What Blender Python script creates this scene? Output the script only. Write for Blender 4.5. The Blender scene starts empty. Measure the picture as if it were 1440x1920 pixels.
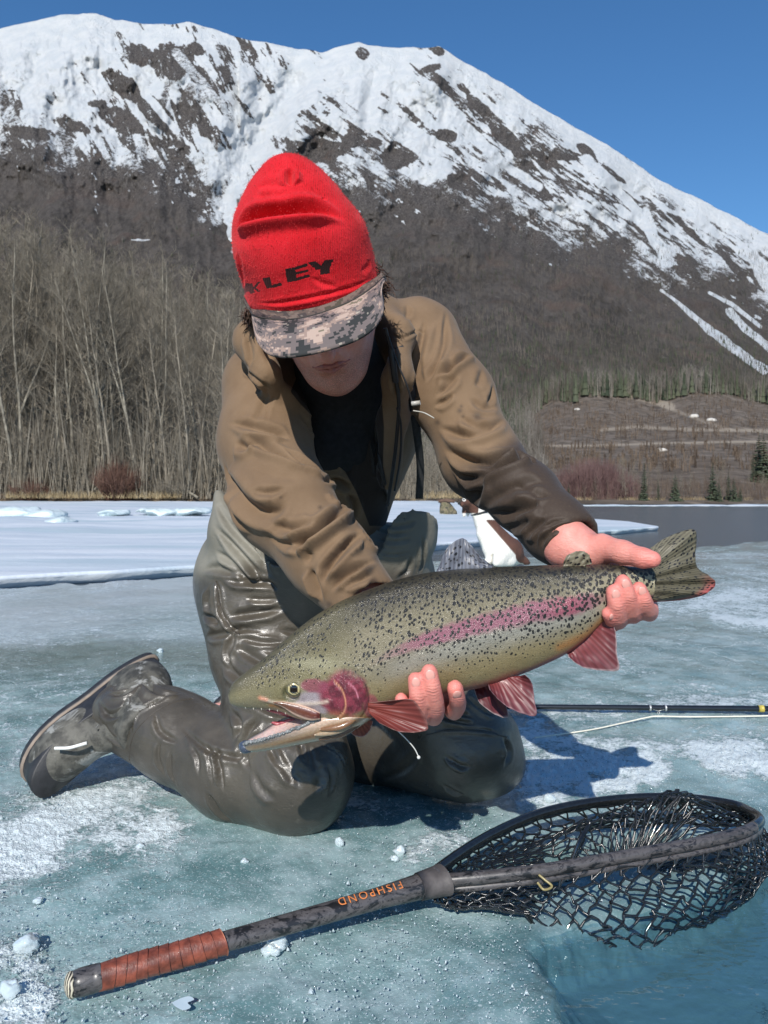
import bpy, math, random
import numpy as np
from mathutils import Vector, Matrix
from mathutils.bvhtree import BVHTree
random.seed(7); RNG = np.random.default_rng(7)
# ------------------------------------------------------------------ camera, world, sun, exposure
SC = bpy.context.scene
COL = SC.collection
F = 1500.0      # focal length in photograph pixels
CX, HZ, CH = 720.0, 938.0, 0.53   # principal column, horizon row, eye height (m)
cam_d = bpy.data.cameras.new('camera'); cam = bpy.data.objects.new('camera', cam_d); COL.objects.link(cam)
cam.location = (0, 0, CH); cam.rotation_euler = (math.pi/2, 0, 0)
cam_d.sensor_fit = 'VERTICAL'; cam_d.sensor_height = 32.0; cam_d.sensor_width = 24.0
cam_d.lens = 32.0*F/1920.0
cam_d.shift_y = -(960.0-HZ)/1920.0
cam_d.clip_start = 0.05; cam_d.clip_end = 30000
cam_d.dof.use_dof = True; cam_d.dof.focus_distance = 1.05; cam_d.dof.aperture_fstop = 16.0
SC.camera = cam
SUN = Vector((-0.16, -0.80, 0.58)).normalized()
world = bpy.data.worlds.new('World'); SC.world = world; world.use_nodes = True
wn = world.node_tree; wn.nodes.clear()
sky = wn.nodes.new('ShaderNodeTexSky'); sky.sky_type = 'NISHITA'; sky.sun_disc = False
sky.sun_elevation = math.asin(SUN.z); sky.sun_rotation = math.atan2(SUN.x, SUN.y)
sky.altitude = 300; sky.air_density = 1.15; sky.dust_density = 0.0; sky.ozone_density = 6.0
bg = wn.nodes.new('ShaderNodeBackground'); bg.inputs['Strength'].default_value = 0.112
wo = wn.nodes.new('ShaderNodeOutputWorld')
hs = wn.nodes.new('ShaderNodeHueSaturation'); hs.inputs['Saturation'].default_value = 1.14; wn.links.new(sky.outputs[0], hs.inputs['Color']); wn.links.new(hs.outputs[0], bg.inputs[0]); wn.links.new(bg.outputs[0], wo.inputs[0])
sun_d = bpy.data.lights.new('sun', 'SUN'); sun_d.energy = 4.6; sun_d.angle = math.radians(0.5); sun_d.color = (1.0, 0.955, 0.89)
sun_o = bpy.data.objects.new('sun', sun_d); COL.objects.link(sun_o)
sun_o.rotation_euler = SUN.to_track_quat('Z', 'Y').to_euler(); sun_o.location = (0, 0, 50)
SC.view_settings.view_transform = 'Standard'; SC.view_settings.look = 'None'
SC.view_settings.exposure = 0.18; SC.view_settings.gamma = 1.0; SC.view_settings.use_curve_mapping = False
SC.cycles.max_bounces = 8; SC.cycles.transparent_max_bounces = 24
SC.cycles.sample_clamp_indirect = 6.0

# ------------------------------------------------------------------ helpers
def P(px, py, Y):
    """world point seen at photograph pixel (px,py) at depth Y"""
    return np.array([(px-CX)/F*Y, Y, CH-(py-HZ)/F*Y])
def G(px, py, z=0.0):
    """world point at pixel (px,py) lying at height z"""
    return P(px, py, (CH-z)*F/(py-HZ))
def PA(px, py, Y):
    px, py, Y = np.broadcast_arrays(np.asarray(px, float), np.asarray(py, float), np.asarray(Y, float))
    return np.stack([(px-CX)/F*Y, Y, CH-(py-HZ)/F*Y], -1)
def PIX(V):
    V = np.asarray(V); return CX+V[..., 0]/V[..., 1]*F, HZ-(V[..., 2]-CH)/V[..., 1]*F
def unit(v):
    v = np.asarray(v, float); return v/np.linalg.norm(v)
def sm(a, b, x):
    t = np.clip((x-a)/(b-a), 0, 1); return t*t*(3-2*t)
def _hash(ix, iy, iz, seed):
    h = (ix.astype(np.int64)*374761393 + iy.astype(np.int64)*668265263 + iz.astype(np.int64)*2147483647*3 + seed*1274126177) & 0xffffffff
    h = ((h ^ (h >> 13))*1274126177) & 0xffffffff
    h = ((h ^ (h >> 16))*2246822519) & 0xffffffff
    return ((h ^ (h >> 15)) & 0xffffff)/float(0xffffff)
def vnoise(x, y, z=0.0, seed=0):
    x, y, z = np.broadcast_arrays(np.asarray(x, float), np.asarray(y, float), np.asarray(z, float))
    ix, iy, iz = np.floor(x), np.floor(y), np.floor(z)
    fx, fy, fz = x-ix, y-iy, z-iz
    fx = fx*fx*(3-2*fx); fy = fy*fy*(3-2*fy); fz = fz*fz*(3-2*fz)
    r = 0
    flat = not np.any(z)
    for dx in (0, 1):
        wx = fx if dx else 1-fx
        for dy in (0, 1):
            wy = fy if dy else 1-fy
            for dz in ((0,) if flat else (0, 1)):
                wz = 1.0 if flat else (fz if dz else 1-fz)
                r = r + wx*wy*wz*_hash(ix+dx, iy+dy, iz+dz, seed)
    return r*2-1
def fbm(x, y, z=0.0, o=4, seed=0, g=.5):
    a, r, n = 1.0, 0, 0
    for k in range(o):
        f = 2.03**k
        r = r + a*vnoise(np.asarray(x)*f+k*7.3, np.asarray(y)*f+k*3.1, np.asarray(z)*f if np.any(z) else 0.0, seed+k); n += a; a *= g
    return r/n
def ridged(x, y, o=4, seed=0):
    a, r, n = 1.0, 0, 0
    for k in range(o):
        f = 2.1**k
        r = r+a*(1-np.abs(vnoise(np.asarray(x)*f+k*5.7, np.asarray(y)*f+k*9.1, 0.0, seed+k))*2); n += a; a *= .5
    return r/n
def pip(px, py, poly):
    poly = np.asarray(poly, float); r = np.zeros(np.shape(px), bool); n = len(poly); j = n-1
    for i in range(n):
        xi, yi = poly[i]; xj, yj = poly[j]
        c = ((yi > py) != (yj > py)) & (px < (xj-xi)*(py-yi)/(yj-yi+1e-12)+xi)
        r ^= c; j = i
    return r
def pldist(px, py, pts):
    """distance to a 2D polyline"""
    pts = np.asarray(pts, float); d = np.full(np.shape(px), 1e9)
    for a, b in zip(pts[:-1], pts[1:]):
        ab = b-a; t = np.clip(((px-a[0])*ab[0]+(py-a[1])*ab[1])/(ab@ab+1e-9), 0, 1)
        d = np.minimum(d, np.hypot(px-a[0]-t*ab[0], py-a[1]-t*ab[1]))
    return d
def smoothline(pts, n=60):
    """Catmull-Rom through points"""
    p = np.asarray(pts, float); p = np.vstack([2*p[0]-p[1], p, 2*p[-1]-p[-2]])
    m = len(p)-3; out = []
    for t in np.linspace(0, m-1e-6, n):
        i = int(t); u = t-i; a, b, c, d = p[i:i+4]
        out.append(.5*((2*b)+(-a+c)*u+(2*a-5*b+4*c-d)*u*u+(-a+3*b-3*c+d)*u**3))
    return np.array(out)
def lin(c):
    return tuple((x/12.92 if x <= .04045 else ((x+.055)/1.055)**2.4) for x in [v/255. for v in c])

def mesh_np(name, V, Fc, smooth=True, attrs=None, cols=None, uv=None, fmat=None):
    V = np.asarray(V, np.float32).reshape(-1, 3)
    groups = Fc if isinstance(Fc, list) else [Fc]
    groups = [np.asarray(g, np.int32) for g in groups if len(g)]
    me = bpy.data.meshes.new(name)
    me.vertices.add(len(V)); me.vertices.foreach_set('co', V.ravel())
    nl = sum(g.size for g in groups); nf = sum(len(g) for g in groups)
    loops = np.concatenate([g.ravel() for g in groups]); tot = np.concatenate([np.full(len(g), g.shape[1], np.int32) for g in groups])
    start = np.concatenate([[0], np.cumsum(tot)[:-1]]).astype(np.int32)
    me.loops.add(nl); me.polygons.add(nf)
    me.loops.foreach_set('vertex_index', loops); me.polygons.foreach_set('loop_start', start)
    if smooth: me.polygons.foreach_set('use_smooth', np.ones(nf, bool))
    if fmat is not None: me.polygons.foreach_set('material_index', np.asarray(fmat, np.int32))
    me.update(calc_edges=True)
    for k, a in (attrs or {}).items():
        at = me.attributes.new(k, 'FLOAT', 'POINT'); at.data.foreach_set('value', np.asarray(a, np.float32).ravel())
    for k, a in (cols or {}).items():
        at = me.attributes.new(k, 'FLOAT_COLOR', 'POINT'); a = np.asarray(a, np.float32)
        if a.shape[1] == 3: a = np.hstack([a, np.ones((len(a), 1), np.float32)])
        at.data.foreach_set('color', a.ravel())
    if uv is not None:
        ul = me.uv_layers.new(name='UVMap'); ul.data.foreach_set('uv', np.asarray(uv, np.float32)[loops].ravel())
    return me
def link(name, me, mat=None, parent=None, loc=None):
    o = bpy.data.objects.new(name, me); COL.objects.link(o)
    if mat is not None:
        for m in (mat if isinstance(mat, (list, tuple)) else [mat]): me.materials.append(m)
    if parent is not None: o.parent = parent
    if loc is not None: o.location = loc
    return o
ROOTS = {}
def empty(name, loc, label, cat, group=None):
    o = bpy.data.objects.new(name, None); COL.objects.link(o); o.location = tuple(loc); o.empty_display_size = .05
    o['label'] = label; o['category'] = cat
    if group: o['group'] = group
    return o
def part(name, V, Fc, mat, parent, **kw):
    """a mesh part given in world coordinates, under its thing (parents are never rotated)"""
    off = np.zeros(3); p = parent
    while p is not None: off = off+np.array(p.location); p = p.parent
    return link(name, mesh_np(name, np.asarray(V)-off, Fc, **kw), mat, parent)
def tagp(o, label=None, cat=None, group=None, kind=None):
    if label: o['label'] = label
    if cat: o['category'] = cat
    if group: o['group'] = group
    if kind: o['kind'] = kind
    return o
def gridF(nu, nv, cu=False, off=0):
    i = np.arange(nu if cu else nu-1); j = np.arange(nv-1)
    I, J = np.meshgrid(i, j, indexing='ij'); I2 = (I+1) % nu
    return (np.stack([I*nv+J, I2*nv+J, I2*nv+J+1, I*nv+J+1], -1).reshape(-1, 4)+off)
def cat(parts):
    """join (V,F) pairs; F keeps tri/quad groups"""
    Vs, fs, o = [], {}, 0
    for V, Fc in parts:
        for g in (Fc if isinstance(Fc, list) else [Fc]):
            g = np.asarray(g)
            if len(g): fs.setdefault(g.shape[1], []).append(g+o)
        Vs.append(V); o += len(V)
    return np.vstack(Vs), [np.vstack(v) for v in fs.values()]
def frames(path):
    """parallel transport frames"""
    p = np.asarray(path, float); T = np.gradient(p, axis=0); T /= np.linalg.norm(T, axis=1)[:, None]+1e-12
    n = np.cross(T[0], [0, 0, 1.0]); 
    if np.linalg.norm(n) < 1e-3: n = np.cross(T[0], [0, 1.0, 0])
    n = unit(n); N = [n]
    for t in T[1:]:
        n = n-t*(n@t); n = n/(np.linalg.norm(n)+1e-12); N.append(n)
    N = np.array(N); return T, N, np.cross(T, N)
def tube(path, r, n=12, cap=True, ry=None):
    p = np.asarray(path, float); m = len(p); r = np.broadcast_to(r, (m,)); ry = r if ry is None else np.broadcast_to(ry, (m,))
    T, N, B = frames(p); a = np.linspace(0, 2*np.pi, n, endpoint=False)
    V = p[None]+np.cos(a)[:, None, None]*(N*r[:, None])[None]+np.sin(a)[:, None, None]*(B*ry[:, None])[None]
    V = V.reshape(-1, 3); Fq = gridF(n, m, cu=True)[:, ::-1]
    if not cap: return V, [Fq]
    V = np.vstack([V, p[0], p[-1]]); i = np.arange(n); j = (i+1) % n
    t0 = np.stack([i*m, j*m, np.full(n, n*m)], -1); t1 = np.stack([j*m+m-1, i*m+m-1, np.full(n, n*m+1)], -1)
    return V, [Fq, np.vstack([t0, t1])[:, ::-1]]
def prisms(A, B, ra, rb, n=5):
    """many tapered straight prisms"""
    A = np.asarray(A, float); B = np.asarray(B, float); m = len(A)
    T = B-A; T /= np.linalg.norm(T, axis=1)[:, None]+1e-12
    up = np.where(np.abs(T[:, 2:3]) > .9, [[1., 0, 0]], [[0, 0, 1.]]); N = np.cross(T, up); N /= np.linalg.norm(N, axis=1)[:, None]+1e-12; Bn = np.cross(T, N)
    a = np.arange(n)/n*2*np.pi
    ring = np.cos(a)[None, :, None]*N[:, None]+np.sin(a)[None, :, None]*Bn[:, None]
    ra = np.broadcast_to(ra, (m,))[:, None, None]; rb = np.broadcast_to(rb, (m,))[:, None, None]
    V = np.concatenate([A[:, None]+ring*ra, B[:, None]+ring*rb], 1).reshape(-1, 3)
    i = np.arange(n); j = (i+1) % n
    q = np.stack([i, j, j+n, i+n], -1)[None]+(np.arange(m)*2*n)[:, None, None]
    return V, [q.reshape(-1, 4)]
def sphere(c, r, n=10, m=14):
    c = np.asarray(c, float); r = np.broadcast_to(r, (3,))
    th = np.linspace(0, np.pi, n+1)[1:-1]; ph = np.linspace(0, 2*np.pi, m, endpoint=False)
    V = np.stack([np.cos(ph)[:, None]*np.sin(th), np.sin(ph)[:, None]*np.sin(th), np.broadcast_to(np.cos(th), (m, n-1))], -1).reshape(-1, 3)
    V = np.vstack([V, [0, 0, 1], [0, 0, -1]]); i = np.arange(m); j = (i+1) % m; k = n-1
    Fq = gridF(m, k, cu=True)
    t = np.vstack([np.stack([i*k, j*k, np.full(m, m*k)], -1)[:, ::-1], np.stack([i*k+k-1, j*k+k-1, np.full(m, m*k+1)], -1)])
    return V*r+c, [Fq, t]
def thicken(V, Fg, t, nrm=None):
    """closed slab from an open grid: adds back face, joined by boundary walls"""
    V = np.asarray(V, float); Fg = np.asarray(Fg)
    if nrm is None:
        nrm = np.zeros_like(V); a, b, c = V[Fg[:, 0]], V[Fg[:, 1]], V[Fg[:, 2]]; fn = np.cross(b-a, c-a)
        for k in range(Fg.shape[1]): np.add.at(nrm, Fg[:, k], fn)
        nrm /= np.linalg.norm(nrm, axis=1)[:, None]+1e-12
    t = np.broadcast_to(t, (len(V),))[:, None]
    n = len(V); V2 = np.vstack([V+nrm*t/2, V-nrm*t/2])
    E = {}
    for k in range(Fg.shape[1]):
        for a, b in zip(Fg[:, k], Fg[:, (k+1) % Fg.shape[1]]):
            if (b, a) in E: del E[(b, a)]
            else: E[(a, b)] = 1
    w = np.array([(a, a+n, b+n, b) for a, b in E], int) if E else np.zeros((0, 4), int)
    return V2, [Fg, Fg[:, ::-1]+n, w]

# ---- implicit surfaces: evaluated in a narrow band, meshed with surface nets
def rc(p, a, b, r1, r2):
    a = np.asarray(a, float); b = np.asarray(b, float); ba = b-a
    t = np.clip(((p-a)@ba)/(ba@ba+1e-12), 0, 1)
    return np.linalg.norm(p-a-t[:, None]*ba, axis=1)-(r1+(r2-r1)*t)
def chain(p, pts, rs, k=.0):
    d = None
    for i in range(len(pts)-1):
        e = rc(p, pts[i], pts[i+1], rs[i], rs[i+1]); d = e if d is None else smin(d, e, k)
    return d
def ell(p, c, R, r):
    q = (p-np.asarray(c))@np.asarray(R).T; r = np.asarray(r, float)
    k0 = np.linalg.norm(q/r, axis=1); k1 = np.linalg.norm(q/(r*r), axis=1)+1e-9
    return k0*(k0-1)/k1
def smin(a, b, k):
    if k <= 0: return np.minimum(a, b)
    h = np.clip(.5+.5*(b-a)/k, 0, 1); return b+(a-b)*h-k*h*(1-h)
def smax(a, b, k): return -smin(-a, -b, k)
I3 = np.eye(3)
import time as _time
_T0 = _time.time()
def tick(s): print("TICK", s, round(_time.time()-_T0, 1), flush=True)
def implicit(fn, lo, hi, h, band=8, seeds=None):
    lo = np.asarray(lo, float); hi = np.asarray(hi, float)
    n = (np.ceil((hi-lo)/(h*band)).astype(int)+1)*band
    nc = n//band; H = h*band
    g = np.stack(np.meshgrid(*[lo[k]+(np.arange(nc[k])+.5)*H-.5*h for k in range(3)], indexing='ij'), -1).reshape(-1, 3)
    dc = fn(g); near = np.abs(dc) < H*1.05+.01
    f = np.repeat(np.repeat(np.repeat(dc.reshape(nc).astype(np.float32), band, 0), band, 1), band, 2)
    blk = np.argwhere(near.reshape(nc)); oi = np.stack(np.meshgrid(*[np.arange(band)]*3, indexing='ij'), -1).reshape(-1, 3)
    for s in range(0, len(blk), 1500):
        idx = (blk[s:s+1500, None]*band+oi[None]).reshape(-1, 3)
        f[idx[:, 0], idx[:, 1], idx[:, 2]] = fn(lo+idx*h)
    return surfnets(f, lo, h)
def surfnets(f, lo, h):
    ins = f < 0; nx, ny, nz = f.shape
    s = np.zeros((nx-1, ny-1, nz-1), np.uint8); off = [(i, j, k) for i in (0, 1) for j in (0, 1) for k in (0, 1)]
    for (i, j, k) in off: s += ins[i:nx-1+i, j:ny-1+j, k:nz-1+k]
    act = np.argwhere((s > 0) & (s < 8)); m = len(act)
    idm = np.full((nx-1, ny-1, nz-1), -1, np.int32); idm[act[:, 0], act[:, 1], act[:, 2]] = np.arange(m)
    acc = np.zeros((m, 3)); cnt = np.zeros(m)
    val = {o: f[act[:, 0]+o[0], act[:, 1]+o[1], act[:, 2]+o[2]].astype(float) for o in off}
    for a in off:
        for ax in range(3):
            if a[ax]: continue
            b = list(a); b[ax] = 1; b = tuple(b); va, vb = val[a], val[b]; c = (va < 0) != (vb < 0)
            t = np.where(c, va/(va-vb+1e-20), 0); p = np.tile(np.array(a, float), (m, 1)); p[:, ax] += t
            acc[c] += p[c]; cnt[c] += 1
    V = lo+(act+acc/cnt[:, None])*h; Fs = []
    for ax in range(3):
        sl = [slice(0, nx-1), slice(0, ny-1), slice(0, nz-1)]; sl2 = list(sl); sl2[ax] = slice(1, f.shape[ax])
        A = ins[tuple(sl)]; B = ins[tuple(sl2)]; e = np.argwhere(A != B)
        o1, o2 = (ax+1) % 3, (ax+2) % 3; e = e[(e[:, o1] > 0) & (e[:, o2] > 0)]
        d1 = np.zeros(3, int); d1[o1] = 1; d2 = np.zeros(3, int); d2[o2] = 1
        q = [idm[tuple((e-x).T)] for x in (0*d1, d1, d1+d2, d2)]; Q = np.stack(q, -1)
        fl = A[tuple(e.T)]; Q = np.where(fl[:, None], Q, Q[:, ::-1]); Fs.append(Q[(Q >= 0).all(1)])
    return V, np.vstack(Fs)
def normals(V, Fq):
    a = V[Fq[:, 0]]; n = np.cross(V[Fq[:, 2]]-a, V[Fq[:, 3]]-V[Fq[:, 1]])
    N = np.stack([np.bincount(Fq.ravel(), np.repeat(n[:, c], 4), len(V)) for c in range(3)], -1)
    return N/(np.linalg.norm(N, axis=1)[:, None]+1e-12)
def laplace(V, Fq, it=1, lam=.5):
    e = np.vstack([Fq[:, [0, 1]], Fq[:, [1, 2]], Fq[:, [2, 3]], Fq[:, [3, 0]]]); a = np.concatenate([e[:, 0], e[:, 1]]); b = np.concatenate([e[:, 1], e[:, 0]])
    c = np.bincount(a, minlength=len(V))[:, None]+1e-9
    for _ in range(it):
        S = np.stack([np.bincount(a, V[b, k], len(V)) for k in range(3)], -1); V = V+lam*(S/c-V)
    return V
def subdiv(V, Fq):
    """one level of linear subdivision followed by smoothing"""
    n = len(V); e = np.vstack([Fq[:, [0, 1]], Fq[:, [1, 2]], Fq[:, [2, 3]], Fq[:, [3, 0]]]); es = np.sort(e, 1)
    key = es[:, 0].astype(np.int64)*n+es[:, 1]; u, inv = np.unique(key, return_inverse=True)
    mid = (V[u//n]+V[u % n])/2; ctr = V[Fq].mean(1); m = len(Fq)
    E = (inv+n).reshape(4, m); C = np.arange(m)+n+len(u)
    out = [np.stack([Fq[:, k], E[k], C, E[(k-1) % 4]], -1) for k in range(4)]
    return np.vstack([V, mid, ctr]), np.vstack(out)
def bvh(V, Fq): return BVHTree.FromPolygons([tuple(v) for v in V], [tuple(int(i) for i in q) for q in Fq])
def cast(tree, px, py):
    d = Vector(P(px, py, 1.0))-Vector((0, 0, CH)); h = tree.ray_cast(Vector((0, 0, CH)), d.normalized())
    return None if h[0] is None else np.array(h[0])
def fold(V, N, tree, lines, scale=1.0):
    """press creases into cloth along lines drawn on its surface: (points, depth mm, width mm, ridge)"""
    D = np.zeros(len(V))
    for pts, dep, wid, rid in lines:
        sp = smoothline(pts, max(8, len(pts)*5)) if len(pts) > 2 else np.array([np.array(pts[0])+(np.array(pts[1])-np.array(pts[0]))*t for t in np.linspace(0, 1, 8)])
        q = [cast(tree, *s) for s in sp]; q = np.array([x for x in q if x is not None])
        if len(q) < 2: continue
        dep *= .001*scale; w = wid*.00082
        box = ((V > q.min(0)-w*4) & (V < q.max(0)+w*4)).all(1); idx = np.nonzero(box)[0]
        if not len(idx): continue
        v = V[idx]; best = np.full(len(v), 1e9); tt = np.zeros(len(v)); sgn = np.zeros(len(v)); m = len(q)-1
        for i in range(m):
            a, b = q[i], q[i+1]; ab = b-a; L = ab@ab+1e-12
            if L > .03**2*4: continue
            t = np.clip((v-a)@ab/L, 0, 1); r = v-a-t[:, None]*ab; d = np.linalg.norm(r, axis=1); c = d < best
            best[c] = d[c]; tt[c] = (i+t[c])/m
            cr = np.cross(ab, N[idx])@np.ones(3)*0+np.einsum('ij,ij->i', np.cross(np.broadcast_to(ab, r.shape), N[idx]), r); sgn[c] = np.sign(cr[c])
        env = np.clip(np.minimum(tt, 1-tt)*3.2, 0, 1); env = env*env*(3-2*env)
        wv = w*(.45+.55*env); s = best/wv
        g = -np.exp(-(s*1.25)**2)+rid*np.exp(-((s-1.75)/.85)**2)*(1+.35*sgn)
        D[idx] += dep*g*env
    return D

# ---- materials
class NT:
    def __init__(s, name):
        s.m = bpy.data.materials.new(name); s.m.use_nodes = True; s.t = s.m.node_tree; s.t.nodes.clear()
        s.out = s.n('OutputMaterial'); s.b = s.n('BsdfPrincipled'); s.l(s.b.outputs[0], s.out.inputs[0])
    def n(s, t, **k):
        x = s.t.nodes.new('ShaderNode'+t)
        for a, b in k.items(): setattr(x, a, b)
        return x
    def l(s, a, b): s.t.links.new(a, b)
    def put(s, inp, v):
        if hasattr(v, 'is_linked') or isinstance(v, bpy.types.NodeSocket): s.l(v, inp)
        elif isinstance(v, (tuple, list)) and len(v) == 3 and inp.type == 'RGBA': inp.default_value = (*v, 1)
        else: inp.default_value = v
    def set(s, **k):
        for a, v in k.items(): s.put(s.b.inputs[a.replace('_', ' ')], v)
        return s
    def co(s, which='Object', scale=None, rot=None):
        o = s.n('TexCoord').outputs[which]
        if scale is not None or rot is not None:
            mp = s.n('Mapping'); s.l(o, mp.inputs[0])
            if scale is not None: mp.inputs['Scale'].default_value = scale
            if rot is not None: mp.inputs['Rotation'].default_value = rot
            o = mp.outputs[0]
        return o
    def noise(s, vec, scale, detail=4, rough=.55, dist=0.0, out='Fac'):
        x = s.n('TexNoise'); s.l(vec, x.inputs['Vector']); x.inputs['Scale'].default_value = scale; x.inputs['Detail'].default_value = detail
        x.inputs['Roughness'].default_value = rough; x.inputs['Distortion'].default_value = dist; return x.outputs[out]
    def vor(s, vec, scale, feature='F1', out='Distance', rnd=1.0):
        x = s.n('TexVoronoi'); x.feature = feature; s.l(vec, x.inputs['Vector']); x.inputs['Scale'].default_value = scale; x.inputs['Randomness'].default_value = rnd; return x.outputs[out]
    def math(s, op, a, b=0.0, c=None):
        x = s.n('Math', operation=op); s.put(x.inputs[0], a); s.put(x.inputs[1], b)
        if c is not None: s.put(x.inputs[2], c)
        return x.outputs[0]
    def rng(s, v, a, b, c=0.0, d=1.0, smooth=True):
        x = s.n('MapRange'); x.interpolation_type = 'SMOOTHSTEP' if smooth else 'LINEAR'
        for i, q in enumerate((v, a, b, c, d)): s.put(x.inputs[i], q)
        return x.outputs[0]
    def ramp(s, v, stops):
        x = s.n('ValToRGB'); s.l(v, x.inputs[0]); e = x.color_ramp.elements
        while len(e) < len(stops): e.new(.5)
        for i, (p, c) in enumerate(stops): e[i].position = p; e[i].color = (*c, 1)
        return x.outputs[0]
    def mix(s, f, a, b, mode='MIX'):
        x = s.n('Mix', data_type='RGBA', blend_type=mode); s.put(x.inputs[0], f); s.put(x.inputs[6], a); s.put(x.inputs[7], b); return x.outputs[2]
    def attr(s, name, out='Fac'):
        x = s.n('Attribute', attribute_name=name); return x.outputs[out]
    def bump(s, h, strength=.3, dist=.01, normal=None):
        x = s.n('Bump'); x.inputs['Strength'].default_value = strength; x.inputs['Distance'].default_value = dist; s.l(h, x.inputs['Height'])
        if normal is not None: s.l(normal, x.inputs['Normal'])
        return x.outputs[0]
def simple(name, col, rough=.6, var=.25, scale=30, bump=.1, bdist=.002, **k):
    t = NT(name); v = t.co(); n = t.noise(v, scale); c = t.mix(t.rng(n, .3, .7), tuple(x*(1-var) for x in col), tuple(min(1, x*(1+var)) for x in col))
    t.set(Base_Color=c, Roughness=rough, **k)
    if bump: t.set(Normal=t.bump(t.noise(v, scale*4), bump, bdist))
    return t.m
# ------------------------------------------------------------------ mountain
SKYL = np.array([(-900, 420), (-500, 230), (-200, 100), (0, 54), (60, 40), (120, 27), (180, 24), (215, 36), (270, 46), (350, 42), (400, 54), (440, 68), (500, 80), (560, 92), (605, 96), (630, 90), (672, 80), (700, 85), (740, 88), (790, 90), (822, 86), (840, 98), (880, 122), (960, 166), (1040, 216), (1140, 272), (1240, 340), (1340, 388), (1440, 440), (1600, 520), (1900, 680), (2400, 800)], float)
def skyl(x): return np.interp(x, SKYL[:, 0], SKYL[:, 1])
xs = np.concatenate([np.linspace(-900, -40, 60)[:-1], np.linspace(-40, 1480, 860), np.linspace(1480, 2400, 60)[1:]])
ts = np.linspace(0, 1, 470)
X, T = np.meshgrid(xs, ts, indexing='ij')
ys = skyl(X)+fbm(X/30, 0*X, o=4, seed=3)*3.5
Y0 = 936.0
PY = Y0+(ys-Y0)*T
hh = np.clip((Y0-PY)/900, 0, 1)
Dp = 420+3000*T**.82
# relief: spurs and gullies that run down the face, modulating distance
sx = X+(.35*(PY-300))*np.where(X < 450, -.2, .55)
rel = ridged(sx/190, PY/430, 4, 11)*.45+fbm(sx/60, PY/75, o=5, seed=21)*.40+ridged(sx/45, PY/60, 3, 31)*.08
env = sm(0, .2, T)*sm(1.0, .9, T)
couloir = np.exp(-(pldist(X, PY, [(560, 110), (520, 210), (462, 290), (425, 380), (432, 450)])/34)**2)
Dp = Dp*(1-.11*rel*env+.05*couloir*env)
V = PA(X, PY, Dp)
# the lee side behind the ridge
back = V[:, -1:, :]+np.array([0, 600, -500.])
V = np.concatenate([V, back], 1)
# snow cover
SNL = np.array([(-900, 200), (0, 262), (100, 285), (220, 300), (330, 318), (400, 370), (470, 350), (600, 335), (700, 345), (830, 350), (950, 385), (1050, 420), (1150, 440), (1250, 500), (1350, 470), (1440, 560), (2400, 800)], float)
snl = np.interp(X, SNL[:, 0], SNL[:, 1])
st = X*.8+PY*.75   # streaks running down the right-hand slopes
st2 = -X*.45+PY*.9
f1 = fbm(X/38, PY/24, o=5, seed=41, g=.62); f2 = np.where(X > 620, fbm((X-PY*1.3)/17, (X+PY)/95, o=4, seed=51, g=.6), fbm((X+PY*.4)/19, PY/60, o=4, seed=52, g=.6))
hgt = (snl-PY)
snow = sm(-95, 75, hgt+58*f1+46*f2+10)
def ellp(cx, cy, a, b, ang):
    c, s = math.cos(math.radians(ang)), math.sin(math.radians(ang)); dx, dy = X-cx, PY-cy
    return ((dx*c+dy*s)/a)**2+((-dx*s+dy*c)/b)**2
rock = np.zeros_like(X)
for cx, cy, a, b, ang, k in [(262, 104, 30, 22, 25, .85), (322, 115, 44, 36, 10, .9), (368, 92, 18, 12, 30, .8), (372, 142, 24, 17, 35, .9), (235, 165, 60, 20, 40, .75), (290, 210, 52, 22, 45, .95), (225, 225, 60, 24, 25, .7), (352, 212, 26, 14, 60, .8), (383, 238, 14, 26, -10, .8), (430, 140, 40, 12, 55, .55), (500, 155, 40, 14, 50, .45), (410, 195, 34, 12, 60, .6),
      (592, 282, 62, 24, 0, .95), (660, 262, 20, 16, 0, .9), (750, 290, 38, 26, -20, .95), (838, 254, 24, 13, 10, .85), (700, 268, 20, 12, 0, .6), (600, 205, 60, 26, -30, .5), (680, 100, 14, 14, 0, .7), (822, 96, 13, 9, 20, .8), (808, 128, 26, 9, -15, .7), (868, 165, 24, 9, 40, .6), (905, 205, 52, 12, 42, .75), (945, 255, 40, 16, 42, .9), (985, 300, 50, 10, 42, .7), (770, 215, 50, 14, 45, .5), (1050, 290, 46, 12, 5, .8), (1100, 285, 34, 12, 45, .7), (1000, 340, 60, 12, 42, .7), (1150, 325, 50, 8, 42, .6), (1190, 385, 60, 10, 48, .7), (860, 340, 30, 20, 0, .8), (1290, 430, 60, 9, 45, .6), (1375, 500, 60, 9, 50, .6), (140, 235, 60, 12, 12, .6), (60, 250, 60, 18, 5, .6), (330, 275, 60, 16, 15, .6), (180, 195, 50, 10, -10, .5)]:
    e = ellp(cx, cy, a, b, ang)
    rock = np.maximum(rock, k*np.exp(-(e**1.6)*.9))
def aniso(ux_, uy_, L, W, seed, o=5, g=.66):
    n_ = math.hypot(ux_, uy_); a_, b_ = ux_/n_, uy_/n_
    return fbm((X*a_+PY*b_)/L, (-X*b_+PY*a_)/W, o=o, seed=seed, g=g)
wl = sm(520, 700, X+.3*PY)
an1 = aniso(.50, .87, 60, 13, 131)*(1-wl)+aniso(.78, .62, 75, 12, 132)*wl
an2 = aniso(.35, .93, 26, 6, 141)*(1-wl)+aniso(.85, .52, 30, 6, 142)*wl
rn = .5*fbm(X/13, PY/10, o=4, seed=61, g=.65)+.9*an1+.4*an2
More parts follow.
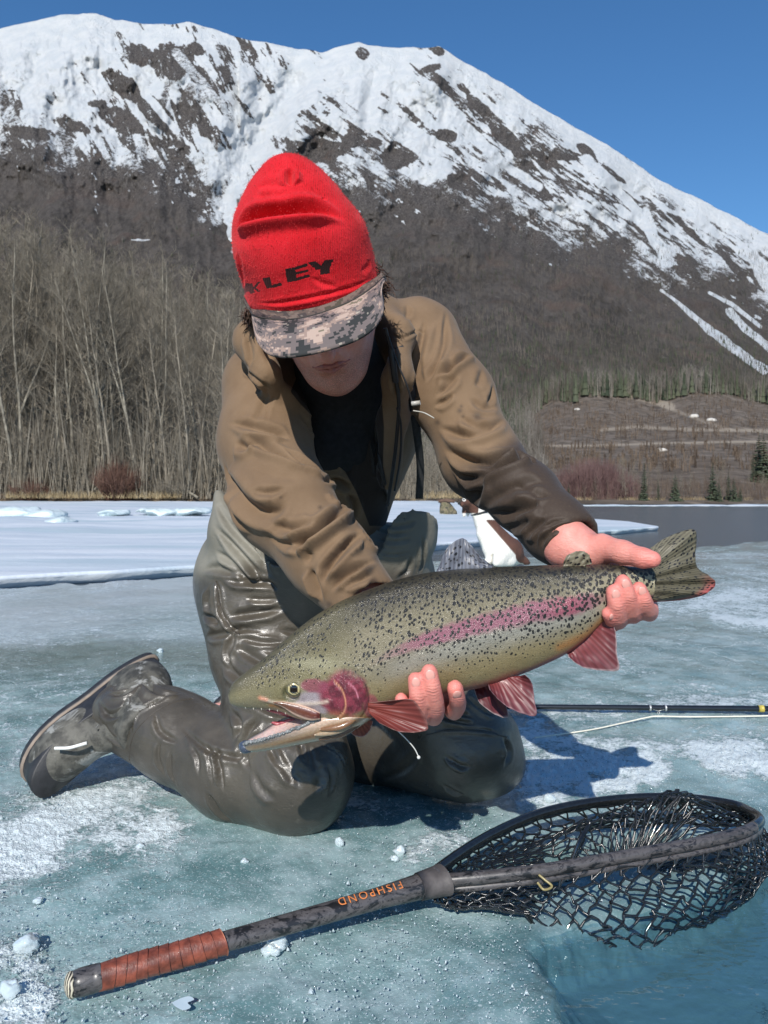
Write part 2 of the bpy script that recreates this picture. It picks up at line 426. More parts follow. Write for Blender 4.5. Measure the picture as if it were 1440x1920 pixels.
scat = sm(.02, .26, an1*.75+an2*.35+.35*fbm(X/60, PY/50, o=3, seed=71)-.06+.10*sm(80, 330, PY)-.40*sm(300, 60, X)*sm(200, 120, PY)-.25*couloir)
smoothface = np.clip(1-pldist(X, PY, [(850, 105), (1010, 210), (1200, 330), (1440, 455)])/34, 0, 1)
R = np.clip(np.maximum(sm(.34, .50, rock+.34*rn), .85*scat*(1-smoothface)), 0, 1)
snow = snow*(1-R*(1-.45*sm(.12, .42, an2+.3*fbm(X/7, PY/6, o=3, seed=77))))
dust = sm(-.25, .45, fbm(sx/70, PY/60, o=4, seed=91))*sm(60, 200, PY)*(1-smoothface)*(1-.9*couloir); snow = snow*(1-.62*dust*sm(-.3, .3, f2))
for pts, w, k in [([(560, 110), (520, 210), (465, 290), (430, 370), (440, 440)], 15, 1), ([(268, 140), (272, 175), (330, 245)], 7, .9), ([(810, 160), (870, 240), (930, 300)], 9, .9), ([(730, 230), (830, 310), (800, 330)], 20, .8), ([(700, 150), (690, 190), (700, 225)], 22, .9), ([(900, 260), (960, 320), (1010, 350)], 9, .8), ([(1100, 300), (1200, 400), (1225, 450), (1255, 490)], 10, .85), ([(1240, 545), (1262, 560), (1300, 592), (1370, 650), (1432, 692)], 8, 1), ([(1330, 549), (1372, 570), (1425, 612)], 4, 1), ([(1368, 585), (1400, 618), (1445, 655)], 8, .85), ([(1400, 470), (1440, 545)], 9, .8), ([(1210, 395), (1225, 430)], 8, .8), ([(330, 100), (420, 200), (460, 300)], 9, .6), ([(1020, 400), (1075, 425)], 8, .7), ([(470, 420), (440, 470)], 9, .5)]:
    dd = pldist(X, PY, pts); w2 = w*(1+.5*f1)
    if pts[0][1] == 545: w2 = w2*(.35+.9*sm(545, 660, PY))
    snow = np.maximum(snow, k*sm(1.15, .75, dd/w2+.25*rn))
# remnant patches below the snow line
rem = sm(.34, .44, .55*an1+.5*fbm(X/16, PY/11, o=5, seed=81, g=.65)+.25*an2)*sm(-190, -20, hgt)
snow = np.maximum(snow, rem)
for cx, cy, a, b in [(262, 450, 20, 2.0)]: snow = np.maximum(snow, sm(1.3, .7, ellp(cx, cy, a, b, 0)+.5*rn))
snow = np.concatenate([snow, snow[:, -1:]], 1)
brush = np.clip(sm(-10, -150, hgt)+.0*X, 0, 1)*(1-.3*f1); brush = np.concatenate([brush, brush[:, -1:]], 1)
green = sm(560, 760, PY)*sm(700, 900, X); green = np.concatenate([green, green[:, -1:]], 1)
t = NT('mountain_snow_and_rock'); ob = t.co()
s = t.attr('snow'); big = t.noise(ob, .05, 6, .7); fine = t.noise(t.co('Object', (1.6, .6, .7)), .13, 6, .78)
sn = t.rng(t.math('ADD', s, t.math('MULTIPLY', t.math('SUBTRACT', t.math('ADD', t.math('MULTIPLY', big, .55), t.math('MULTIPLY', fine, .45)), .5), 2.4)), .36, .72)
rockc = t.mix(t.rng(fine, .35, .65), (.040, .036, .034), (.150, .135, .126))
redd = t.mix(t.rng(t.noise(ob, .012, 3), 0.58, .75, 0, .6), rockc, (.115, .082, .068))
bru = t.mix(t.rng(t.math('ADD', t.math('MULTIPLY', t.noise(t.co('Object', (1.2, .5, .5)), .045, 6, .8), .6), t.math('MULTIPLY', t.noise(ob, .006, 5, .6), .4)), .38, .60), (.046, .041, .037), (.112, .099, .090))
bru = t.mix(t.math('MULTIPLY', t.attr('green'), .5), bru, t.mix(fine, (.06, .055, .035), (.13, .12, .085)))
bru = t.mix(t.rng(t.noise(ob, .007, 4, .6), .52, .66, 0, .55), bru, (.12, .082, .066)); bru = t.mix(t.rng(t.noise(t.co('Object', (1, 1, .4)), .014, 5, .7), .60, .70, 0, .6), bru, (.045, .042, .034)); bru = t.mix(t.rng(t.noise(t.co('Object', (1.5, 1, .35)), .02, 5, .7), .62, .72, 0, .6), bru, (.21, .19, .165))
land = t.mix(t.attr('brush'), redd, bru)
snc = t.mix(t.rng(t.noise(ob, .02, 4), .3, .7), (.60, .64, .67), (.70, .72, .73))
c = t.mix(sn, land, snc)
t.set(Base_Color=c, Roughness=t.rng(sn, 0., 1., .95, .6), Normal=t.bump(t.math('ADD', big, t.math('MULTIPLY', fine, .5)), .9, 20.0))
t.b.inputs['Specular IOR Level'].default_value = .2
nv = V.shape[1]
me = mesh_np('mountain', V, gridF(len(xs), nv)[:, ::-1], attrs={'snow': snow, 'brush': brush, 'green': green})
mo = link('mountain', me, t.m); mo['kind'] = 'structure'; MNT_V = V

# ------------------------------------------------------------------ logged hill across the river (right)
HT = np.array([(300, 800), (700, 790), (900, 800), (985, 775), (1040, 742), (1100, 732), (1190, 736), (1230, 745), (1300, 728), (1370, 730), (1410, 742), (1480, 755), (1700, 740), (2400, 780)], float)
xs2 = np.concatenate([np.linspace(560, 1480, 560), np.linspace(1480, 2500, 80)[1:]]); ts2 = np.linspace(0, 1, 170)
X2, T2 = np.meshgrid(xs2, ts2, indexing='ij'); tp = np.interp(X2, HT[:, 0], HT[:, 1])
PY2 = 945+(tp-945)*T2
rd = 832+4*np.sin(X2/130)
D2 = 84+270*T2**1.3*(1+.05*fbm(X2/60, PY2/30, o=4, seed=5))
roadm = np.exp(-((PY2-rd)/2.2)**2)*sm(960, 1000, X2)
D2 = D2-1.2*roadm
V2 = PA(X2, PY2, D2); V2[..., 2] += fbm(V2[..., 0]/6, V2[..., 1]/6, o=4, seed=9)*.35*T2
V2 = np.concatenate([V2, V2[:, -1:]+np.array([0, 60, -14.])], 1)
path2 = sm(5, 1, pldist(X2, PY2, [(1125, 806), (1190, 800), (1290, 805), (1440, 808)]))*.8+sm(5, 1, pldist(X2, PY2, [(1240, 760), (1320, 790), (1370, 806)]))*.5+.9*sm(9, 3, pldist(X2, PY2, [(1175, 738), (1210, 748), (1260, 762)]))
paths = np.clip(np.maximum(roadm, path2), 0, 1); paths = np.concatenate([paths, paths[:, -1:]*0], 1)
t = NT('logged_hill_soil'); ob = t.co()
n1 = t.noise(ob, .25, 8, .72); n2 = t.noise(ob, .05, 4, .6); n3 = t.noise(t.co('Object', (1, .35, 3)), .35, 5, .7)
c = t.mix(t.rng(n1, .35, .65), (.068, .056, .046), (.185, .155, .128)); c = t.mix(t.rng(n2, .4, .7, 0, .6), c, (.115, .088, .066)); c = t.mix(t.rng(n3, .58, .72, 0, .8), c, (.27, .215, .16))
c = t.mix(t.rng(t.noise(ob, 1.1, 3, .5), .74, .78), c, (.42, .38, .33))
c = t.mix(t.attr('path'), c, (.30, .255, .20)); t.set(Base_Color=c, Roughness=.95, Normal=t.bump(n1, .8, .8)); t.b.inputs['Specular IOR Level'].default_value = .1
me = mesh_np('hill', V2, gridF(len(xs2), V2.shape[1])[:, ::-1], attrs={'path': paths}); o = link('hill', me, t.m); o['kind'] = 'structure'
HILL_V = V2

# ------------------------------------------------------------------ ground sheet to the horizon, left bank
t = NT('ground_leaf_litter'); ob = t.co(); n = t.noise(ob, .8, 7, .7)
c = t.mix(t.rng(n, .35, .65), (.05, .036, .024), (.16, .115, .07)); c = t.mix(t.rng(t.noise(ob, .25, 3), .55, .66), c, (.30, .225, .125))
t.set(Base_Color=c, Roughness=.95, Normal=t.bump(n, .6, .1)); GROUND = t.m
gx = np.array([-4000, -400, -120, -60, -30, 0, 20, 60, 120, 400, 4000.]); gy = np.array([-4000, -300, -60, -2., 10, 60, 100, 200, 400, 4000])
A, B = np.meshgrid(gx, gy, indexing='ij'); o = link('ground', mesh_np('ground', np.stack([A, B, A*0-.62], -1), gridF(len(gx), len(gy))), GROUND); o['kind'] = 'structure'
# forest bank: left of the river, rising gently under the trees
bx = np.linspace(-95, 16, 150); by = np.linspace(0, 1, 60); A, B = np.meshgrid(bx, by, indexing='ij')
y0 = np.where(A < -2, 44+.02*A, 44+np.clip(A+2, 0, 99)*2.2)+fbm(A/3, A*0, o=3, seed=4)*.8
YY = y0+B*(230-y0)
ZZ = .46+.32*sm(0, .012, B)+B*6+fbm(A/4, YY/4, o=4, seed=8)*.14*sm(0, .02, B)
ZZ = np.where(B == 0, -.6, ZZ)
o = link('forest_bank', mesh_np('forest_bank', np.stack([A, YY, ZZ], -1), gridF(150, 60)), GROUND); o['kind'] = 'structure'

# ------------------------------------------------------------------ river, ice, snow shelf
t = NT('river_water'); ob = t.co('Object', (1, 2.2, 1))
w1 = t.noise(ob, 1.3, 4, .6); t.set(Base_Color=(.075, .092, .105), Roughness=.22, IOR=1.333, Normal=t.bump(w1, .28, .25)); RIVER = t.m
A, B = np.meshgrid(np.linspace(-200, 400, 30), np.linspace(3.2, 320, 40), indexing='ij')
o = link('river', mesh_np('river', np.stack([A, B, A*0-.07], -1), gridF(30, 40)), RIVER); o['kind'] = 'structure'
# far right shore: a low snow-covered ice ledge
def ledge(name, near, far, ztop, zbot, mat, nx=240, ny=30, bumps=.0, seed=0, kind='structure', ramp=.0):
    near = np.asarray(near, float); far = np.asarray(far, float); s_ = np.linspace(0, 1, nx)
    def rs(p):
        d = np.concatenate([[0], np.cumsum(np.linalg.norm(np.diff(p, axis=0), axis=1))]); return np.stack([np.interp(s_*d[-1], d, p[:, k]) for k in (0, 1)], -1)
    a, b = rs(near), rs(far); a = a+fbm(a[:, :1]*1.1, a[:, :1]*0, o=5, seed=seed, g=.65)*np.array([[0, .022]])*a[:, 1:2]
    tt = np.linspace(0, 1, ny)**2; Q = a[:, None]*(1-tt)[None, :, None]+b[:, None]*tt[None, :, None]
    Z = ztop+ramp*tt[None]+bumps*fbm(Q[..., 0]*.5, Q[..., 1]*.3, o=4, seed=seed+1)*sm(0, .1, tt)[None]
    Vt = np.concatenate([Q, Z[..., None]], -1)
    lip = Vt[:, :1].copy(); lip[..., 2] -= (ztop-zbot)*.25; lip[..., 1] -= .02; under = Vt[:, :1].copy(); under[..., 2] = zbot; under[..., 1] += .12
    Vt = np.concatenate([under, lip, Vt], 1)
    o = link(name, mesh_np(name, Vt, gridF(nx, ny+2)), mat); o['kind'] = kind; return o
t = NT('snow_shelf_surface'); ob = t.co(); ob2 = t.co('Object', (.35, 1.6, 1)); n = t.noise(ob2, 1.1, 6, .62); n2 = t.noise(ob, 6, 6, .7)
c = t.mix(t.rng(n, .3, .7), (.50, .57, .64), (.68, .72, .76)); c = t.mix(t.rng(t.noise(ob2, .35, 4), .50, .62, 0, .75), c, (.42, .53, .58))
t.set(Base_Color=c, Roughness=.55, Normal=t.bump(t.math('ADD', n, t.math('MULTIPLY', n2, .3)), .35, .12)); SNOW = t.m
ledge('far_snow_shore', [(6, 79), (30, 77), (60, 66), (120, 50), (200, 40)], [(6, 88), (30, 87), (60, 86), (120, 86), (200, 86)], .03, -.09, SNOW, seed=40, bumps=.12, ramp=.06)
def gxy(px, py, z=0.): q = G(px, py, z); return (q[0], q[1])
ledge('snow_shelf', [(-40, 3.9), gxy(-500, 1112), gxy(-100, 1084, .03), gxy(0, 1078, .03), gxy(200, 1068, .03), gxy(400, 1056, .03), gxy(620, 1040, .03), gxy(830, 1016, .03), gxy(1000, 1002, .03), gxy(1150, 992, .03), gxy(1235, 986, .03), gxy(1180, 977, .03), gxy(1080, 970, .03), gxy(900, 963, .03)],
      [(-90, 46), (-60, 45), (-30, 45), (-24, 45), (-18, 45), (-12, 45), (-7, 45), (-3, 45), (0, 45), (1.5, 45), (2.5, 45), (3.2, 45), (3.5, 45), (4, 46)], .022, -.09, SNOW, nx=520, ny=120, bumps=.07, ramp=.46, seed=15)
# pressure-ice lumps on the shelf
t = NT('pale_green_ice'); n = t.noise(t.co(), 5, 5); t.set(Base_Color=t.mix(n, (.46, .60, .60), (.72, .77, .79)), Roughness=.4, Normal=t.bump(n, .6, .1)); PICE = t.m
for k, (px, py, w, h) in enumerate([(35, 955, 60, 15), (88, 957, 36, 13), (115, 968, 26, 12), (300, 951, 46, 8), (355, 950, 42, 8), (-70, 955, 60, 14), (215, 952, 30, 7)]):
    Y = 20-2.2*(py-950)/10.; c = P(px, py, Y); c[2] = c[2]-.12; c[2] = max(.09, c[2]); Vs, Fs = sphere(c, (w/F*Y, .5, h/F*Y*.8), 14, 26)
    Vs = Vs+np.stack([fbm(Vs[:, 0]*3, Vs[:, 1]*3, Vs[:, 2]*5+1, o=3, seed=k)*.13*d for d in (1, 1, .9)], -1)
    o = link('ice_block', mesh_np('ice_block', Vs-c, Fs), PICE, loc=tuple(c))
    tagp(o, ['long greenish ridge of broken ice at the left edge of the snow shelf', 'rounded greenish ice hump just right of the long ice ridge', 'small ice lump below the right end of the ice ridge', 'low pale ice hump on the far shelf left of the man', 'low pale ice hump on the far shelf closest to the man', 'greenish ice ridge continuing past the left edge', 'faint low ice hump midway along the far snow shelf'][k], 'ice block', 'ice humps on the snow shelf')
# near ice sheet, displaced, sinking below the water at the lower right
HOLE = [(1060, 2200), (1052, 1960), (1046, 1880), (1036, 1835), (1004, 1800), (985, 1765), (1015, 1735), (1075, 1712), (1180, 1690), (1300, 1650), (1380, 1610), (1470, 1560), (1700, 1500), (3000, 1500), (3000, 2200)]
FAR = [(-4000, 1100), (-900, 1112), (-300, 1106), (0, 1101), (150, 1094), (300, 1084), (420, 1076), (640, 1062), (900, 1046), (1100, 1044), (1180, 1040), (1300, 1028), (1440, 1015), (1800, 1000), (4000, 1000)]
ux = np.concatenate([np.linspace(-2600, -60, 70)[:-1], np.linspace(-60, 1500, 700), np.linspace(1500, 3600, 60)[1:]]); uv_ = np.linspace(0, 1, 620)
A, B = np.meshgrid(ux, uv_, indexing='ij'); fy = np.interp(A, [a for a, b in FAR], [b for a, b in FAR])
fy = fy+fbm(A/40, A*0, o=4, seed=6)*5
PYI = 2500*(1-B)+fy*B
PYI = fy+(2500-fy)*(1-B)**1.35
Q = PA(A, PYI, CH*F/(PYI-HZ)); xw, yw = Q[..., 0], Q[..., 1]
hd = pldist(A, PYI, HOLE[:13]); inh = pip(A, PYI, HOLE); hd = np.where(inh, hd, -hd)+fbm(A/25, PYI/14, o=4, seed=17)*9
frost = .25+.34*fbm(xw*1.6, yw*1.0, o=5, seed=23)+.26*fbm(xw*9, yw*6, o=4, seed=24)+.12*fbm(xw*40, yw*30, o=3, seed=26)
for pts, w, k in [([(0, 1580), (60, 1545), (160, 1530), (300, 1560)], 46, .52), ([(0, 1620), (90, 1600)], 35, .5), ([(-20, 1800), (40, 1790), (60, 1860)], 45, .6), ([(1010, 1440), (1120, 1432), (1230, 1448), (1110, 1470)], 26, .95), ([(1340, 1418), (1450, 1425)], 26, .9), ([(980, 1490), (1040, 1500)], 30, .5), ([(1000, 1385), (1200, 1400), (1420, 1395)], 20, .4), ([(1340, 1160), (1440, 1170)], 14, .5), ([(1000, 1200), (1200, 1140), (1440, 1110)], 22, .25), ([(780, 1590), (860, 1560)], 30, .5), ([(640, 1500), (760, 1520)], 16, .4), ([(-60, 1900), (60, 1880)], 40, .5), ([(1000, 1340), (1440, 1310)], 22, .3), ([(0, 1500), (250, 1480)], 25, .25)]:
    frost = frost+k*np.exp(-(pldist(A, PYI, pts)/w)**2)*(1+.6*fbm(xw*30, yw*20, o=3, seed=33))
pale = sm(1222-.02*A, 1185-.02*A, PYI+14*fbm(A/60, A*0, o=4, seed=77))*sm(820, 560, A)*(.75+.5*fbm(xw*1.2, yw*2, o=3, seed=29))
pale = np.maximum(pale, sm(560, 820, A)*sm(1300, 1100, PYI)*(.35+.5*fbm(xw*.8, yw*2.4, o=4, seed=30)))
mudb = sm(900, 600, A)*sm(1180, 1215, PYI)*sm(1300, 1230, PYI)*.8
frost = np.clip(frost*(1-.5*mudb), 0, 1.2)
relief = .0028*fbm(xw*28, yw*22, o=5, seed=25, g=.6)+.0075*fbm(xw*5, yw*4, o=3, seed=27)*sm(6, 2, yw)+.004*np.clip(frost, 0, 1)*(.6+1.3*fbm(xw*95, yw*95, o=4, seed=28, g=.7))
fadeY = sm(7, 1.5, yw)*sm(25, -5, hd)
Z = relief*(.25+.75*fadeY)-.004
Z = Z-sm(-10, 60, hd)*.045-np.clip(hd-20, 0, 900)*.00016
Z = np.where(B > .9985, -.1, Z)
thin = sm(-60, 0, hd)
Q[..., 2] = Z
me = mesh_np('ice_sheet', Q, gridF(len(ux), len(uv_)), attrs={'frost': frost, 'pale': np.clip(pale, 0, 1), 'under': np.maximum(sm(.0, .014, -Z-.010), .55*sm(-85, 0, hd)), 'mud': mudb})
t = NT('river_ice'); ob = t.co(); fr = t.attr('frost'); n1 = t.noise(ob, 34, 7, .72); n2 = t.noise(ob, 140, 4, .6); n3 = t.noise(ob, 4, 5, .6); n4 = t.noise(ob, 11, 5, .6)
deep = t.mix(t.rng(n3, .35, .65), (.108, .208, .212), (.255, .37, .37)); deep = t.mix(t.rng(n4, .45, .62, 0, .5), deep, (.38, .49, .50))
deep = t.mix(t.math('MULTIPLY', t.attr('mud'), .8), deep, (.13, .165, .145))
fro = t.mix(n2, (.45, .55, .57), (.80, .85, .86))
fm = t.rng(t.math('ADD', fr, t.math('ADD', t.math('MULTIPLY', t.math('SUBTRACT', n1, .5), 1.6), t.math('MULTIPLY', t.math('SUBTRACT', n2, .5), .9))), .34, .74)
c = t.mix(fm, deep, fro)
c = t.mix(t.math('MULTIPLY', t.attr('pale'), .95), c, t.mix(n1, (.42, .52, .57), (.66, .73, .77)))
grain = t.rng(t.noise(ob, 300, 3, .7), .56, .68)
c = t.mix(t.math('MULTIPLY', grain, .55), c, (.78, .85, .86))
c = t.mix(t.attr('under'), c, (.065, .135, .16))
rgh = t.math('ADD', .22, t.math('MULTIPLY', fm, .78)); wetz = t.rng(t.noise(ob, 2.6, 4, .6), .42, .60)
rgh = t.math('MULTIPLY', rgh, t.math('ADD', .45, t.math('MULTIPLY', wetz, .55)))
bp = t.bump(t.math('MULTIPLY', t.math('ADD', n2, t.math('MULTIPLY', n1, 1.2)), rgh), .50, .005); bp = t.bump(t.math('MULTIPLY', t.vor(ob, 330), rgh), .6, .0025, bp)
dz = t.n('VectorMath', operation='ADD'); t.l(ob, dz.inputs[0]); nz_ = t.n('TexNoise'); nz_.inputs['Scale'].default_value = 2.2; nz_.inputs['Detail'].default_value = 5; t.l(ob, nz_.inputs[0]); t.l(nz_.outputs['Color'], dz.inputs[1])
crk = t.math('MULTIPLY', t.rng(t.vor(dz.outputs[0], 1.7, 'DISTANCE_TO_EDGE'), .010, .002), t.rng(t.noise(ob, 1.1, 3), .50, .62)); nu_ = t.math('SUBTRACT', 1.0, t.attr('under')); crk = t.math('MULTIPLY', crk, nu_); c = t.mix(t.math('MULTIPLY', crk, .55), c, (.72, .82, .84))
bub = t.math('MULTIPLY', t.math('MULTIPLY', t.rng(t.vor(ob, 62), .20, .10), nu_), t.rng(t.noise(ob, 3.4, 3), .54, .66)); c = t.mix(t.math('MULTIPLY', bub, .5), c, (.78, .86, .88))
c = t.mix(t.math('MULTIPLY', wetz, .0), c, c)
t.set(Base_Color=c, Roughness=t.math('ADD', t.rng(fm, 0, 1, .07, .34), t.math('MULTIPLY', wetz, .10)), IOR=1.31, Normal=bp, Coat_Weight=.0, Coat_Roughness=.12)
t.b.inputs['Specular IOR Level'].default_value = .75
t.set(Subsurface_Weight=.0)
o = link('ice_sheet', me, t.m); o['kind'] = 'structure'; ICE_M = t.m
# open water over the sunken ice
t = NT('clear_meltwater'); t.t.nodes.remove(t.b); ob = t.co('Object', (1, 1.6, 1)); w = t.math('ADD', t.noise(ob, 9, 3, .5), t.math('MULTIPLY', t.noise(ob, 30, 2, .5), .30)); nb = t.bump(w, .22, .03)
gl = t.n('BsdfGlossy'); gl.inputs['Roughness'].default_value = .03; t.l(nb, gl.inputs['Normal']); tr = t.n('BsdfTransparent'); tr.inputs[0].default_value = (.86, .95, .97, 1)
fz = t.n('LayerWeight'); t.l(nb, fz.inputs['Normal']); mx = t.n('MixShader'); t.l(t.math('MULTIPLY_ADD', t.math('POWER', fz.outputs['Facing'], 4.5), .92, .075), mx.inputs[0]); t.l(tr.outputs[0], mx.inputs[1]); t.l(gl.outputs[0], mx.inputs[2]); t.l(mx.outputs[0], t.out.inputs[0])
A, B = np.meshgrid(np.linspace(.08, 3.2, 160), np.linspace(.2, 1.65, 90), indexing='ij')
o = link('open_water', mesh_np('open_water', np.stack([A, B, -.0135+0*A], -1), gridF(160, 90)), t.m); o['kind'] = 'structure'
# ------------------------------------------------------------------ trees
def bark(name, a, b, sc=6):
    t = NT(name); ob = t.co(); n = t.noise(t.co('Object', (1, 1, .35)), sc, 5, .65); t.set(Base_Color=t.mix(t.rng(n, .35, .65), a, b), Roughness=.9)
    t.b.inputs['Specular IOR Level'].default_value = .15; return t.m
PALE = bark('pale_cottonwood_bark', (.12, .105, .082), (.29, .265, .21)); TWIG = bark('bare_twigs', (.125, .108, .082), (.29, .255, .20), 2)
REDT = bark('reddish_willow_twigs', (.10, .055, .042), (.20, .115, .085), 2); DARKB = bark('dark_spruce_bark', (.03, .022, .016), (.08, .06, .045))
def bare_tree(seed, H, lean=.0, fork=False, dens=1.0):
    r = np.random.default_rng(seed); TA, TB, ra, rb = [], [], [], []; tA, tB, ta, tb = [], [], [], []
    def stem(p, d, L, R, lst, n=9, wob=.05):
        pts = [p]
        for k in range(n):
            d = unit(d+r.normal(0, wob, 3)+np.array([0, 0, .04])); p = p+d*L/n; pts.append(p)
        rr = np.linspace(R, R*.18, n+1)
        for k in range(n): lst[0].append(pts[k]); lst[1].append(pts[k+1]); lst[2].append(rr[k]); lst[3].append(rr[k+1])
        return np.array(pts), rr
    trunk = ([], [], [], []); tw = ([], [], [], [])
    R0 = H*.0062+.02
    stems = [stem(np.zeros(3), np.array([lean, r.normal(0, .02), 1.]), H, R0, trunk, 12, .035)]
    if fork:
        k = 4; p0 = stems[0][0][k]; stems.append(stem(p0, np.array([-lean+.28*r.choice([-1, 1]), .05, 1.]), H*.62, R0*.7, trunk, 9, .05))
    for pts, rr in stems:
        nb = int(34*dens)
        for b in range(nb):
            f = .16+.82*r.random()**.8; i = f*(len(pts)-1); k = min(int(i), len(pts)-2); p = pts[k]+(pts[k+1]-pts[k])*(i-k)
            az = r.random()*2*np.pi; up = .35+1.5*f*r.random()+.2; d = unit([np.cos(az), np.sin(az), up])
            L = H*(.05+.17*(1-f)+.03*r.random())*(1. if f > .3 else .55); bp, br = stem(p, d, L, rr[k]*.38, tw, 4, .14)
            for q in range(int(5+7*r.random())):
                j = 1+r.random()*(3-1e-3); m = int(j); pp = bp[m]+(bp[m+1]-bp[m])*(j-m); a2 = r.random()*2*np.pi
                d2 = unit(d+.9*np.array([np.cos(a2), np.sin(a2), r.random()])); L2 = L*(.25+.35*r.random())
                e = pp+d2*L2; tw[0].append(pp); tw[1].append(e); tw[2].append(.009); tw[3].append(.003)
                for z in range(3):
                    s0 = pp+(e-pp)*(.3+.6*r.random()); e2 = s0+unit(d2+r.normal(0, .6, 3)+[0, 0, .4])*L2*.45; tw[0].append(s0); tw[1].append(e2); tw[2].append(.005); tw[3].append(.002)
    return (prisms(*trunk[:2], trunk[2], trunk[3], 6), prisms(*tw[:2], tw[2], tw[3], 3))
bare = []
for k, (H, ln, fk, dn) in enumerate([(15, .02, False, 1.1), (13, -.06, False, 1), (16, .05, True, .9), (11, .10, False, 1.), (14, -.02, True, .9), (9, .03, False, 1.1), (12.5, .0, False, 1.4)]):
    (Vt, Ft), (Vw, Fw) = bare_tree(100+k, H, ln, fk, dn); bare.append((mesh_np('bare_tree_trunk', Vt, Ft), mesh_np('bare_tree_crown', Vw, Fw), H))
    bare[-1][0].materials.append(PALE if k in (0, 2, 4) else TWIG); bare[-1][1].materials.append(TWIG)
def put_tree(kind, loc, s, rz, name, label, group, trunkmat=None):
    me1, me2, H = kind; r = bpy.data.objects.new(name, None); COL.objects.link(r); r.location = loc; r.rotation_euler = (0, 0, rz); r.scale = (s, s, s)
    r['label'] = label; r['category'] = 'tree'; r['group'] = group
    for n, m in (('trunk', me1), ('crown', me2)):
        o = bpy.data.objects.new(n, m); COL.objects.link(o); o.parent = r
    return r
rt = random.Random(5)
def bankz(x, y): return .74+max(0, (y-46))/186*6-.12
n = 0
# prominent trunks one can point to: (px at foot, height of top py, depth, kind, rz, label)
for px, top, Y, k, lab in [(28, 470, 46.5, 2, 'tall pale forked cottonwood at the left edge of the bare wood'), (186, 455, 47, 4, 'pale twin-stemmed cottonwood with crossing limbs left of the red willow shrub'), (205, 560, 46.2, 3, 'slim pale trunk leaning right beside the twin-stemmed cottonwood'), (296, 500, 47.5, 0, 'straight grey trunk in the right half of the bare wood'), (372, 520, 46.8, 1, 'pale trunk close to the man’s sleeve in the bare wood'), (118, 500, 48, 0, 'slender pale trunk between the left edge and the twin-stemmed tree'), (415, 560, 48, 3, 'leaning grey trunk at the right end of the wood by the jacket')]:
    z = bankz(0, Y)-.1; h = (HZ-top)/F*Y+CH-z; put_tree(bare[k], (P(px, 0, Y)[0], Y, z), h/bare[k][2], rt.random()*6.3, 'bare_tree', lab.replace('’', "'"), 'bare trees of the wood on the left bank')
for i in range(190):
    far_ = i > 135; Y = rt.uniform(49, 70) if not far_ else rt.uniform(70, 125); px = rt.uniform(-240, 470) if rt.random() < .82 else rt.uniform(470, 950)
    if i % 6 == 0: px = rt.uniform(-200, 480); Y = rt.uniform(46.3, 50)
    top = np.interp(px, [-240, 0, 60, 150, 300, 430, 500, 800, 1000], [330, 400, 440, 450, 500, 560, 620, 790, 800])+rt.uniform(-25, 110)*(1 if not far_ else .9)
    if px > 470: Y = rt.uniform(60, 110)
    z = bankz(0, Y)-.15; h = (HZ-top)/F*Y+CH-z; k = bare[rt.randrange(7)]
    put_tree(k, (P(px, 0, Y)[0], Y, z), h/k[2], rt.random()*6.3, 'bare_tree', 'leafless %s tree in the %s' % ('tall' if h > 11 else 'shorter', 'left third of the wood, by the photo edge' if px < 130 else 'middle of the wood, around the red willow' if px < 300 else 'right part of the wood, next to the jacket' if px < 480 else 'low far wood showing behind the man'), 'bare trees of the wood on the left bank')
# understory twigs, saplings and brush: uncountable
r = np.random.default_rng(77); N = 13000
Yb = 45.6+r.random(N)**1.6*60; pxb = r.uniform(-260, 960, N); A0 = PA(pxb, 0*pxb, Yb); A0[:, 2] = .60+np.maximum(0, Yb-46)/186*6; Hh = r.uniform(.8, 5.5, N)*np.where(r.random(N) < .25, 1.7, 1)*np.where(pxb > 480, .55, 1)
az = r.uniform(0, 6.28, N); dirs = np.stack([np.cos(az)*.17, np.sin(az)*.17, 1+0*az], -1); B0 = A0+dirs*Hh[:, None]*.9
M0 = A0+(B0-A0)*r.uniform(.35, .8, (N, 1)); az = r.uniform(0, 6.28, N); B1 = M0+np.stack([np.cos(az)*.8, np.sin(az)*.8, .7+0*az], -1)*Hh[:, None]*.33
M2 = A0+(B0-A0)*r.uniform(.3, .7, (N, 1)); B2 = M2+np.stack([-np.cos(az)*.8, np.sin(az)*.8, .5+0*az], -1)*Hh[:, None]*.28
Vs, Fs = prisms(np.vstack([A0, M0, M2]), np.vstack([B0, B1, B2]), np.concatenate([.007+Hh*.004, .010+0*Hh, .010+0*Hh]), .004, 3)
tagp(link('undergrowth', mesh_np('undergrowth', Vs, Fs), TWIG), kind='stuff')
def shrub(name, px, Y, w, h, mat, label, n=260, z=None, group='shrubs on the river banks'):
    r = np.random.default_rng(int(px)); z = bankz(0, Y)-.1 if z is None else z; c = np.array([P(px, 0, Y)[0], Y, z]); a = r.uniform(0, 6.28, n); s = r.random(n)**.6
    A = np.stack([np.cos(a)*s*w*.25, np.sin(a)*s*w*.25, 0*a], -1); Bq = A+np.stack([np.cos(a)*s*w*.4, np.sin(a)*s*w*.4, h*(1.05-.5*s)*r.uniform(.6, 1, n)], -1)
    M = A+(Bq-A)*r.uniform(.4, .8, (n, 1)); C = M+np.stack([r.normal(0, .12, n)*w, r.normal(0, .12, n)*w, h*r.uniform(.1, .3, n)], -1)
    M3 = A+(Bq-A)*r.uniform(.3, .7, (n, 1)); C3 = M3+np.stack([r.normal(0, .13, n)*w, r.normal(0, .13, n)*w, h*r.uniform(.1, .3, n)], -1)
    Vs, Fs = prisms(np.vstack([A, M, M3]), np.vstack([Bq, C, C3]), .011*h/2, .004, 3)
    tagp(link(name, mesh_np(name, Vs, Fs), mat, loc=tuple(c)), label, 'shrub', group)
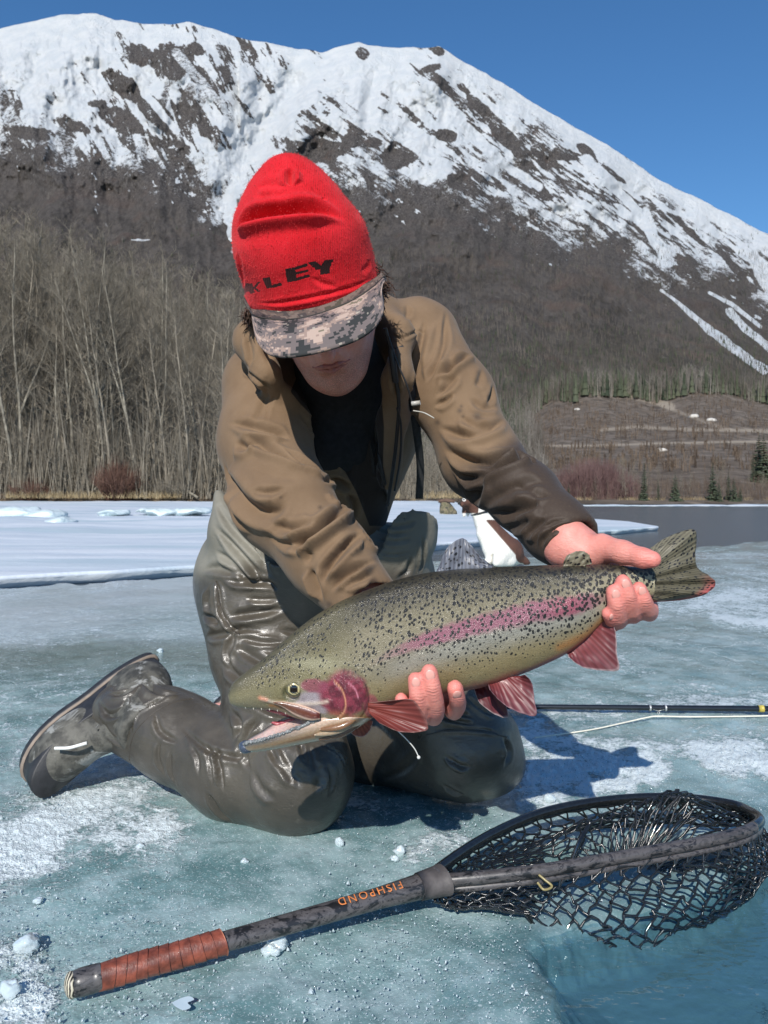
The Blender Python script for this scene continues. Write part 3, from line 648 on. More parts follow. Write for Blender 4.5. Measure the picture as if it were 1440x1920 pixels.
shrub('willow_shrub', 222, 45.9, 2.6, 2.9, REDT, 'broad reddish willow shrub in front of the bare wood', 420)
shrub('willow_shrub', 60, 46.0, 2.2, 1.6, REDT, 'low reddish shrub at the foot of the wood near the left edge', 240)
shrub('willow_shrub', 330, 46.2, 2.4, 1.7, TWIG, 'low grey-brown shrub between the red willow and the jacket', 240)
GRASS = bark('dry_grass', (.26, .19, .10), (.50, .40, .24), 3)
N = 5200; pxb = r.uniform(-260, 980, N); keep = vnoise(pxb/45, pxb*0, 0, 3) > -.25; pxb = pxb[keep]; N = len(pxb); Yb = 45+r.random(N)*1.3; A0 = PA(pxb, 0*pxb, Yb); A0[:, 2] = .62+.1*r.random(N); az = r.uniform(0, 6.28, N)
B0 = A0+np.stack([np.cos(az)*.15, np.sin(az)*.15, r.uniform(.12, .42, N)], -1); Vs, Fs = prisms(A0, B0, .012, .003, 3)
tagp(link('dry_grass', mesh_np('dry_grass', Vs, Fs), GRASS), kind='stuff')
# fallen logs on the bank
for k, (a, b, Y, lab) in enumerate([((342, 917), (372, 934), 45.4, 'pale fallen log slanting down the bank left of the man'), ((165, 930), (190, 908), 45.6, 'thin fallen pole leaning in the grass below the twin-stemmed tree')]):
    Vs, Fs = tube([P(*a, Y+.8), P((a[0]+b[0])/2, (a[1]+b[1])/2-1, Y+.3), P(*b, Y)], [.05, .07, .09], 8); tagp(link('fallen_log', mesh_np('fallen_log', Vs, Fs), PALE), lab, 'log', 'fallen logs on the left bank')

# spruces
t = NT('spruce_needles'); n_ = t.noise(t.co(), 3.5, 4, .6); t.set(Base_Color=t.mix(t.rng(n_, .35, .65), (.022, .034, .020), (.075, .092, .050)), Roughness=.8); NEEDLE = t.m
def spruce(seed, H, W):
    r = np.random.default_rng(seed); Vs, Fs, o = [], [], 0; levels = int(H*4.2)
    for k in range(levels):
        f = k/levels; z = H*(.05+.95*f); R = W*(1-f)**.85*r.uniform(.75, 1.12)+.03; nb = int(7+6*(1-f))
        for b in range(nb):
            a = r.uniform(0, 6.28); L = R*r.uniform(.7, 1.12); d = np.array([np.cos(a), np.sin(a), -.28-.2*r.random()]); s = np.array([-np.sin(a), np.cos(a), 0]); p = np.array([0, 0, z]); tip = p+d*L; tip[2] += .12*L
            w = L*.24+.02; m1 = p+d*L*.5; m2 = p+d*L*.78
            Vs += [p, m1+s*w, m1-s*w, tip, m1+np.array([0, 0, .10*L+.02]), m1-np.array([0, 0, .16*L+.03])]; Fs += [(o, o+1, o+4), (o, o+4, o+2), (o+1, o+3, o+4), (o+4, o+3, o+2), (o, o+5, o+1), (o+1, o+5, o+3), (o+2, o+3, o+5), (o, o+2, o+5)]; o += 6
    Vs += [[.02, 0, H*.97], [-.02, .02, H*.97], [0, -.02, H*.97], [0, 0, H*1.05]]; Fs += [(o, o+1, o+3), (o+1, o+2, o+3), (o+2, o, o+3)]
    tr = prisms([[0, 0, 0]], [[0, 0, H*.98]], [H*.018+.02], [.01], 6)
    m1 = mesh_np('spruce_trunk', *tr); m2 = mesh_np('spruce_crown', np.array(Vs), np.array(Fs), smooth=False); m1.materials.append(DARKB); m2.materials.append(NEEDLE); return (m1, m2, H)
spr = [spruce(1, 6, 1.15), spruce(2, 6, .85), spruce(3, 5, 1.25)]
for px, base, top, Y, k, lab in [(1266, 948, 885, 86.3, 2, 'full dark spruce standing at the water on the far right shore'), (1208, 945, 862, 87, 1, 'tall narrow spruce left of the full shoreline spruce'), (1336, 946, 866, 86.8, 0, 'tall spruce right of the full shoreline spruce'), (1348, 947, 902, 86, 2, 'short bushy spruce below the tall one on the right'), (1376, 947, 894, 86.2, 2, 'bushy spruce pair member nearest the right edge of the shore'), (1388, 946, 910, 86, 0, 'smallest spruce of the pair near the right edge'), (1366, 945, 880, 87.5, 1, 'thin spruce between the tall one and the bushy pair'), (1234, 945, 900, 87.5, 1, 'thin low spruce between the narrow and the full spruce'), (1066, 945, 905, 87, 1, 'thin spruce beside the forearm at the left end of the far shore'), (1057, 946, 915, 86.5, 0, 'small spruce touching the forearm on the far shore'),
                             (1423, 905, 810, 120, 0, 'large spruce on the right edge reaching up to the road'), (1432, 906, 812, 118, 2, 'broad spruce cut by the right edge of the photo'), (1412, 912, 845, 118, 1, 'narrow spruce left of the large one below the road'), (868, 944, 888, 80, 2, 'dark spruce behind the dog, just left of the sleeve'), (835, 940, 850, 84, 0, 'tall dark spruce seen between torso and sleeve'), (798, 940, 862, 84, 1, 'thin spruce close to the wader strap'), (815, 942, 890, 80, 2, 'short dark spruce between torso and sleeve'), (1500, 946, 870, 87, 0, 'spruce on the far shore beyond the right edge'), (1560, 947, 890, 86, 2, 'bushy spruce on the far shore beyond the right edge')]:
    zb = P(px, base, Y)[2]-.2; zt = P(px, top, Y)[2]; put_tree(spr[k], (P(px, 0, Y)[0], Y, zb), (zt-zb)/spr[k][2], px*.7, 'spruce_tree', lab, 'spruces on the far right shore')
# saplings and brush on the far right shore
pal = bark('sapling_bark', (.16, .13, .10), (.38, .34, .28))
r = np.random.default_rng(9); N = 2600; pxb = r.uniform(960, 1700, N); Yb = 87+r.random(N)**1.3*26; B0 = PA(pxb, 945-(Yb-84)*1.1, Yb); A0 = B0-[0, 0, .3]; h = r.uniform(.5, 2.6, N); B0 = B0+np.stack([r.normal(0, .12, N)*h, r.normal(0, .1, N), h], -1); M = A0+(B0-A0)*.6; C = M+np.stack([r.normal(0, .3, N), r.normal(0, .3, N), h*.3], -1)
Vs, Fs = prisms(np.vstack([A0, M]), np.vstack([B0, C]), .022, .006, 3); tagp(link('shore_brush', mesh_np('shore_brush', Vs, Fs), bark('shore_brush_twigs', (.085, .06, .045), (.19, .145, .11), .6)), kind='stuff')
N = 2600; pxb = r.normal(1110, 42, N); Yb = 88+r.random(N)*10; B0 = PA(pxb, 945-(Yb-84)*1.0, Yb); A0 = B0-[0, 0, .3]; h = r.uniform(1.2, 5.0, N)*(1-((pxb-1110)/130)**2).clip(.15, 1); B0 = B0+np.stack([r.normal(0, .10, N)*h, r.normal(0, .1, N), h], -1); M = A0+(B0-A0)*.6; C = M+np.stack([r.normal(0, .35, N), r.normal(0, .3, N), h*.25], -1)
Vs, Fs = prisms(np.vstack([A0, M]), np.vstack([B0, C]), .024, .008, 3); tagp(link('willow_thicket', mesh_np('willow_thicket', Vs, Fs), bark('red_willow_stems', (.10, .058, .055), (.20, .125, .115), 1)), kind='stuff')
for i in range(34):
    px = rt.uniform(960, 1500); Y = rt.uniform(87, 104); k = bare[[0, 1, 5, 6][i % 4]]; top = rt.uniform(845, 900); z = CH-(945-(Y-84)*1.1-HZ)/F*Y-.2; h = (HZ-top)/F*Y+CH-z
    put_tree(k, (P(px, 0, Y)[0], Y, z), max(1.5, h)/k[2]*.9, rt.random()*6.3, 'bare_tree', 'small leafless sapling on the far right shore, %s' % ('between forearm and red willows' if px < 1120 else 'between red willows and the full spruce' if px < 1266 else 'right of the full spruce'), 'bare saplings on the far right shore')
N = 2500; pxb = r.uniform(980, 1700, N); keep = vnoise(pxb/28, pxb*0, 0, 8) > -.1; pxb = pxb[keep]; N = len(pxb); Yb = 87+r.random(N)*1.6; A0 = PA(pxb, 947-(Yb-84)*.8, Yb); B0 = A0+np.stack([r.normal(0, .2, N), r.normal(0, .2, N), r.uniform(.25, .8, N)], -1)
Vs, Fs = prisms(A0, B0, .035, .008, 3); tagp(link('shore_grass', mesh_np('shore_grass', Vs, Fs), GRASS), kind='stuff')
# forest belt above the logged hill: spruces and pale bare trunks; and brush woods higher up
def scatter_on(Vg, N, seed, keep, hfun, mat, name, spruce_=False, rad=.12):
    r = np.random.default_rng(seed); nu, nv = Vg.shape[:2]; i = r.uniform(0, nu-1.001, N); j = r.uniform(0, nv-2.001, N); a, b = i.astype(int), j.astype(int)
    p = Vg[a, b]+(Vg[a+1, b]-Vg[a, b])*(i-a)[:, None]+(Vg[a, b+1]-Vg[a, b])*(j-b)[:, None]
    px, py = PIX(p); k = keep(px, py, r); p, px, py = p[k], px[k], py[k]; h = hfun(px, py, r, p[:, 1]); n = len(p)
    if spruce_:
        tiers = []
        for z0, z1, w in ((.05, .5, .13), (.3, .75, .095), (.55, 1.02, .06)):
            tiers.append(prisms(p+np.stack([0*h, 0*h, h*z0], -1), p+np.stack([0*h, 0*h, h*z1], -1), h*w, .02, 5))
        Vs, Fs = cat(tiers)
    else:
        ln = np.stack([r.normal(0, .04, n)*h, r.normal(0, .04, n)*h, h], -1); q = p+ln; parts_ = [prisms(p-[0, 0, .5], q, rad*h/10, rad*.2, 3)]
        for s in range(4):
            az = r.uniform(0, 6.28, n); m = p+ln*r.uniform(.3, .8, n)[:, None]; parts_.append(prisms(m, m+np.stack([np.cos(az)*.16*h, np.sin(az)*.16*h, .2*h], -1), rad*.4*h/10, rad*.1, 3))
        Vs, Fs = cat(parts_)
    tagp(link(name, mesh_np(name, Vs, Fs, smooth=False), mat), kind='stuff')
far_green = bark('far_spruce_needles', (.030, .040, .026), (.085, .095, .06), .08); far_grey = bark('far_bare_wood', (.10, .085, .07), (.26, .235, .20), .05)
hillband = lambda px, py, r: (py < np.interp(px, HT[:, 0], HT[:, 1])+12+14*vnoise(px/18, px*0, 0, 5)*(px < 1080)) & (px > 650)
scatter_on(HILL_V, 13000, 1, hillband, lambda px, py, r, Y: 2.5+9.5*r.random(len(px))**1.4, far_green, 'spruce_belt', True)
scatter_on(HILL_V, 24000, 2, hillband, lambda px, py, r, Y: r.uniform(5, 13, len(px)), far_grey, 'bare_tree_belt', rad=.16)
scatter_on(HILL_V, 16000, 3, lambda px, py, r: (px < 1010+20*vnoise(py/20, 0*py, 0, 4)) & (px > 600), lambda px, py, r, Y: r.uniform(3.5, 9, len(px))*(Y/250)**.5, far_grey, 'hillside_bare_wood', rad=.15)
scatter_on(HILL_V, 5000, 4, lambda px, py, r: (px < 990) & (px > 600), lambda px, py, r, Y: r.uniform(3, 7, len(px))*(Y/250)**.5, far_green, 'hillside_spruces', True)
scatter_on(HILL_V, 16000, 14, lambda px, py, r: (px > 980) & (py < 885) & (vnoise(px/14, py/5, 0, 14) > -.1) & (np.abs(py-832) > 5), lambda px, py, r, Y: r.uniform(.5, 2.3, len(px)), bark('slash_brush', (.06, .042, .03), (.20, .15, .11), .3), 'logging_slash', rad=.35)
scatter_on(MNT_V, 60000, 5, lambda px, py, r: (py > 470+60*vnoise(px/70, py/70, 0, 2)) & (py < 900) & (px > -300) & (px < 1700), lambda px, py, r, Y: r.uniform(8, 17, len(px)), bark('mountain_brush_wood', (.07, .058, .048), (.17, .145, .12), .01), 'mountain_brush', rad=.32)
scatter_on(MNT_V, 30000, 6, lambda px, py, r: (py > 430) & (py < 900) & (px > -300) & (px < 1700) & (r.random(len(px)) < sm(560, 760, py)*.8*sm(500, 900, px)+.05+.12*(vnoise(px/40, py/25, 0, 6) > .45)), lambda px, py, r, Y: r.uniform(7, 16, len(px)), far_green, 'mountain_spruces', True)
for k, (px, py, w, lab) in enumerate([(1082, 769, .9, 'bright white boulder on the left of the logged hill'), (1239, 846, 1.0, 'pale boulder below the road on the logged hill'), (1300, 782, 1.3, 'pale rock outcrop in the middle of the logged hill'), (1333, 789, 1.2, 'flat pale rock right of the middle outcrop'), (1125, 734, 1.1, 'small pale rock near the crest of the logged hill'), (1343, 733, 1.4, 'white rock on the crest at the right of the logged hill')]):
    j = np.unravel_index(np.argmin((PIX(HILL_V[:, :-1])[0]-px)**2+(PIX(HILL_V[:, :-1])[1]-py)**2), HILL_V[:, :-1].shape[:2]); c = HILL_V[j]
    Vs, Fs = sphere((0, 0, 0), (w*1.4, w, w*.8), 8, 12); Vs = Vs*(1+.25*vnoise(Vs[:, 0]*1.5, Vs[:, 1]*1.5, Vs[:, 2]*1.5+9, k))[:, None]
    tagp(link('boulder', mesh_np('boulder', Vs, Fs), simple('pale_rock', (.5, .47, .42), .8, .2, 2, .2), loc=tuple(c)), lab, 'boulder', 'pale boulders on the logged hill')
# ------------------------------------------------------------------ the angler
man = empty('person', (-.05, 1.45, 0), 'kneeling angler in tan jacket, red beanie and grey waders, holding up the trout', 'person')
ax_up = unit([-.20, -.55, .807]); ax_f = np.array([.04, -.82, -.56]); ax_f = unit(ax_f-ax_up*(ax_f@ax_up)); ax_r = np.cross(ax_up, ax_f)   # ax_r -> picture left
HR = np.array([ax_r, ax_f, ax_up]); HC = P(604, 566, 1.17)
def hp(r_, f_, u_): return HC+ax_r*r_+ax_f*f_+ax_up*u_
SR, ER, WR = P(494, 722, 1.33), P(532, 945, 1.19), P(700, 1130, 1.085)       # his right arm (picture left)
SL, EL, WL = P(800, 645, 1.36), P(902, 862, 1.25), P(1070, 1022, 1.075)     # his left arm
CHEST, WAIST, HIP = P(640, 760, 1.43), P(600, 980, 1.49), P(600, 1085, 1.52)
KR, AR = P(556, 1455, 1.31), P(250, 1342, 1.50)
KL, AL = P(872, 1402, 1.39), P(500, 1352, 1.80)
# hands: chains of joints in picture coordinates (px,py,depth) with radii in metres
def ch(pts): return [P(*q) for q in pts]
HAND_R = [ # fingers coming up in front of the belly
 (ch([(742, 1330, 1.03), (748, 1352, .995), (756, 1345, .965), (754, 1322, .945), (752, 1311, .942)]), [.0098, .0100, .0096, .0088, .0080]),
 (ch([(775, 1335, 1.04), (782, 1352, 1.00), (788, 1342, .962), (783, 1308, .940), (779, 1274, .938)]), [.0105, .0108, .0106, .0101, .0092]),
 (ch([(808, 1325, 1.04), (812, 1345, 1.00), (817, 1328, .960), (811, 1292, .938), (805, 1260, .936)]), [.0110, .0114, .0113, .0108, .0099]),
 (ch([(842, 1318, 1.05), (850, 1335, 1.02), (858, 1322, .985), (857, 1308, .960), (853, 1290, .948)]), [.0105, .0108, .0108, .0102, .0098])]
THUMB_R = (ch([(720, 1240, 1.10), (700, 1285, 1.085), (690, 1310, 1.07)]), [.014, .0125, .010])
HAND_L = [
 (ch([(1190, 1085, 1.10), (1216, 1130, 1.065), (1217, 1150, 1.02), (1208, 1128, .990), (1198, 1104, .986)]), [.0105, .0112, .0112, .0104, .0093]),
 (ch([(1165, 1085, 1.10), (1185, 1138, 1.06), (1187, 1153, 1.01), (1178, 1122, .982), (1168, 1091, .979)]), [.0110, .0116, .0115, .0108, .0096]),
 (ch([(1140, 1088, 1.10), (1155, 1145, 1.06), (1160, 1164, 1.01), (1156, 1138, .982), (1150, 1110, .979)]), [.0105, .0112, .0112, .0106, .0096]),
 (ch([(1115, 1090, 1.10), (1128, 1150, 1.06), (1148, 1172, 1.025), (1146, 1160, .995), (1139, 1150, .985)]), [.0095, .0098, .0098, .0090, .0078])]
THUMB_L = (ch([(1090, 1030, 1.065), (1128, 1027, 1.045), (1168, 1036, 1.015), (1205, 1046, .992), (1224, 1049, .985)]), [.0175, .0175, .0150, .0122, .0105])
def head_sdf(p):
    hd = ell(p, hp(0, -.012, .035), HR, (.074, .092, .092))
    hd = smin(hd, ell(p, hp(0, .028, -.045), HR, (.056, .058, .068)), .03)                      # face
    hd = smin(hd, rc(p, hp(-.014, .056, -.096), hp(.014, .056, -.096), .018, .018), .026)       # chin bar
    hd = smin(hd, rc(p, hp(0, .064, -.100), hp(0, .060, -.095), .019, .019), .02)               # chin
    for s in (-1, 1):
        hd = smin(hd, rc(p, hp(s*.049, .0, -.050), hp(s*.026, .042, -.088), .017, .015), .028)   # jaw
        hd = smin(hd, rc(p, hp(s*.040, .058, -.022), hp(s*.034, .060, -.03), .020, .018), .02)  # cheek
        hd = smin(hd, ell(p, hp(s*.074, -.012, -.022), HR, (.010, .019, .031)), .006)           # ear
        hd = smax(hd, -ell(p, hp(s*.031, .092, .004), HR, (.016, .010, .011)), .012)            # eye socket
        hd = smin(hd, ell(p, hp(s*.031, .073, .003), HR, (.0135, .012, .0105)), .003)           # eyeball lid
    hd = smin(hd, rc(p, hp(0, .086, .004), hp(0, .106, -.037), .009, .0125), .010)              # nose
    for s in (-1, 1): hd = smin(hd, rc(p, hp(s*.010, .090, -.040), hp(s*.011, .088, -.040), .0078, .0078), .006)
    hd = smin(hd, ell(p, hp(0, .078, -.060), HR, (.026, .014, .014)), .012)                     # muzzle
    hd = smin(hd, rc(p, hp(-.018, .082, -.0590), hp(.018, .082, -.0590), .0045, .0045), .006)   # upper lip
    hd = smin(hd, rc(p, hp(-.015, .081, -.0705), hp(.015, .081, -.0705), .0058, .0058), .006)   # lower lip
    hd = smax(hd, -rc(p, hp(-.023, .090, -.0640), hp(.023, .090, -.0640), .0022, .0022), .004)  # mouth line
    return hd
def hand_sdf(p, d, which):
    for W, K, fing, th, pr in [((P(690, 1120, 1.105), [f[0][0] for f in HAND_R], HAND_R, THUMB_R, .019), (P(1066, 1012, 1.075), [f[0][0] for f in HAND_L], HAND_L, THUMB_L, .019))[which]]:
        h = None
        for i, k in enumerate(K):
            base = W+(K[1]-W)*.22+(k-K[1])*.25
            e = rc(p, base, k, .021, .0135); h = e if h is None else smin(h, e, .012)
        h = smin(h, rc(p, W, W+(K[1]-W)*.3, .027, .025), .015)
        for q, r_ in fing:
            h = smin(h, chain(p, list(smoothline(q, 11)), list(np.interp(np.linspace(0, 4, 11), range(5), r_)), .0), .0018)
        e = chain(p, th[0], th[1], .006)
        if pr: h = smin(h, rc(p, W, th[0][0], .024, .0175), .014)
        h = smin(h, e, .006); d = smin(d, h, .008)
    # heel of his left hand over the wrist of the fish
    if which: d = smin(d, chain(p, [P(1052, 1030, 1.075), P(1085, 1040, 1.06), P(1120, 1040, 1.05)], [.024, .020, .016], .01), .012)
    return d
def body_sdf(p):
    d = np.full(len(p), 9.)
    # torso and limbs, mostly under the clothes
    d = chain(p, [CHEST+[0, .01, .02], WAIST+[0, .02, 0], HIP+[0, .02, 0]], [.10, .09, .10], .05)
    d = smin(d, chain(p, [SR, ER, P(680, 1110, 1.10)], [.042, .034, .031], .02), .03)
    d = smin(d, chain(p, [SL+[0, .01, 0], EL+[0, .006, 0], P(982, 932, 1.17), P(1036, 992, 1.105)], [.032, .028, .026, .029], .02), .03)
    d = smin(d, rc(p, P(600, 700, 1.42), SR, .05, .04), .03); d = smin(d, rc(p, P(680, 700, 1.43), SL, .05, .036), .03)
    d = smin(d, chain(p, [P(520, 1110, 1.51), P(505, 1210, 1.48), KR+[0, .02, 0], AR, P(150, 1400, 1.52)], [.062, .06, .052, .042, .028], .03), .04)
    d = smin(d, chain(p, [P(680, 1100, 1.52), KL+[0, .02, 0], AL, P(410, 1340, 1.90)], [.07, .058, .042, .028], .03), .03)
    # neck and head
    d = smin(d, rc(p, P(640, 700, 1.36), hp(0, -.02, -.05), .062, .056), .03)
    m_ = np.linalg.norm(p-HC, axis=1) < .22
    if m_.any(): d[m_] = smin(d[m_], head_sdf(p[m_]), .02)
    for C_h, f_ in ((P(790, 1250, 1.02), 0), (P(1140, 1080, 1.04), 1)):
        m_ = np.linalg.norm(p-C_h, axis=1) < .20
        if m_.any(): d[m_] = hand_sdf(p[m_], d[m_], f_)
    return d
V, Fq = implicit(body_sdf, (-.58, .90, -.02), (.42, 2.02, .96), .0034)
V = laplace(V, Fq, 1, .4); N = normals(V, Fq)
# skin colouring: red knuckles and fingertips, lips, stubble, nails
red = np.zeros(len(V)); nail = np.zeros(len(V)); px_, py_ = PIX(V)
hands = ((V[:, 1] < 1.16) & (((px_ > 700) & (py_ > 1180)) | (px_ > 1020)))
red[hands] = .45
for fing in (HAND_R, HAND_L):
    for q, r_ in fing:
        for jn, k_ in ((4, .55), (2, .45), (3, .25)): red += k_*np.exp(-(np.linalg.norm(V-q[jn], axis=1)/.011)**2)*hands
        dirf = unit(q[4]-q[3]); 
        n_c = q[4]-dirf*.002+np.array([0, -1, .15])*r_[4]*.96; nd = np.linalg.norm((V-n_c)*[1, 1, 1], axis=1); nail = np.maximum(nail, sm(.0078, .0062, nd)*(N[:, 1] < -.45))
red += .4*np.exp(-(np.linalg.norm(V-THUMB_L[0][4], axis=1)/.02)**2)
q = (V-HC)@HR.T; lips = np.exp(-((q[:, 0]/.022)**4)-(((q[:, 2]+.0645)/.0065)**2))*(q[:, 1] > .07); red += .6*lips+.35*np.exp(-(np.linalg.norm(q-[0, .105, -.036], axis=1)/.018)**2)
beard = sm(-.045, -.075, q[:, 2])*(q[:, 1] > .0)*(np.linalg.norm(q, axis=1) < .15)
t = NT('skin'); ob = t.co(); n1 = t.noise(ob, 60, 5, .6); n2 = t.noise(ob, 700, 3, .6)
base = t.mix(t.rng(n1, .3, .7), (.60, .27, .21), (.70, .35, .28)); c = t.mix(t.rng(t.attr('red'), 0, 1, 0, .85), base, (.72, .20, .17))
c = t.mix(t.math('MULTIPLY', t.attr('beard'), t.rng(t.noise(ob, 900, 2), .4, .6, .15, .7)), c, (.20, .10, .07)); c = t.mix(t.math('MULTIPLY', t.attr('nail'), .55), c, (.80, .52, .46))
wr = t.noise(t.co('Object', (1, 1, 2.5)), 160, 5, .65); wv = t.n('TexWave'); wv.bands_direction = 'Z'; wv.inputs['Scale'].default_value = 85; wv.inputs['Distortion'].default_value = 7; wv.inputs['Detail'].default_value = 2; t.l(ob, wv.inputs[0]); wr = t.math('ADD', wr, t.math('MULTIPLY', t.math('MULTIPLY', wv.outputs[1], t.attr('crease')), .5)); c = t.mix(t.math('MULTIPLY', t.math('MULTIPLY', t.rng(wv.outputs[1], .5, .1), t.attr('crease')), .28), c, (.42, .13, .10))
c = t.mix(t.rng(t.noise(ob, 130, 4, .7), .52, .70, 0, .35), c, (.70, .19, .15)); t.set(Base_Color=c, Roughness=t.rng(t.attr('nail'), 0, 1, .50, .25), Normal=t.bump(t.math('ADD', t.math('MULTIPLY', n2, .3), wr), .45, .0022), Subsurface_Weight=.15, Subsurface_Radius=(1, .35, .2), Subsurface_Scale=.006, Coat_Weight=.04, Coat_Roughness=.3)
NAILS = []
for fing, W in ((HAND_R, P(790, 1340, 1.05)), (HAND_L, P(1170, 1160, 1.08))):
    for q, r_ in fing[(1 if fing is HAND_R else 0):]:
        al = unit(q[4]-q[3]); nn_ = np.array([0, -1., .12]); nn_ = unit(nn_-al*(nn_@al)); sdn = np.cross(al, nn_); Vs, Fs = sphere((0, 0, 0), (1, 1, 1), 10, 16)
        Vs = Vs[:, :1]*sdn*r_[4]*.56+Vs[:, 1:2]*nn_*.0016+Vs[:, 2:3]*al*r_[4]*.70; c_ = q[4]-al*r_[4]*.12+nn_*(r_[4]*.93)
        NAILS.append((Vs+c_, Fs))
nail = nail*0
crease = np.zeros(len(V))
for fing in (HAND_R, HAND_L):
    for q, r_ in fing:
        for jn, k_ in ((2, 1), (3, 1)): crease += k_*np.exp(-(np.linalg.norm(V-q[jn]-np.array([0, -r_[jn], 0]), axis=1)/.0075)**2)*hands
for jn in (2, 3): crease += np.exp(-(np.linalg.norm(V-THUMB_L[0][jn], axis=1)/.017)**2)
part('body', V, Fq, t.m, man, attrs={'red': red.clip(0, 1), 'beard': beard, 'nail': nail, 'crease': crease.clip(0, 1)})

t = NT('fingernail'); t.set(Base_Color=(.70, .345, .29), Roughness=.38)
for Vs, Fs in NAILS: part('fingernail', Vs, Fs, t.m, man)
LIP = simple('lips', (.36, .13, .105), .5, .15, 200, .2)
def lips_sdf(p):
    d = chain(p, [hp(-.027, .0820, -.0620), hp(-.010, .0925, -.0605), hp(0, .0935, -.0620), hp(.010, .0925, -.0605), hp(.027, .0820, -.0620)], [.0014, .0032, .0028, .0032, .0014], .002)
    d = smin(d, chain(p, [hp(-.022, .084, -.0655), hp(0, .0920, -.0695), hp(.022, .084, -.0655)], [.0016, .0040, .0016], .002), .001)
    return smax(d, -chain(p, [hp(-.026, .089, -.0648), hp(0, .101, -.0665), hp(.026, .089, -.0648)], [.0009, .0013, .0009]), .0008)
V, Fq = implicit(lips_sdf, hp(0, .09, -.066)-.035, hp(0, .09, -.066)+.035, .0012); part('lips', V, Fq, LIP, man)
# ---- jacket
def jacket_sdf(p):
    d = chain(p, [P(640, 700, 1.44), P(640, 790, 1.46), P(600, 985, 1.50)], [.125, .135, .118], .05)
    d = smin(d, rc(p, P(610, 690, 1.42), SR+[.01, .01, .0], .10, .070), .05)
    d = smin(d, chain(p, [P(690, 660, 1.43), P(780, 625, 1.38)], [.10, .062], .03), .05)
    aR = chain(p, [SR, P(497, 830, 1.27), ER, P(612, 1040, 1.13), P(690, 1138, 1.075)], [.066, .070, .069, .057, .047], .03)
    aL = chain(p, [P(795, 640, 1.37), P(850, 745, 1.30), EL, P(982, 930, 1.165), P(1040, 990, 1.11), P(1085, 1026, 1.075)], [.062, .062, .057, .048, .043, .040], .03)
    cuts = ((P(1072, 1014, 1.085), P(1120, 1054, 1.04), .031), (P(690, 1138, 1.075), P(722, 1171, 1.045), .038))
    for k, (a, b, r1) in enumerate(cuts):
        ax = unit(b-a); e = (aL, aR)[k]; e = smax(e, (p-a)@ax-.008, .006); e = smax(e, -rc(p, a-ax*.012, b, r1, r1), .003); d = smin(d, e, .025)
    # hood bunched behind and at the sides of the neck, standing collar
    hood = chain(p, [P(500, 700, 1.20), P(478, 640, 1.23), P(520, 600, 1.33), P(620, 590, 1.38), P(700, 600, 1.34), P(742, 630, 1.26), P(745, 705, 1.22)], [.022, .030, .045, .05, .042, .028, .020], .02)
    d = smin(d, hood, .03)
    d = smin(d, chain(p, [P(498, 705, 1.20), P(540, 745, 1.235), P(575, 775, 1.26)], [.013, .012, .008], .02), .02)
    d = smin(d, chain(p, [P(745, 700, 1.22), P(735, 790, 1.27), P(730, 900, 1.31)], [.018, .022, .02], .02), .03)
    # neck opening
    d = smax(d, -rc(p, P(640, 660, 1.27), P(625, 560, 1.14), .078, .10), .015)
    return d
V, Fq = implicit(jacket_sdf, (-.36, .98, .30), (.34, 1.68, .98), .0055)
V = laplace(V, Fq, 2, .5); V, Fq = subdiv(V, Fq); V = laplace(V, Fq, 2, .5); tree = bvh(V, Fq); N = normals(V, Fq)
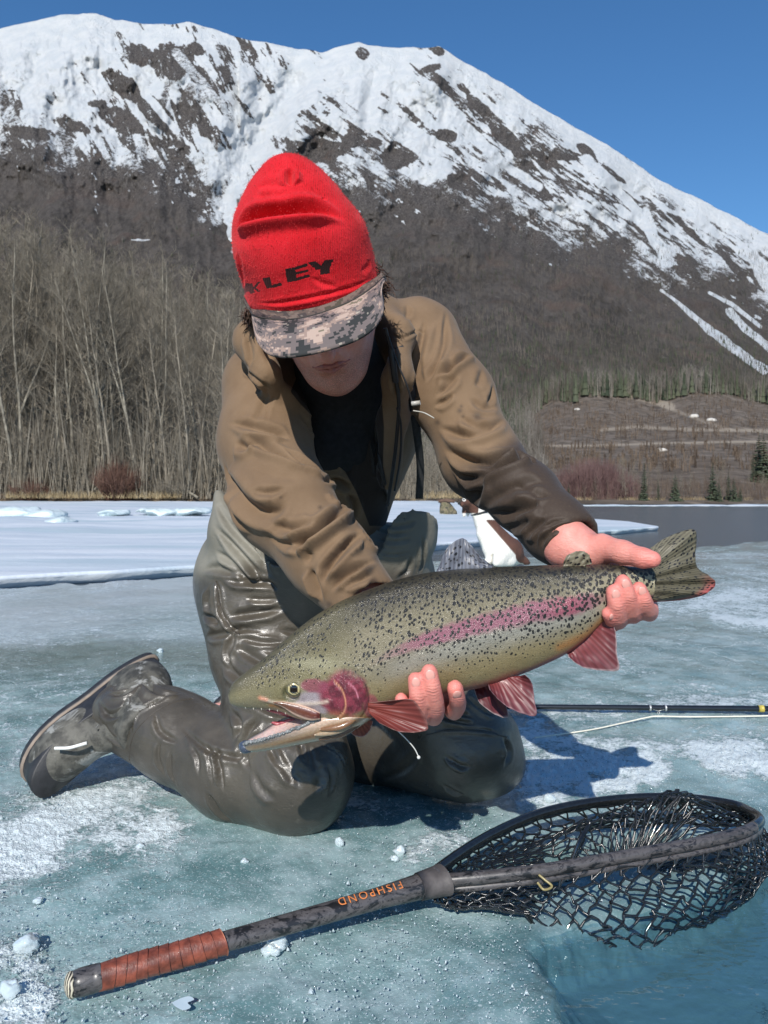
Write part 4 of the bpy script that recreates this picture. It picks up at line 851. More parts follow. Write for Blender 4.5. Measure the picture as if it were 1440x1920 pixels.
JF = [ # traced creases: points, depth mm, width mm, ridge
 ([(425, 792), (470, 800), (520, 812), (545, 822)], 7, 9, .6), ([(440, 830), (462, 838), (480, 830)], 9, 10, .5), ([(450, 812), (500, 840), (545, 860), (600, 888)], 8, 9, .7), ([(528, 840), (560, 858), (590, 880), (610, 896)], 8, 7, .6),
 ([(420, 862), (432, 905), (455, 940), (490, 962), (520, 958), (540, 935)], 12, 13, .5), ([(470, 920), (500, 925), (540, 915)], 5, 7, .5), ([(490, 975), (540, 992), (570, 985), (600, 975)], 8, 9, .6), ([(500, 1005), (540, 1020), (575, 1008), (610, 985), (640, 955), (655, 935)], 9, 9, .6),
 ([(556, 1048), (562, 1020), (590, 995), (630, 968), (660, 955)], 13, 10, .6), ([(572, 1010), (580, 1040), (570, 1060)], 5, 8, .4), ([(605, 1100), (612, 1070), (635, 1040), (660, 1015), (680, 1000)], 12, 8, .6), ([(582, 1065), (590, 1090), (606, 1130)], 9, 8, .6), ([(620, 1110), (640, 1085), (670, 1065), (705, 1050)], 10, 7, .6), ([(640, 1105), (665, 1090), (700, 1078)], 6, 6, .5), ([(600, 900), (640, 905), (660, 925)], 9, 8, .6), ([(650, 925), (664, 945), (662, 985)], 8, 7, .5), ([(680, 990), (690, 1015), (712, 1030)], 7, 7, .5), ([(470, 870), (520, 890), (580, 895)], 3, 14, .4), ([(620, 925), (628, 940), (640, 945)], 7, 6, .5), ([(433, 900), (440, 960), (480, 1000)], 5, 10, .4), ([(500, 700), (495, 760), (470, 800)], 2.5, 9, .4), ([(455, 690), (468, 700), (486, 715), (515, 732)], 4, 4, .5), ([(498, 800), (505, 760), (520, 735)], 2, 3, .3),
 # his left sleeve
 ([(728, 622), (752, 634), (782, 622), (803, 622)], 3, 3, .4), ([(798, 590), (790, 640), (778, 700), (768, 750)], 5, 6, .5), ([(837, 580), (832, 640), (812, 690), (800, 720)], 8, 8, .5), ([(824, 600), (815, 650), (795, 705)], 6, 7, .5), ([(812, 710), (840, 690), (870, 668), (885, 662)], 9, 8, .6), ([(815, 745), (840, 725), (862, 700)], 5, 7, .5), ([(812, 762), (835, 752), (850, 735)], 5, 6, .5), ([(820, 800), (860, 815), (900, 812), (940, 790), (950, 770)], 9, 10, .6), ([(830, 840), (870, 862), (910, 868), (950, 852), (985, 835)], 13, 11, .6), ([(905, 690), (900, 715), (890, 725)], 4, 8, .4), ([(925, 720), (922, 745), (912, 760)], 5, 7, .4), ([(845, 870), (880, 895), (925, 880), (975, 862), (1000, 860)], 12, 10, .6), ([(865, 905), (890, 930), (905, 905), (925, 885)], 10, 12, .4), ([(960, 850), (985, 858), (1005, 868)], 8, 8, .5), ([(905, 950), (940, 925), (990, 905), (1020, 905)], 6, 12, .5), ([(900, 965), (930, 960), (960, 962), (1000, 945), (1010, 940)], 8, 10, .5), ([(930, 990), (965, 985), (1000, 975)], 6, 9, .5), ([(1015, 1035), (1020, 1010), (1045, 990), (1085, 980)], 5, 4, .5), ([(1003, 1030), (1010, 1000), (1035, 982), (1075, 972)], 4, 4, .5), ([(980, 1010), (1000, 990), (1030, 970)], 6, 7, .5), ([(845, 655), (842, 700), (830, 735)], 4, 8, .4), ([(760, 600), (765, 585), (763, 570)], 3, 6, .4),
 ([(860, 780), (890, 800), (925, 795)], 5, 8, .5), ([(880, 745), (905, 765), (935, 760)], 4, 8, .5), ([(960, 905), (1000, 925), (1035, 930)], 4, 9, .5), ([(520, 590), (500, 640), (505, 690)], 4, 8, .4), ([(460, 620), (470, 660), (470, 690)], 5, 6, .5), ([(600, 780), (640, 850), (660, 910)], 5, 9, .5), ([(560, 770), (600, 830), (640, 890)], 4, 8, .5), ([(735, 640), (742, 700), (744, 760)], 5, 6, .5), ([(700, 800), (705, 860), (715, 930)], 5, 8, .5)]
D = fold(V, N, tree, JF, 1.25)
D += .0016*fbm(V[:, 0]*22, V[:, 1]*22, V[:, 2]*22, o=3, seed=3)+.003*fbm(V[:, 0]*7, V[:, 1]*7, V[:, 2]*7, o=2, seed=13)
Vj = V+N*D[:, None]; Vj = laplace(Vj, Fq, 1, .25); px_, py_ = PIX(Vj)
wet = np.where(px_ > 760, sm(-18, 22, (py_-(905-.62*(px_-830)+12*fbm(px_/18, py_/18, o=3, seed=4)))*.8), 0)*np.where(Vj[:, 1] < 1.5, 1, 0)
wet = wet*sm(700, 800, px_)
for cx, cy, rr in [(862, 770, 5), (868, 780, 3), (865, 762, 3), (820, 792, 6), (895, 780, 9), (600, 951, 4), (527, 933, 2.5), (617, 1133, 5), (690, 1070, 12), (708, 1045, 8), (700, 1090, 9)]: wet = np.maximum(wet, .75*np.exp(-((px_-cx)**2+(py_-cy)**2)/rr**2)*(N[:, 1] < .2))
chest_shade = np.where(N[:, 1] < .3, 1, 0)*sm(7, -7, np.where(pip(px_, py_, [(540, 735), (560, 690), (640, 700), (715, 690), (724, 800), (722, 880), (735, 990), (690, 990), (665, 925), (640, 880), (600, 800), (560, 760)]), -1, 1)*pldist(px_, py_, [(540, 735), (560, 690), (640, 700), (715, 690), (724, 800), (722, 880), (735, 990), (690, 990), (665, 925), (640, 880), (600, 800), (560, 760), (540, 735)])+4)*(Vj[:, 1] > 1.22)  # deep shade on the chest, painted dark into the jacket colour
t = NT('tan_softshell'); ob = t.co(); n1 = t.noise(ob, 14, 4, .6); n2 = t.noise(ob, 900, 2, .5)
dry = t.mix(t.rng(n1, .3, .7), (.155, .098, .055), (.190, .124, .072)); c = t.mix(t.attr('wet'), dry, (.045, .030, .021)); c = t.mix(t.rng(n2, .5, .8, 0, .15), c, (.35, .27, .18)); c = t.mix(t.rng(t.attr('chest_shade'), .4, .6), c, (.026, .018, .014))
t.set(Base_Color=c, Roughness=t.rng(t.attr('wet'), 0, 1, .82, .62), Normal=t.bump(t.math('ADD', n2, t.math('MULTIPLY', t.noise(ob, 70, 5, .65, .8), 2.2)), .22, .0016), Sheen_Weight=.08); t.b.inputs['Specular IOR Level'].default_value = .3; JACK = t.m
part('jacket', Vj, Fq, JACK, man, attrs={'wet': wet, 'chest_shade': chest_shade})
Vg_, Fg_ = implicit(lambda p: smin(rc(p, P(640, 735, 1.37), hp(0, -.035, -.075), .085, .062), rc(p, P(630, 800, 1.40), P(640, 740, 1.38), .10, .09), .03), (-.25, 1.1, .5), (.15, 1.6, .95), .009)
part('neck_shade_fill', laplace(Vg_, Fg_, 2), Fg_, simple('neck_shade_black', (.012, .012, .014), .95, .3, 100, .3), man)  # black filler added to stand for the shade inside the collar
jt = bvh(Vj, Fq)
def on(tree, pts, lift=.0, n=40):
    q = [cast(tree, *s) for s in smoothline(pts, n)]; q = np.array([x for x in q if x is not None]); return q+np.array([0, -lift, lift*.3])
def seam(name, tree, pts, r, mat, lift=.001, n=40):
    q = on(tree, pts, lift, n); q = laplace_line(q); return part(name, *tube(q, r, 6), mat, man)
def laplace_line(q, it=3):
    q = q.copy()
    for _ in range(it): q[1:-1] = (q[:-2]+q[1:-1]*2+q[2:])/4
    return q
DK = simple('black_cord', (.012, .012, .013), .5, .2, 60, .1); ZIP = simple('dark_zip_tape', (.02, .016, .013), .6, .3, 200, .3); STI = simple('brown_thread', (.055, .036, .02), .8, .2, 200)
pass
seam('zip', jt, [(700, 770), (708, 840), (720, 900), (728, 945)], .003, ZIP, .002)
# lanyard with tippet tool hanging from the collar
def hang(pts, r, mat, name='lanyard', n=50): return part(name, *tube(smoothline([P(*q) for q in pts], n), r, 7), mat, man)
hang([(722, 615, 1.175), (735, 665, 1.19), (742, 710, 1.20), (748, 760, 1.215), (742, 840, 1.24), (734, 900, 1.27), (726, 948, 1.29)], .0030, DK)
hang([(728, 630, 1.17), (745, 680, 1.175), (762, 720, 1.18), (772, 752, 1.19)], .0014, DK)
hang([(745, 765, 1.20), (752, 800, 1.22), (750, 860, 1.24), (740, 920, 1.27)], .0018, DK)
hang([(733, 655, 1.175), (738, 690, 1.18), (742, 716, 1.19)], .0050, DK, 'tool')
hang([(775, 770, 1.17), (795, 774, 1.16), (814, 784, 1.15)], .0009, simple('pale_elastic', (.45, .43, .38), .6), 'drawcord')
Vt, Ft = tube([P(772, 757, 1.175), P(788, 755, 1.172)], .0035, 8); part('cord_lock', Vt, Ft, simple('pale_metal', (.42, .40, .36), .35, .1, 50, 0), man)

# ---- waders
GA = unit(P(800, 870, 1.30)-P(400, 905, 1.40))
def wader_sdf(p):
    d = chain(p, [P(600, 900, 1.49), P(600, 985, 1.51), P(600, 1085, 1.54)], [.165, .165, .17], .03)
    d = smin(d, chain(p, [P(760, 880, 1.45), P(740, 1000, 1.47)], [.07, .08], .03), .04)
    bib = smax(d, (p-P(725, 918, 1.31))@unit([-.07, .42, 1])-.002, .008)
    bib = smax(bib, -chain(p, [P(615, 860, 1.46), P(605, 960, 1.47), P(620, 985, 1.48)], [.185, .150, .12], .02), .006)
    bib = smax(bib, -chain(p, [P(745, 860, 1.42), P(735, 935, 1.44)], [.078, .058], .02), .006)
    low = chain(p, [P(474, 1075, 1.51), P(494, 1120, 1.50)], [.108, .114], .03)
    low = smin(low, chain(p, [P(600, 1060, 1.53), P(690, 1090, 1.53)], [.15, .13], .03), .05)
    d = smin(bib, smax(low, (p-P(600, 985, 1.4))@np.array([0, 0, 1.]), .01), .02)
    legR = chain(p, [P(490, 1110, 1.50), P(500, 1210, 1.47), P(530, 1350, 1.38), P(560, 1452, 1.31)], [.112, .098, .094, .093], .03)
    d = smin(d, legR, .03)
    sh = chain(p, [P(556, 1462, 1.32), P(440, 1435, 1.375), P(330, 1382, 1.43), P(248, 1343, 1.48)], [.088, .086, .074, .071], .025)
    cuff = chain(p, [P(300, 1362, 1.45), P(232, 1338, 1.49)], [.073, .063], .01)
    d = smin(d, smin(sh, cuff, .008), .008)
    d = smin(d, chain(p, [P(410, 925, 1.46), P(430, 1000, 1.44), P(470, 1045, 1.42)], [.012, .036, .035], .02), .03)      # slack cloth at the side
    legL = chain(p, [P(690, 1100, 1.52), P(780, 1250, 1.46), P(868, 1395, 1.39)], [.112, .100, .090], .03); d = smin(d, legL, .03)
    d = smin(d, chain(p, [P(870, 1405, 1.395), P(700, 1392, 1.56), P(520, 1360, 1.80)], [.089, .075, .062], .03), .008)
    d = smin(d, rc(p, P(925, 1385, 1.42), P(935, 1430, 1.41), .040, .045), .04)
    return d
V, Fq = implicit(wader_sdf, (-.62, 1.12, -.03), (.28, 1.98, .66), .0065)
V = laplace(V, Fq, 2, .5); V, Fq = subdiv(V, Fq); V = laplace(V, Fq, 2, .5); tree = bvh(V, Fq); N = normals(V, Fq)
WF = [([(375, 1070), (410, 1065), (450, 1080), (520, 1110)], 7, 9, .6), ([(415, 1082), (450, 1092), (500, 1092), (525, 1110)], 8, 7, .7), ([(405, 1080), (412, 1110), (418, 1150), (440, 1180), (470, 1190)], 6, 5, .8), ([(430, 1155), (470, 1150), (540, 1140)], 9, 9, .6), ([(378, 1152), (400, 1160), (410, 1175)], 9, 8, .5), ([(383, 1195), (410, 1190), (440, 1185)], 7, 8, .5), ([(425, 1250), (435, 1205), (445, 1180), (500, 1182)], 7, 8, .6), ([(415, 1240), (440, 1265), (470, 1282)], 8, 9, .5), ([(440, 1210), (480, 1235), (510, 1250)], 6, 9, .5), ([(430, 1300), (470, 1310), (510, 1330), (540, 1345)], 8, 9, .6), ([(520, 1180), (560, 1188), (590, 1200)], 5, 7, .6),
 ([(445, 1440), (455, 1400), (470, 1365), (495, 1345)], 8, 9, .6), ([(470, 1450), (462, 1420), (475, 1390), (500, 1370)], 6, 8, .6), ([(470, 1440), (490, 1480), (520, 1500)], 4, 9, .6), ([(525, 1400), (545, 1440), (565, 1480)], 4, 9, .7), ([(575, 1395), (585, 1425), (588, 1450)], 3, 8, .7), ([(405, 1395), (412, 1440), (420, 1490)], 6, 6, .8), ([(330, 1350), (380, 1400), (440, 1420), (465, 1415)], 5, 6, .5), ([(290, 1330), (300, 1370), (340, 1395)], 5, 6, .5), ([(245, 1380), (250, 1340), (280, 1320), (340, 1300)], 7, 4, .4), ([(300, 1385), (295, 1420), (310, 1460)], 4, 5, .5), ([(385, 1480), (410, 1520), (440, 1545)], 5, 7, .5), ([(590, 1390), (630, 1410), (648, 1440)], 4, 3, .5), ([(500, 1385), (515, 1420), (540, 1455), (548, 1480)], 4, 6, .8), ([(560, 1380), (568, 1415), (578, 1440)], 4, 5, .8), ([(610, 1425), (622, 1460), (612, 1500)], 3, 6, .6), ([(350, 1380), (370, 1420), (372, 1460)], 3.5, 5, .6), ([(385, 1385), (395, 1430), (400, 1480)], 3.5, 5, .7), ([(320, 1400), (318, 1440), (330, 1478)], 3, 5, .6), ([(200, 1300), (230, 1300), (262, 1285)], 5, 6, .6), ([(185, 1350), (205, 1380), (235, 1400)], 4, 6, .6), ([(430, 1200), (425, 1230), (440, 1262)], 5, 6, .7), ([(460, 1120), (490, 1125), (530, 1122)], 5, 6, .7), ([(450, 1195), (490, 1205), (540, 1205)], 5, 6, .7), ([(395, 1100), (390, 1130), (400, 1150)], 5, 7, .6), ([(450, 1290), (490, 1290), (520, 1300)], 5, 6, .7), ([(430, 1330), (450, 1360), (440, 1390)], 8, 8, .5), ([(590, 1420), (600, 1460), (590, 1490)], 3, 10, .5),
 ([(180, 1310), (200, 1340), (230, 1330), (240, 1300)], 6, 7, .5), ([(265, 1275), (300, 1300), (340, 1300)], 6, 8, .6), ([(200, 1290), (250, 1285), (290, 1262)], 5, 8, .5),
 ([(800, 1372), (850, 1365), (910, 1368), (945, 1378)], 3, 4, .9), ([(810, 1335), (850, 1350), (900, 1360)], 5, 5, .9), ([(870, 1300), (900, 1325), (930, 1345)], 5, 6, .8), ([(830, 1310), (860, 1335), (890, 1345)], 5, 6, .8), ([(830, 1415), (860, 1435), (885, 1440)], 5, 5, .9), ([(830, 1470), (850, 1485), (870, 1490)], 4, 5, .9), ([(945, 1380), (955, 1410), (945, 1440)], 6, 8, .4), ([(700, 1470), (760, 1440), (790, 1400)], 5, 9, .4),
 # bib
 ([(398, 930), (420, 965), (445, 1000), (490, 1045), (520, 1090)], 6, 8, .6), ([(390, 975), (430, 1015), (470, 1060), (500, 1105)], 8, 8, .6), ([(400, 1030), (440, 1060), (480, 1100)], 7, 8, .5), ([(685, 950), (720, 985), (760, 985), (785, 975)], 4, 5, .6), ([(690, 985), (730, 1000), (770, 1000)], 5, 5, .5), ([(705, 1035), (740, 1040), (775, 1035)], 3, 3, .6), ([(700, 1010), (740, 1015), (780, 1010)], 4, 5, .5), ([(790, 1000), (795, 1040), (785, 1080)], 5, 6, .6), ([(770, 1040), (765, 1070), (740, 1090)], 5, 7, .5)]
D = fold(V, N, tree, WF, 1.0)+.0022*fbm(V[:, 0]*14, V[:, 1]*14, V[:, 2]*14, o=3, seed=5)+.004*fbm(V[:, 0]*6, V[:, 1]*6, V[:, 2]*6, o=2, seed=15)
Vw = laplace(V+N*D[:, None], Fq, 1, .25); px_, py_ = PIX(Vw)
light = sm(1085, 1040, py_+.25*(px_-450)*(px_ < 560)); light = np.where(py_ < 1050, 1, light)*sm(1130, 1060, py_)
t = NT('wader_laminate'); ob = t.co(); n1 = t.noise(ob, 9, 5, .6); n2 = t.noise(ob, 1200, 2, .5); n3 = t.noise(ob, 26, 4, .6)
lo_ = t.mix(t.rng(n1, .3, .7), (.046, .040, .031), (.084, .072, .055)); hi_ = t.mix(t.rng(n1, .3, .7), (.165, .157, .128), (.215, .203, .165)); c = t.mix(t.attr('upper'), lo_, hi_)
c = t.mix(t.rng(n3, .6, .75, 0, .35), c, (.20, .185, .15))
t.set(Base_Color=c, Roughness=t.rng(n3, .3, .7, .20, .42), Normal=t.bump(t.math('ADD', t.math('MULTIPLY', t.noise(t.co('Object', (1, 1, 1.9)), 48, 5, .62, 1.2), .7), t.math('ADD', n3, t.math('MULTIPLY', n2, .06))), .30, .005), Coat_Weight=.25, Coat_Roughness=.12); t.b.inputs['Specular IOR Level'].default_value = .55
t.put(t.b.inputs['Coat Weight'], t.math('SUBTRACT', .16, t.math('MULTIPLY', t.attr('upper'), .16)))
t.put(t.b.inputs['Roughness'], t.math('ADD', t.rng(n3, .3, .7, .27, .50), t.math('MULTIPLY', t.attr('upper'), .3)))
t.l(t.b.inputs['Normal'].links[0].from_socket, t.b.inputs['Coat Normal'])
part('waders', Vw, Fq, t.m, man, attrs={'upper': light}); WAD = t.m
wt = bvh(Vw, Fq); WST = simple('wader_tape_seam', (.05, .042, .033), .5, .2, 100)
for pts in ([(246, 1470), (243, 1420), (252, 1375), (290, 1335), (330, 1315), (362, 1310)], [(590, 1385), (620, 1395), (650, 1422)], [(800, 1378), (850, 1368), (900, 1370), (950, 1382)], [(405, 1090), (412, 1130), (430, 1175), (450, 1190)]): seam('seam', wt, pts, .0012, WST, .0001)
BEL = simple('dark_webbing', (.03, .032, .035), .7, .2, 200, .3)
def strap(pts, w, tree=None, name='strap', mat=None, th=.002):
    q = smoothline([P(*a) for a in pts], 30); T, Nn, B = frames(q); s = np.cross(T, [0, -1., .2]); s /= np.linalg.norm(s, axis=1)[:, None]
    Vg = np.stack([q-s*w/2, q+s*w/2], 1); part(name, *thicken(Vg.reshape(-1, 3), gridF(len(q), 2), th), mat or BEL, man)
strap([(748, 650, 1.22), (768, 720, 1.25), (780, 800, 1.30), (788, 870, 1.35), (786, 935, 1.38)], .013)
strap([(440, 905, 1.25), (432, 925, 1.27), (440, 950, 1.30)], .012, mat=simple('pale_buckle', (.35, .34, .32), .4, .1, 50, 0), name='buckle', th=.004)

# ---- boots
SOLE = simple('black_rubber', (.022, .022, .024), .5, .3, 60, .2); RIM = simple('tan_midsole', (.24, .19, .15), .7, .2, 40, .2); UPM = simple('wet_canvas_boot', (.075, .072, .060), .65, .6, 22, .7, .004); LACE = simple('white_lace', (.75, .74, .70), .7, .05, 100)
_t = NT('boot_canvas_with_frost'); _o = _t.co(); _n = _t.noise(_o, 16, 5, .7, .8); _c = _t.mix(_t.rng(_t.noise(_o, 60, 4), .35, .65), (.045, .043, .036), (.11, .105, .088)); _c = _t.mix(_t.rng(_n, .53, .62, 0, .75), _c, (.33, .33, .31)); _t.set(Base_Color=_c, Roughness=.6, Normal=_t.bump(_t.noise(_o, 130, 4, .7), .6, .003)); BOOTM = _t.m
def boot(toe, heel, up, label=None):
    fx = unit(toe-heel); L = np.linalg.norm(toe-heel); up = unit(up-fx*(up@fx)); sd = np.cross(up, fx); R = np.array([fx, sd, up]); W = .052
    n = 44; s = np.linspace(0, 2*np.pi, n, endpoint=False)
    ox = L/2+L/2*np.cos(s); oy = W*np.sin(s)*(np.abs(np.sin(s))**-.25).clip(0, 2)*(.82+.22*np.cos(s))*(1-.13*np.exp(-((np.cos(s)+.1)/.3)**2))
    rings = []
    def slab(z0, z1, k, name, mat):
        zs = [z0, z0+.002, z1-.002, z1]; ks = [k-.03, k, k, k-.03]; Vs = []
        for z, kk in zip(zs, ks): Vs.append(np.stack([(ox-L/2)*kk+L/2, oy*kk, np.full(n, z)+.02*np.clip((ox/L-.72)/.28, 0, 1)**2], -1))
        Vs = np.stack(Vs, 1).reshape(-1, 3); Fs = [gridF(n, 4, cu=True)]; Vs = np.vstack([Vs, [[L/2, 0, z0], [L/2, 0, z1]]]); i = np.arange(n); j = (i+1) % n
        Fs.append(np.vstack([np.stack([j*4, i*4, np.full(n, 4*n)], -1), np.stack([i*4+3, j*4+3, np.full(n, 4*n+1)], -1)])); return part(name, heel+Vs@R, Fs, mat, man)
    slab(-.018, -.004, 1.03, 'sole', SOLE); slab(-.0035, .003, 1.05, 'midsole', RIM); slab(.0035, .056, 1.02, 'rubber_rand', SOLE)
    def f(p):
        q = (p-heel)@R.T
        d = ell(q, (L*.70, 0, .030), I3, (L*.31, W*.98, .052)); d = smin(d, ell(q, (L*.22, 0, .05), I3, (L*.23, W*.9, .075)), .03)
        d = smin(d, rc(q, [L*.25, 0, .08], [L*.30, 0, .15], .048, .050), .03); d = smin(d, rc(q, [L*.66, 0, .052], [L*.38, 0, .105], .030, .034), .02)
        d = smax(d, -(q[:, 2]-.004), .003); d = smax(d, q[:, 2]-.16, .01); return d+.0015*fbm(q[:, 0]*40, q[:, 1]*40, q[:, 2]*40, o=2)
    c = heel+np.array([L/2, 0, .06])@R; V, Fq = implicit(f, c-.22, c+.22, .006); V = laplace(V, Fq, 1); o = part('boot', V, Fq, BOOTM, man)
    if label: o['label'] = label
    for k in range(3):
        x = L*(.60-.06*k); z = .088+.018*k; a = np.array([[x-.01, -.030, z-.012], [x, 0, z+.002], [x-.01, .030, z-.012]])
        part('lace', *tube(smoothline(heel+a@R, 14), .0022, 6), LACE if k == 0 else SOLE, man)
    return R
toe, heel = P(48, 1448, 1.46), P(290, 1236, 1.56); boot(toe, heel, P(238, 1342, 1.46)-P(165, 1330, 1.52), 'scuffed grey-black wading boot with the sole turned outwards')
part('boot_lace', *tube(smoothline([P(103, 1403, 1.40), P(130, 1402, 1.395), P(163, 1393, 1.40)], 14), .003, 6), LACE, man)
boot(P(392, 1352, 1.93), P(520, 1290, 2.02), P(470, 1370, 1.9)-P(440, 1320, 1.98), 'second boot, half hidden behind the knees')

# ---- beanie over a cap, and hair
t = NT('red_knit'); ob = t.co('Object', (1, 1, 1)); n1 = t.noise(ob, 25, 4, .6); w1 = t.n('TexWave'); w1.inputs['Scale'].default_value = 110; w1.inputs['Distortion'].default_value = 1.2; w1.inputs['Detail'].default_value = 2; w1.bands_direction = 'X'; t.l(ob, w1.inputs[0])
n2 = t.noise(ob, 650, 3, .7)
c = t.mix(t.rng(n1, .3, .7), (.50, .008, .014), (.62, .016, .026)); c = t.mix(t.rng(n2, .5, .8, 0, .3), c, (.80, .09, .09)); c = t.mix(t.rng(t.attr('ink'), .42, .58), c, (.018, .012, .012))
t.set(Base_Color=c, Roughness=.95, Normal=t.bump(t.math('ADD', t.math('MULTIPLY', w1.outputs[1], .4), t.math('MULTIPLY', n2, .9)), .5, .0018), Sheen_Weight=.25); t.b.inputs['Sheen Tint'].default_value = (1, .3, .3, 1); t.b.inputs['Specular IOR Level'].default_value = .15
bn = unit(ax_up+ax_f*.0)
def beanie_sdf(p):
    d = rc(p, P(588, 545, 1.170), P(569, 470, 1.135), .1000, .0905)
    d = smin(d, rc(p, P(560, 442, 1.13), P(548, 385, 1.115), .086, .061), .03); d = smin(d, rc(p, P(548, 390, 1.115), P(540, 334, 1.10), .047, .024), .03)
    d = smin(d, rc(p, P(500, 395, 1.12), P(478, 420, 1.12), .030, .026), .03)
    d = smax(d, -((p-P(585, 590, 1.07))@unit(ax_up*1.0+np.array([.06, .12, 0]))), .010)
    return d
V, Fq = implicit(beanie_sdf, (-.26, .98, .70), (.10, 1.32, 1.02), .004)
V = laplace(V, Fq, 2); V, Fq = subdiv(V, Fq); V = laplace(V, Fq, 2); V, Fq = subdiv(V, Fq); tree = bvh(V, Fq); N = normals(V, Fq)
D = fold(V, N, tree, [([(444, 428), (456, 418), (480, 406), (520, 397), (570, 393), (610, 397), (650, 412)], 15, 11, .8), ([(480, 372), (510, 368), (560, 372)], 3, 10, .5), ([(545, 350), (543, 332), (546, 312)], 8, 7, .6), ([(480, 350), (510, 345), (540, 352)], 3, 8, .5), ([(447, 470), (452, 500), (458, 540)], 3, 8, .4), ([(580, 520), (610, 532), (640, 540)], 2, 5, .4), ([(462, 566), (520, 568), (590, 556), (660, 538), (705, 518)], 2.2, 4, .5), ([(604, 370), (608, 380)], 3, 4, .3), ([(675, 512), (688, 500), (694, 488)], 1.5, 6, .4)], 1.0)+.0022*fbm(V[:, 0]*16, V[:, 1]*16, V[:, 2]*16, o=3, seed=5)
Vb = V+N*D[:, None]; px_, py_ = PIX(Vb); sx_, sy_ = (px_-400)*3.13, (py_-280)*3.13; ink = np.zeros(len(Vb), bool)
for pl in [[(420, 702), (478, 691), (492, 772), (434, 781)], [(476, 691), (552, 667), (556, 685), (478, 710)], [(480, 722), (556, 704), (559, 718), (484, 736)], [(484, 754), (565, 732), (569, 748), (490, 772)],
           [(555, 665), (600, 656), (632, 682), (655, 650), (707, 644), (703, 660), (694, 664), (691, 686), (684, 690), (684, 728), (628, 736), (626, 706), (598, 708), (596, 694), (580, 690)],
           [(287, 757), (332, 748), (348, 812), (314, 818)], [(345, 795), (398, 780), (404, 799), (348, 814)], [(208, 790), (228, 785), (244, 842), (224, 846)], [(232, 812), (260, 778), (278, 776), (250, 813), (280, 832), (262, 838)], [(190, 785), (206, 783), (236, 845), (218, 849), (210, 834), (192, 838), (188, 852), (174, 852), (182, 810)]]: ink |= pip(sx_, sy_, pl)
ink &= N[:, 1] < .35
def blur(a, Fq, it=1):
    e = np.vstack([Fq[:, [0, 1]], Fq[:, [1, 2]], Fq[:, [2, 3]], Fq[:, [3, 0]]]); i = np.concatenate([e[:, 0], e[:, 1]]); j = np.concatenate([e[:, 1], e[:, 0]]); c = np.bincount(i, minlength=len(a))
    for _ in range(it): a = .5*a+.5*np.bincount(i, a[j], len(a))/c
    return a
part('beanie', Vb, Fq, t.m, man, attrs={'ink': blur(ink.astype(float), Fq, 1)})
rg_ = np.random.default_rng(4); Nb = normals(Vb, Fq); ii = rg_.choice(len(Vb), 16000); ff = Nb[ii]+rg_.normal(0, .7, (len(ii), 3)); ff /= np.linalg.norm(ff, axis=1)[:, None]; lk = ink[ii]
ii, ff = ii[~lk], ff[~lk]; part('knit_fuzz', *prisms(Vb[ii], Vb[ii]+ff*rg_.uniform(.0012, .0032, (len(ii), 1)), .00022, .00008, 3), simple('red_fuzz', (.66, .045, .05), .95, .2, 50, 0), man)
# cap: band and bill in a pixel camouflage print
t = NT('pixel_camouflage'); uv = t.n('UVMap').outputs[0]; sn_ = t.n('VectorMath', operation='SNAP'); t.l(uv, sn_.inputs[0]); sn_.inputs[1].default_value = (.010, .0135, 1)
a = t.noise(sn_.outputs[0], 2.6, 3, .7, .9); b = t.noise(sn_.outputs[0], 15, 3, .8); c2 = t.noise(sn_.outputs[0], 2.0, 2, .5)
v = t.math('ADD', a, t.math('MULTIPLY', t.math('SUBTRACT', b, .5), .55)); rp = t.ramp(v, [(0, (.020, .022, .022)), (.405, (.13, .105, .10)), (.49, (.27, .195, .16)), (.545, (.40, .30, .245)), (.66, (.16, .14, .095))]); rp.node.color_ramp.interpolation = 'CONSTANT'
li = t.rng(t.noise(sn_.outputs[0], 26, 2, .9), .66, .68); c = t.mix(t.math('MULTIPLY', li, .4), rp, (.55, .50, .40)); t.set(Base_Color=c, Roughness=.8, Normal=t.bump(t.noise(t.co(), 900, 2), .15, .001)); CAMO = t.m
nb = smoothline([(474, 592), (490, 598), (540, 602), (600, 590), (660, 566), (700, 540), (722, 520)], 41); tipl = smoothline([(474, 594), (480, 632), (492, 655), (515, 668), (560, 668), (620, 655), (672, 636), (704, 612), (719, 580), (716, 548), (721, 522)], 41)
Yb = 1.095-.028*np.sin(np.linspace(0, np.pi, 41))**.7; Yt = Yb-.078*np.sin(np.linspace(0, np.pi, 41))**.6
A = np.array([P(*nb[i], Yb[i]) for i in range(41)]); B = np.array([P(*tipl[i], Yt[i]) for i in range(41)])
vv = np.linspace(0, 1, 15); S = A[:, None]+(B-A)[:, None]*vv[None, :, None]; S[..., 2] += (.012*np.sin(vv*np.pi))[None]*np.sin(np.linspace(0, np.pi, 41))[:, None]
uvb = np.stack(np.broadcast_arrays(np.linspace(0, 1, 41)[:, None], vv[None]*.42), -1).reshape(-1, 2)
Vc, Fc = thicken(S.reshape(-1, 3), gridF(41, 15), .0035); cap_root = part('cap_bill', Vc, Fc, CAMO, man, uv=np.vstack([uvb, uvb]))
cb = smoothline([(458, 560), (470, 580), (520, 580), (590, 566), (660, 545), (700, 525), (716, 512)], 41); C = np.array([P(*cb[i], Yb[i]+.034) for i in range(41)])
S = A[:, None]+(C-A)[:, None]*np.linspace(-.05, 1, 8)[None, :, None]; uvc = np.stack(np.broadcast_arrays(np.linspace(0, 1, 41)[:, None], -.05-np.linspace(0, 1, 8)[None]*.12), -1).reshape(-1, 2)
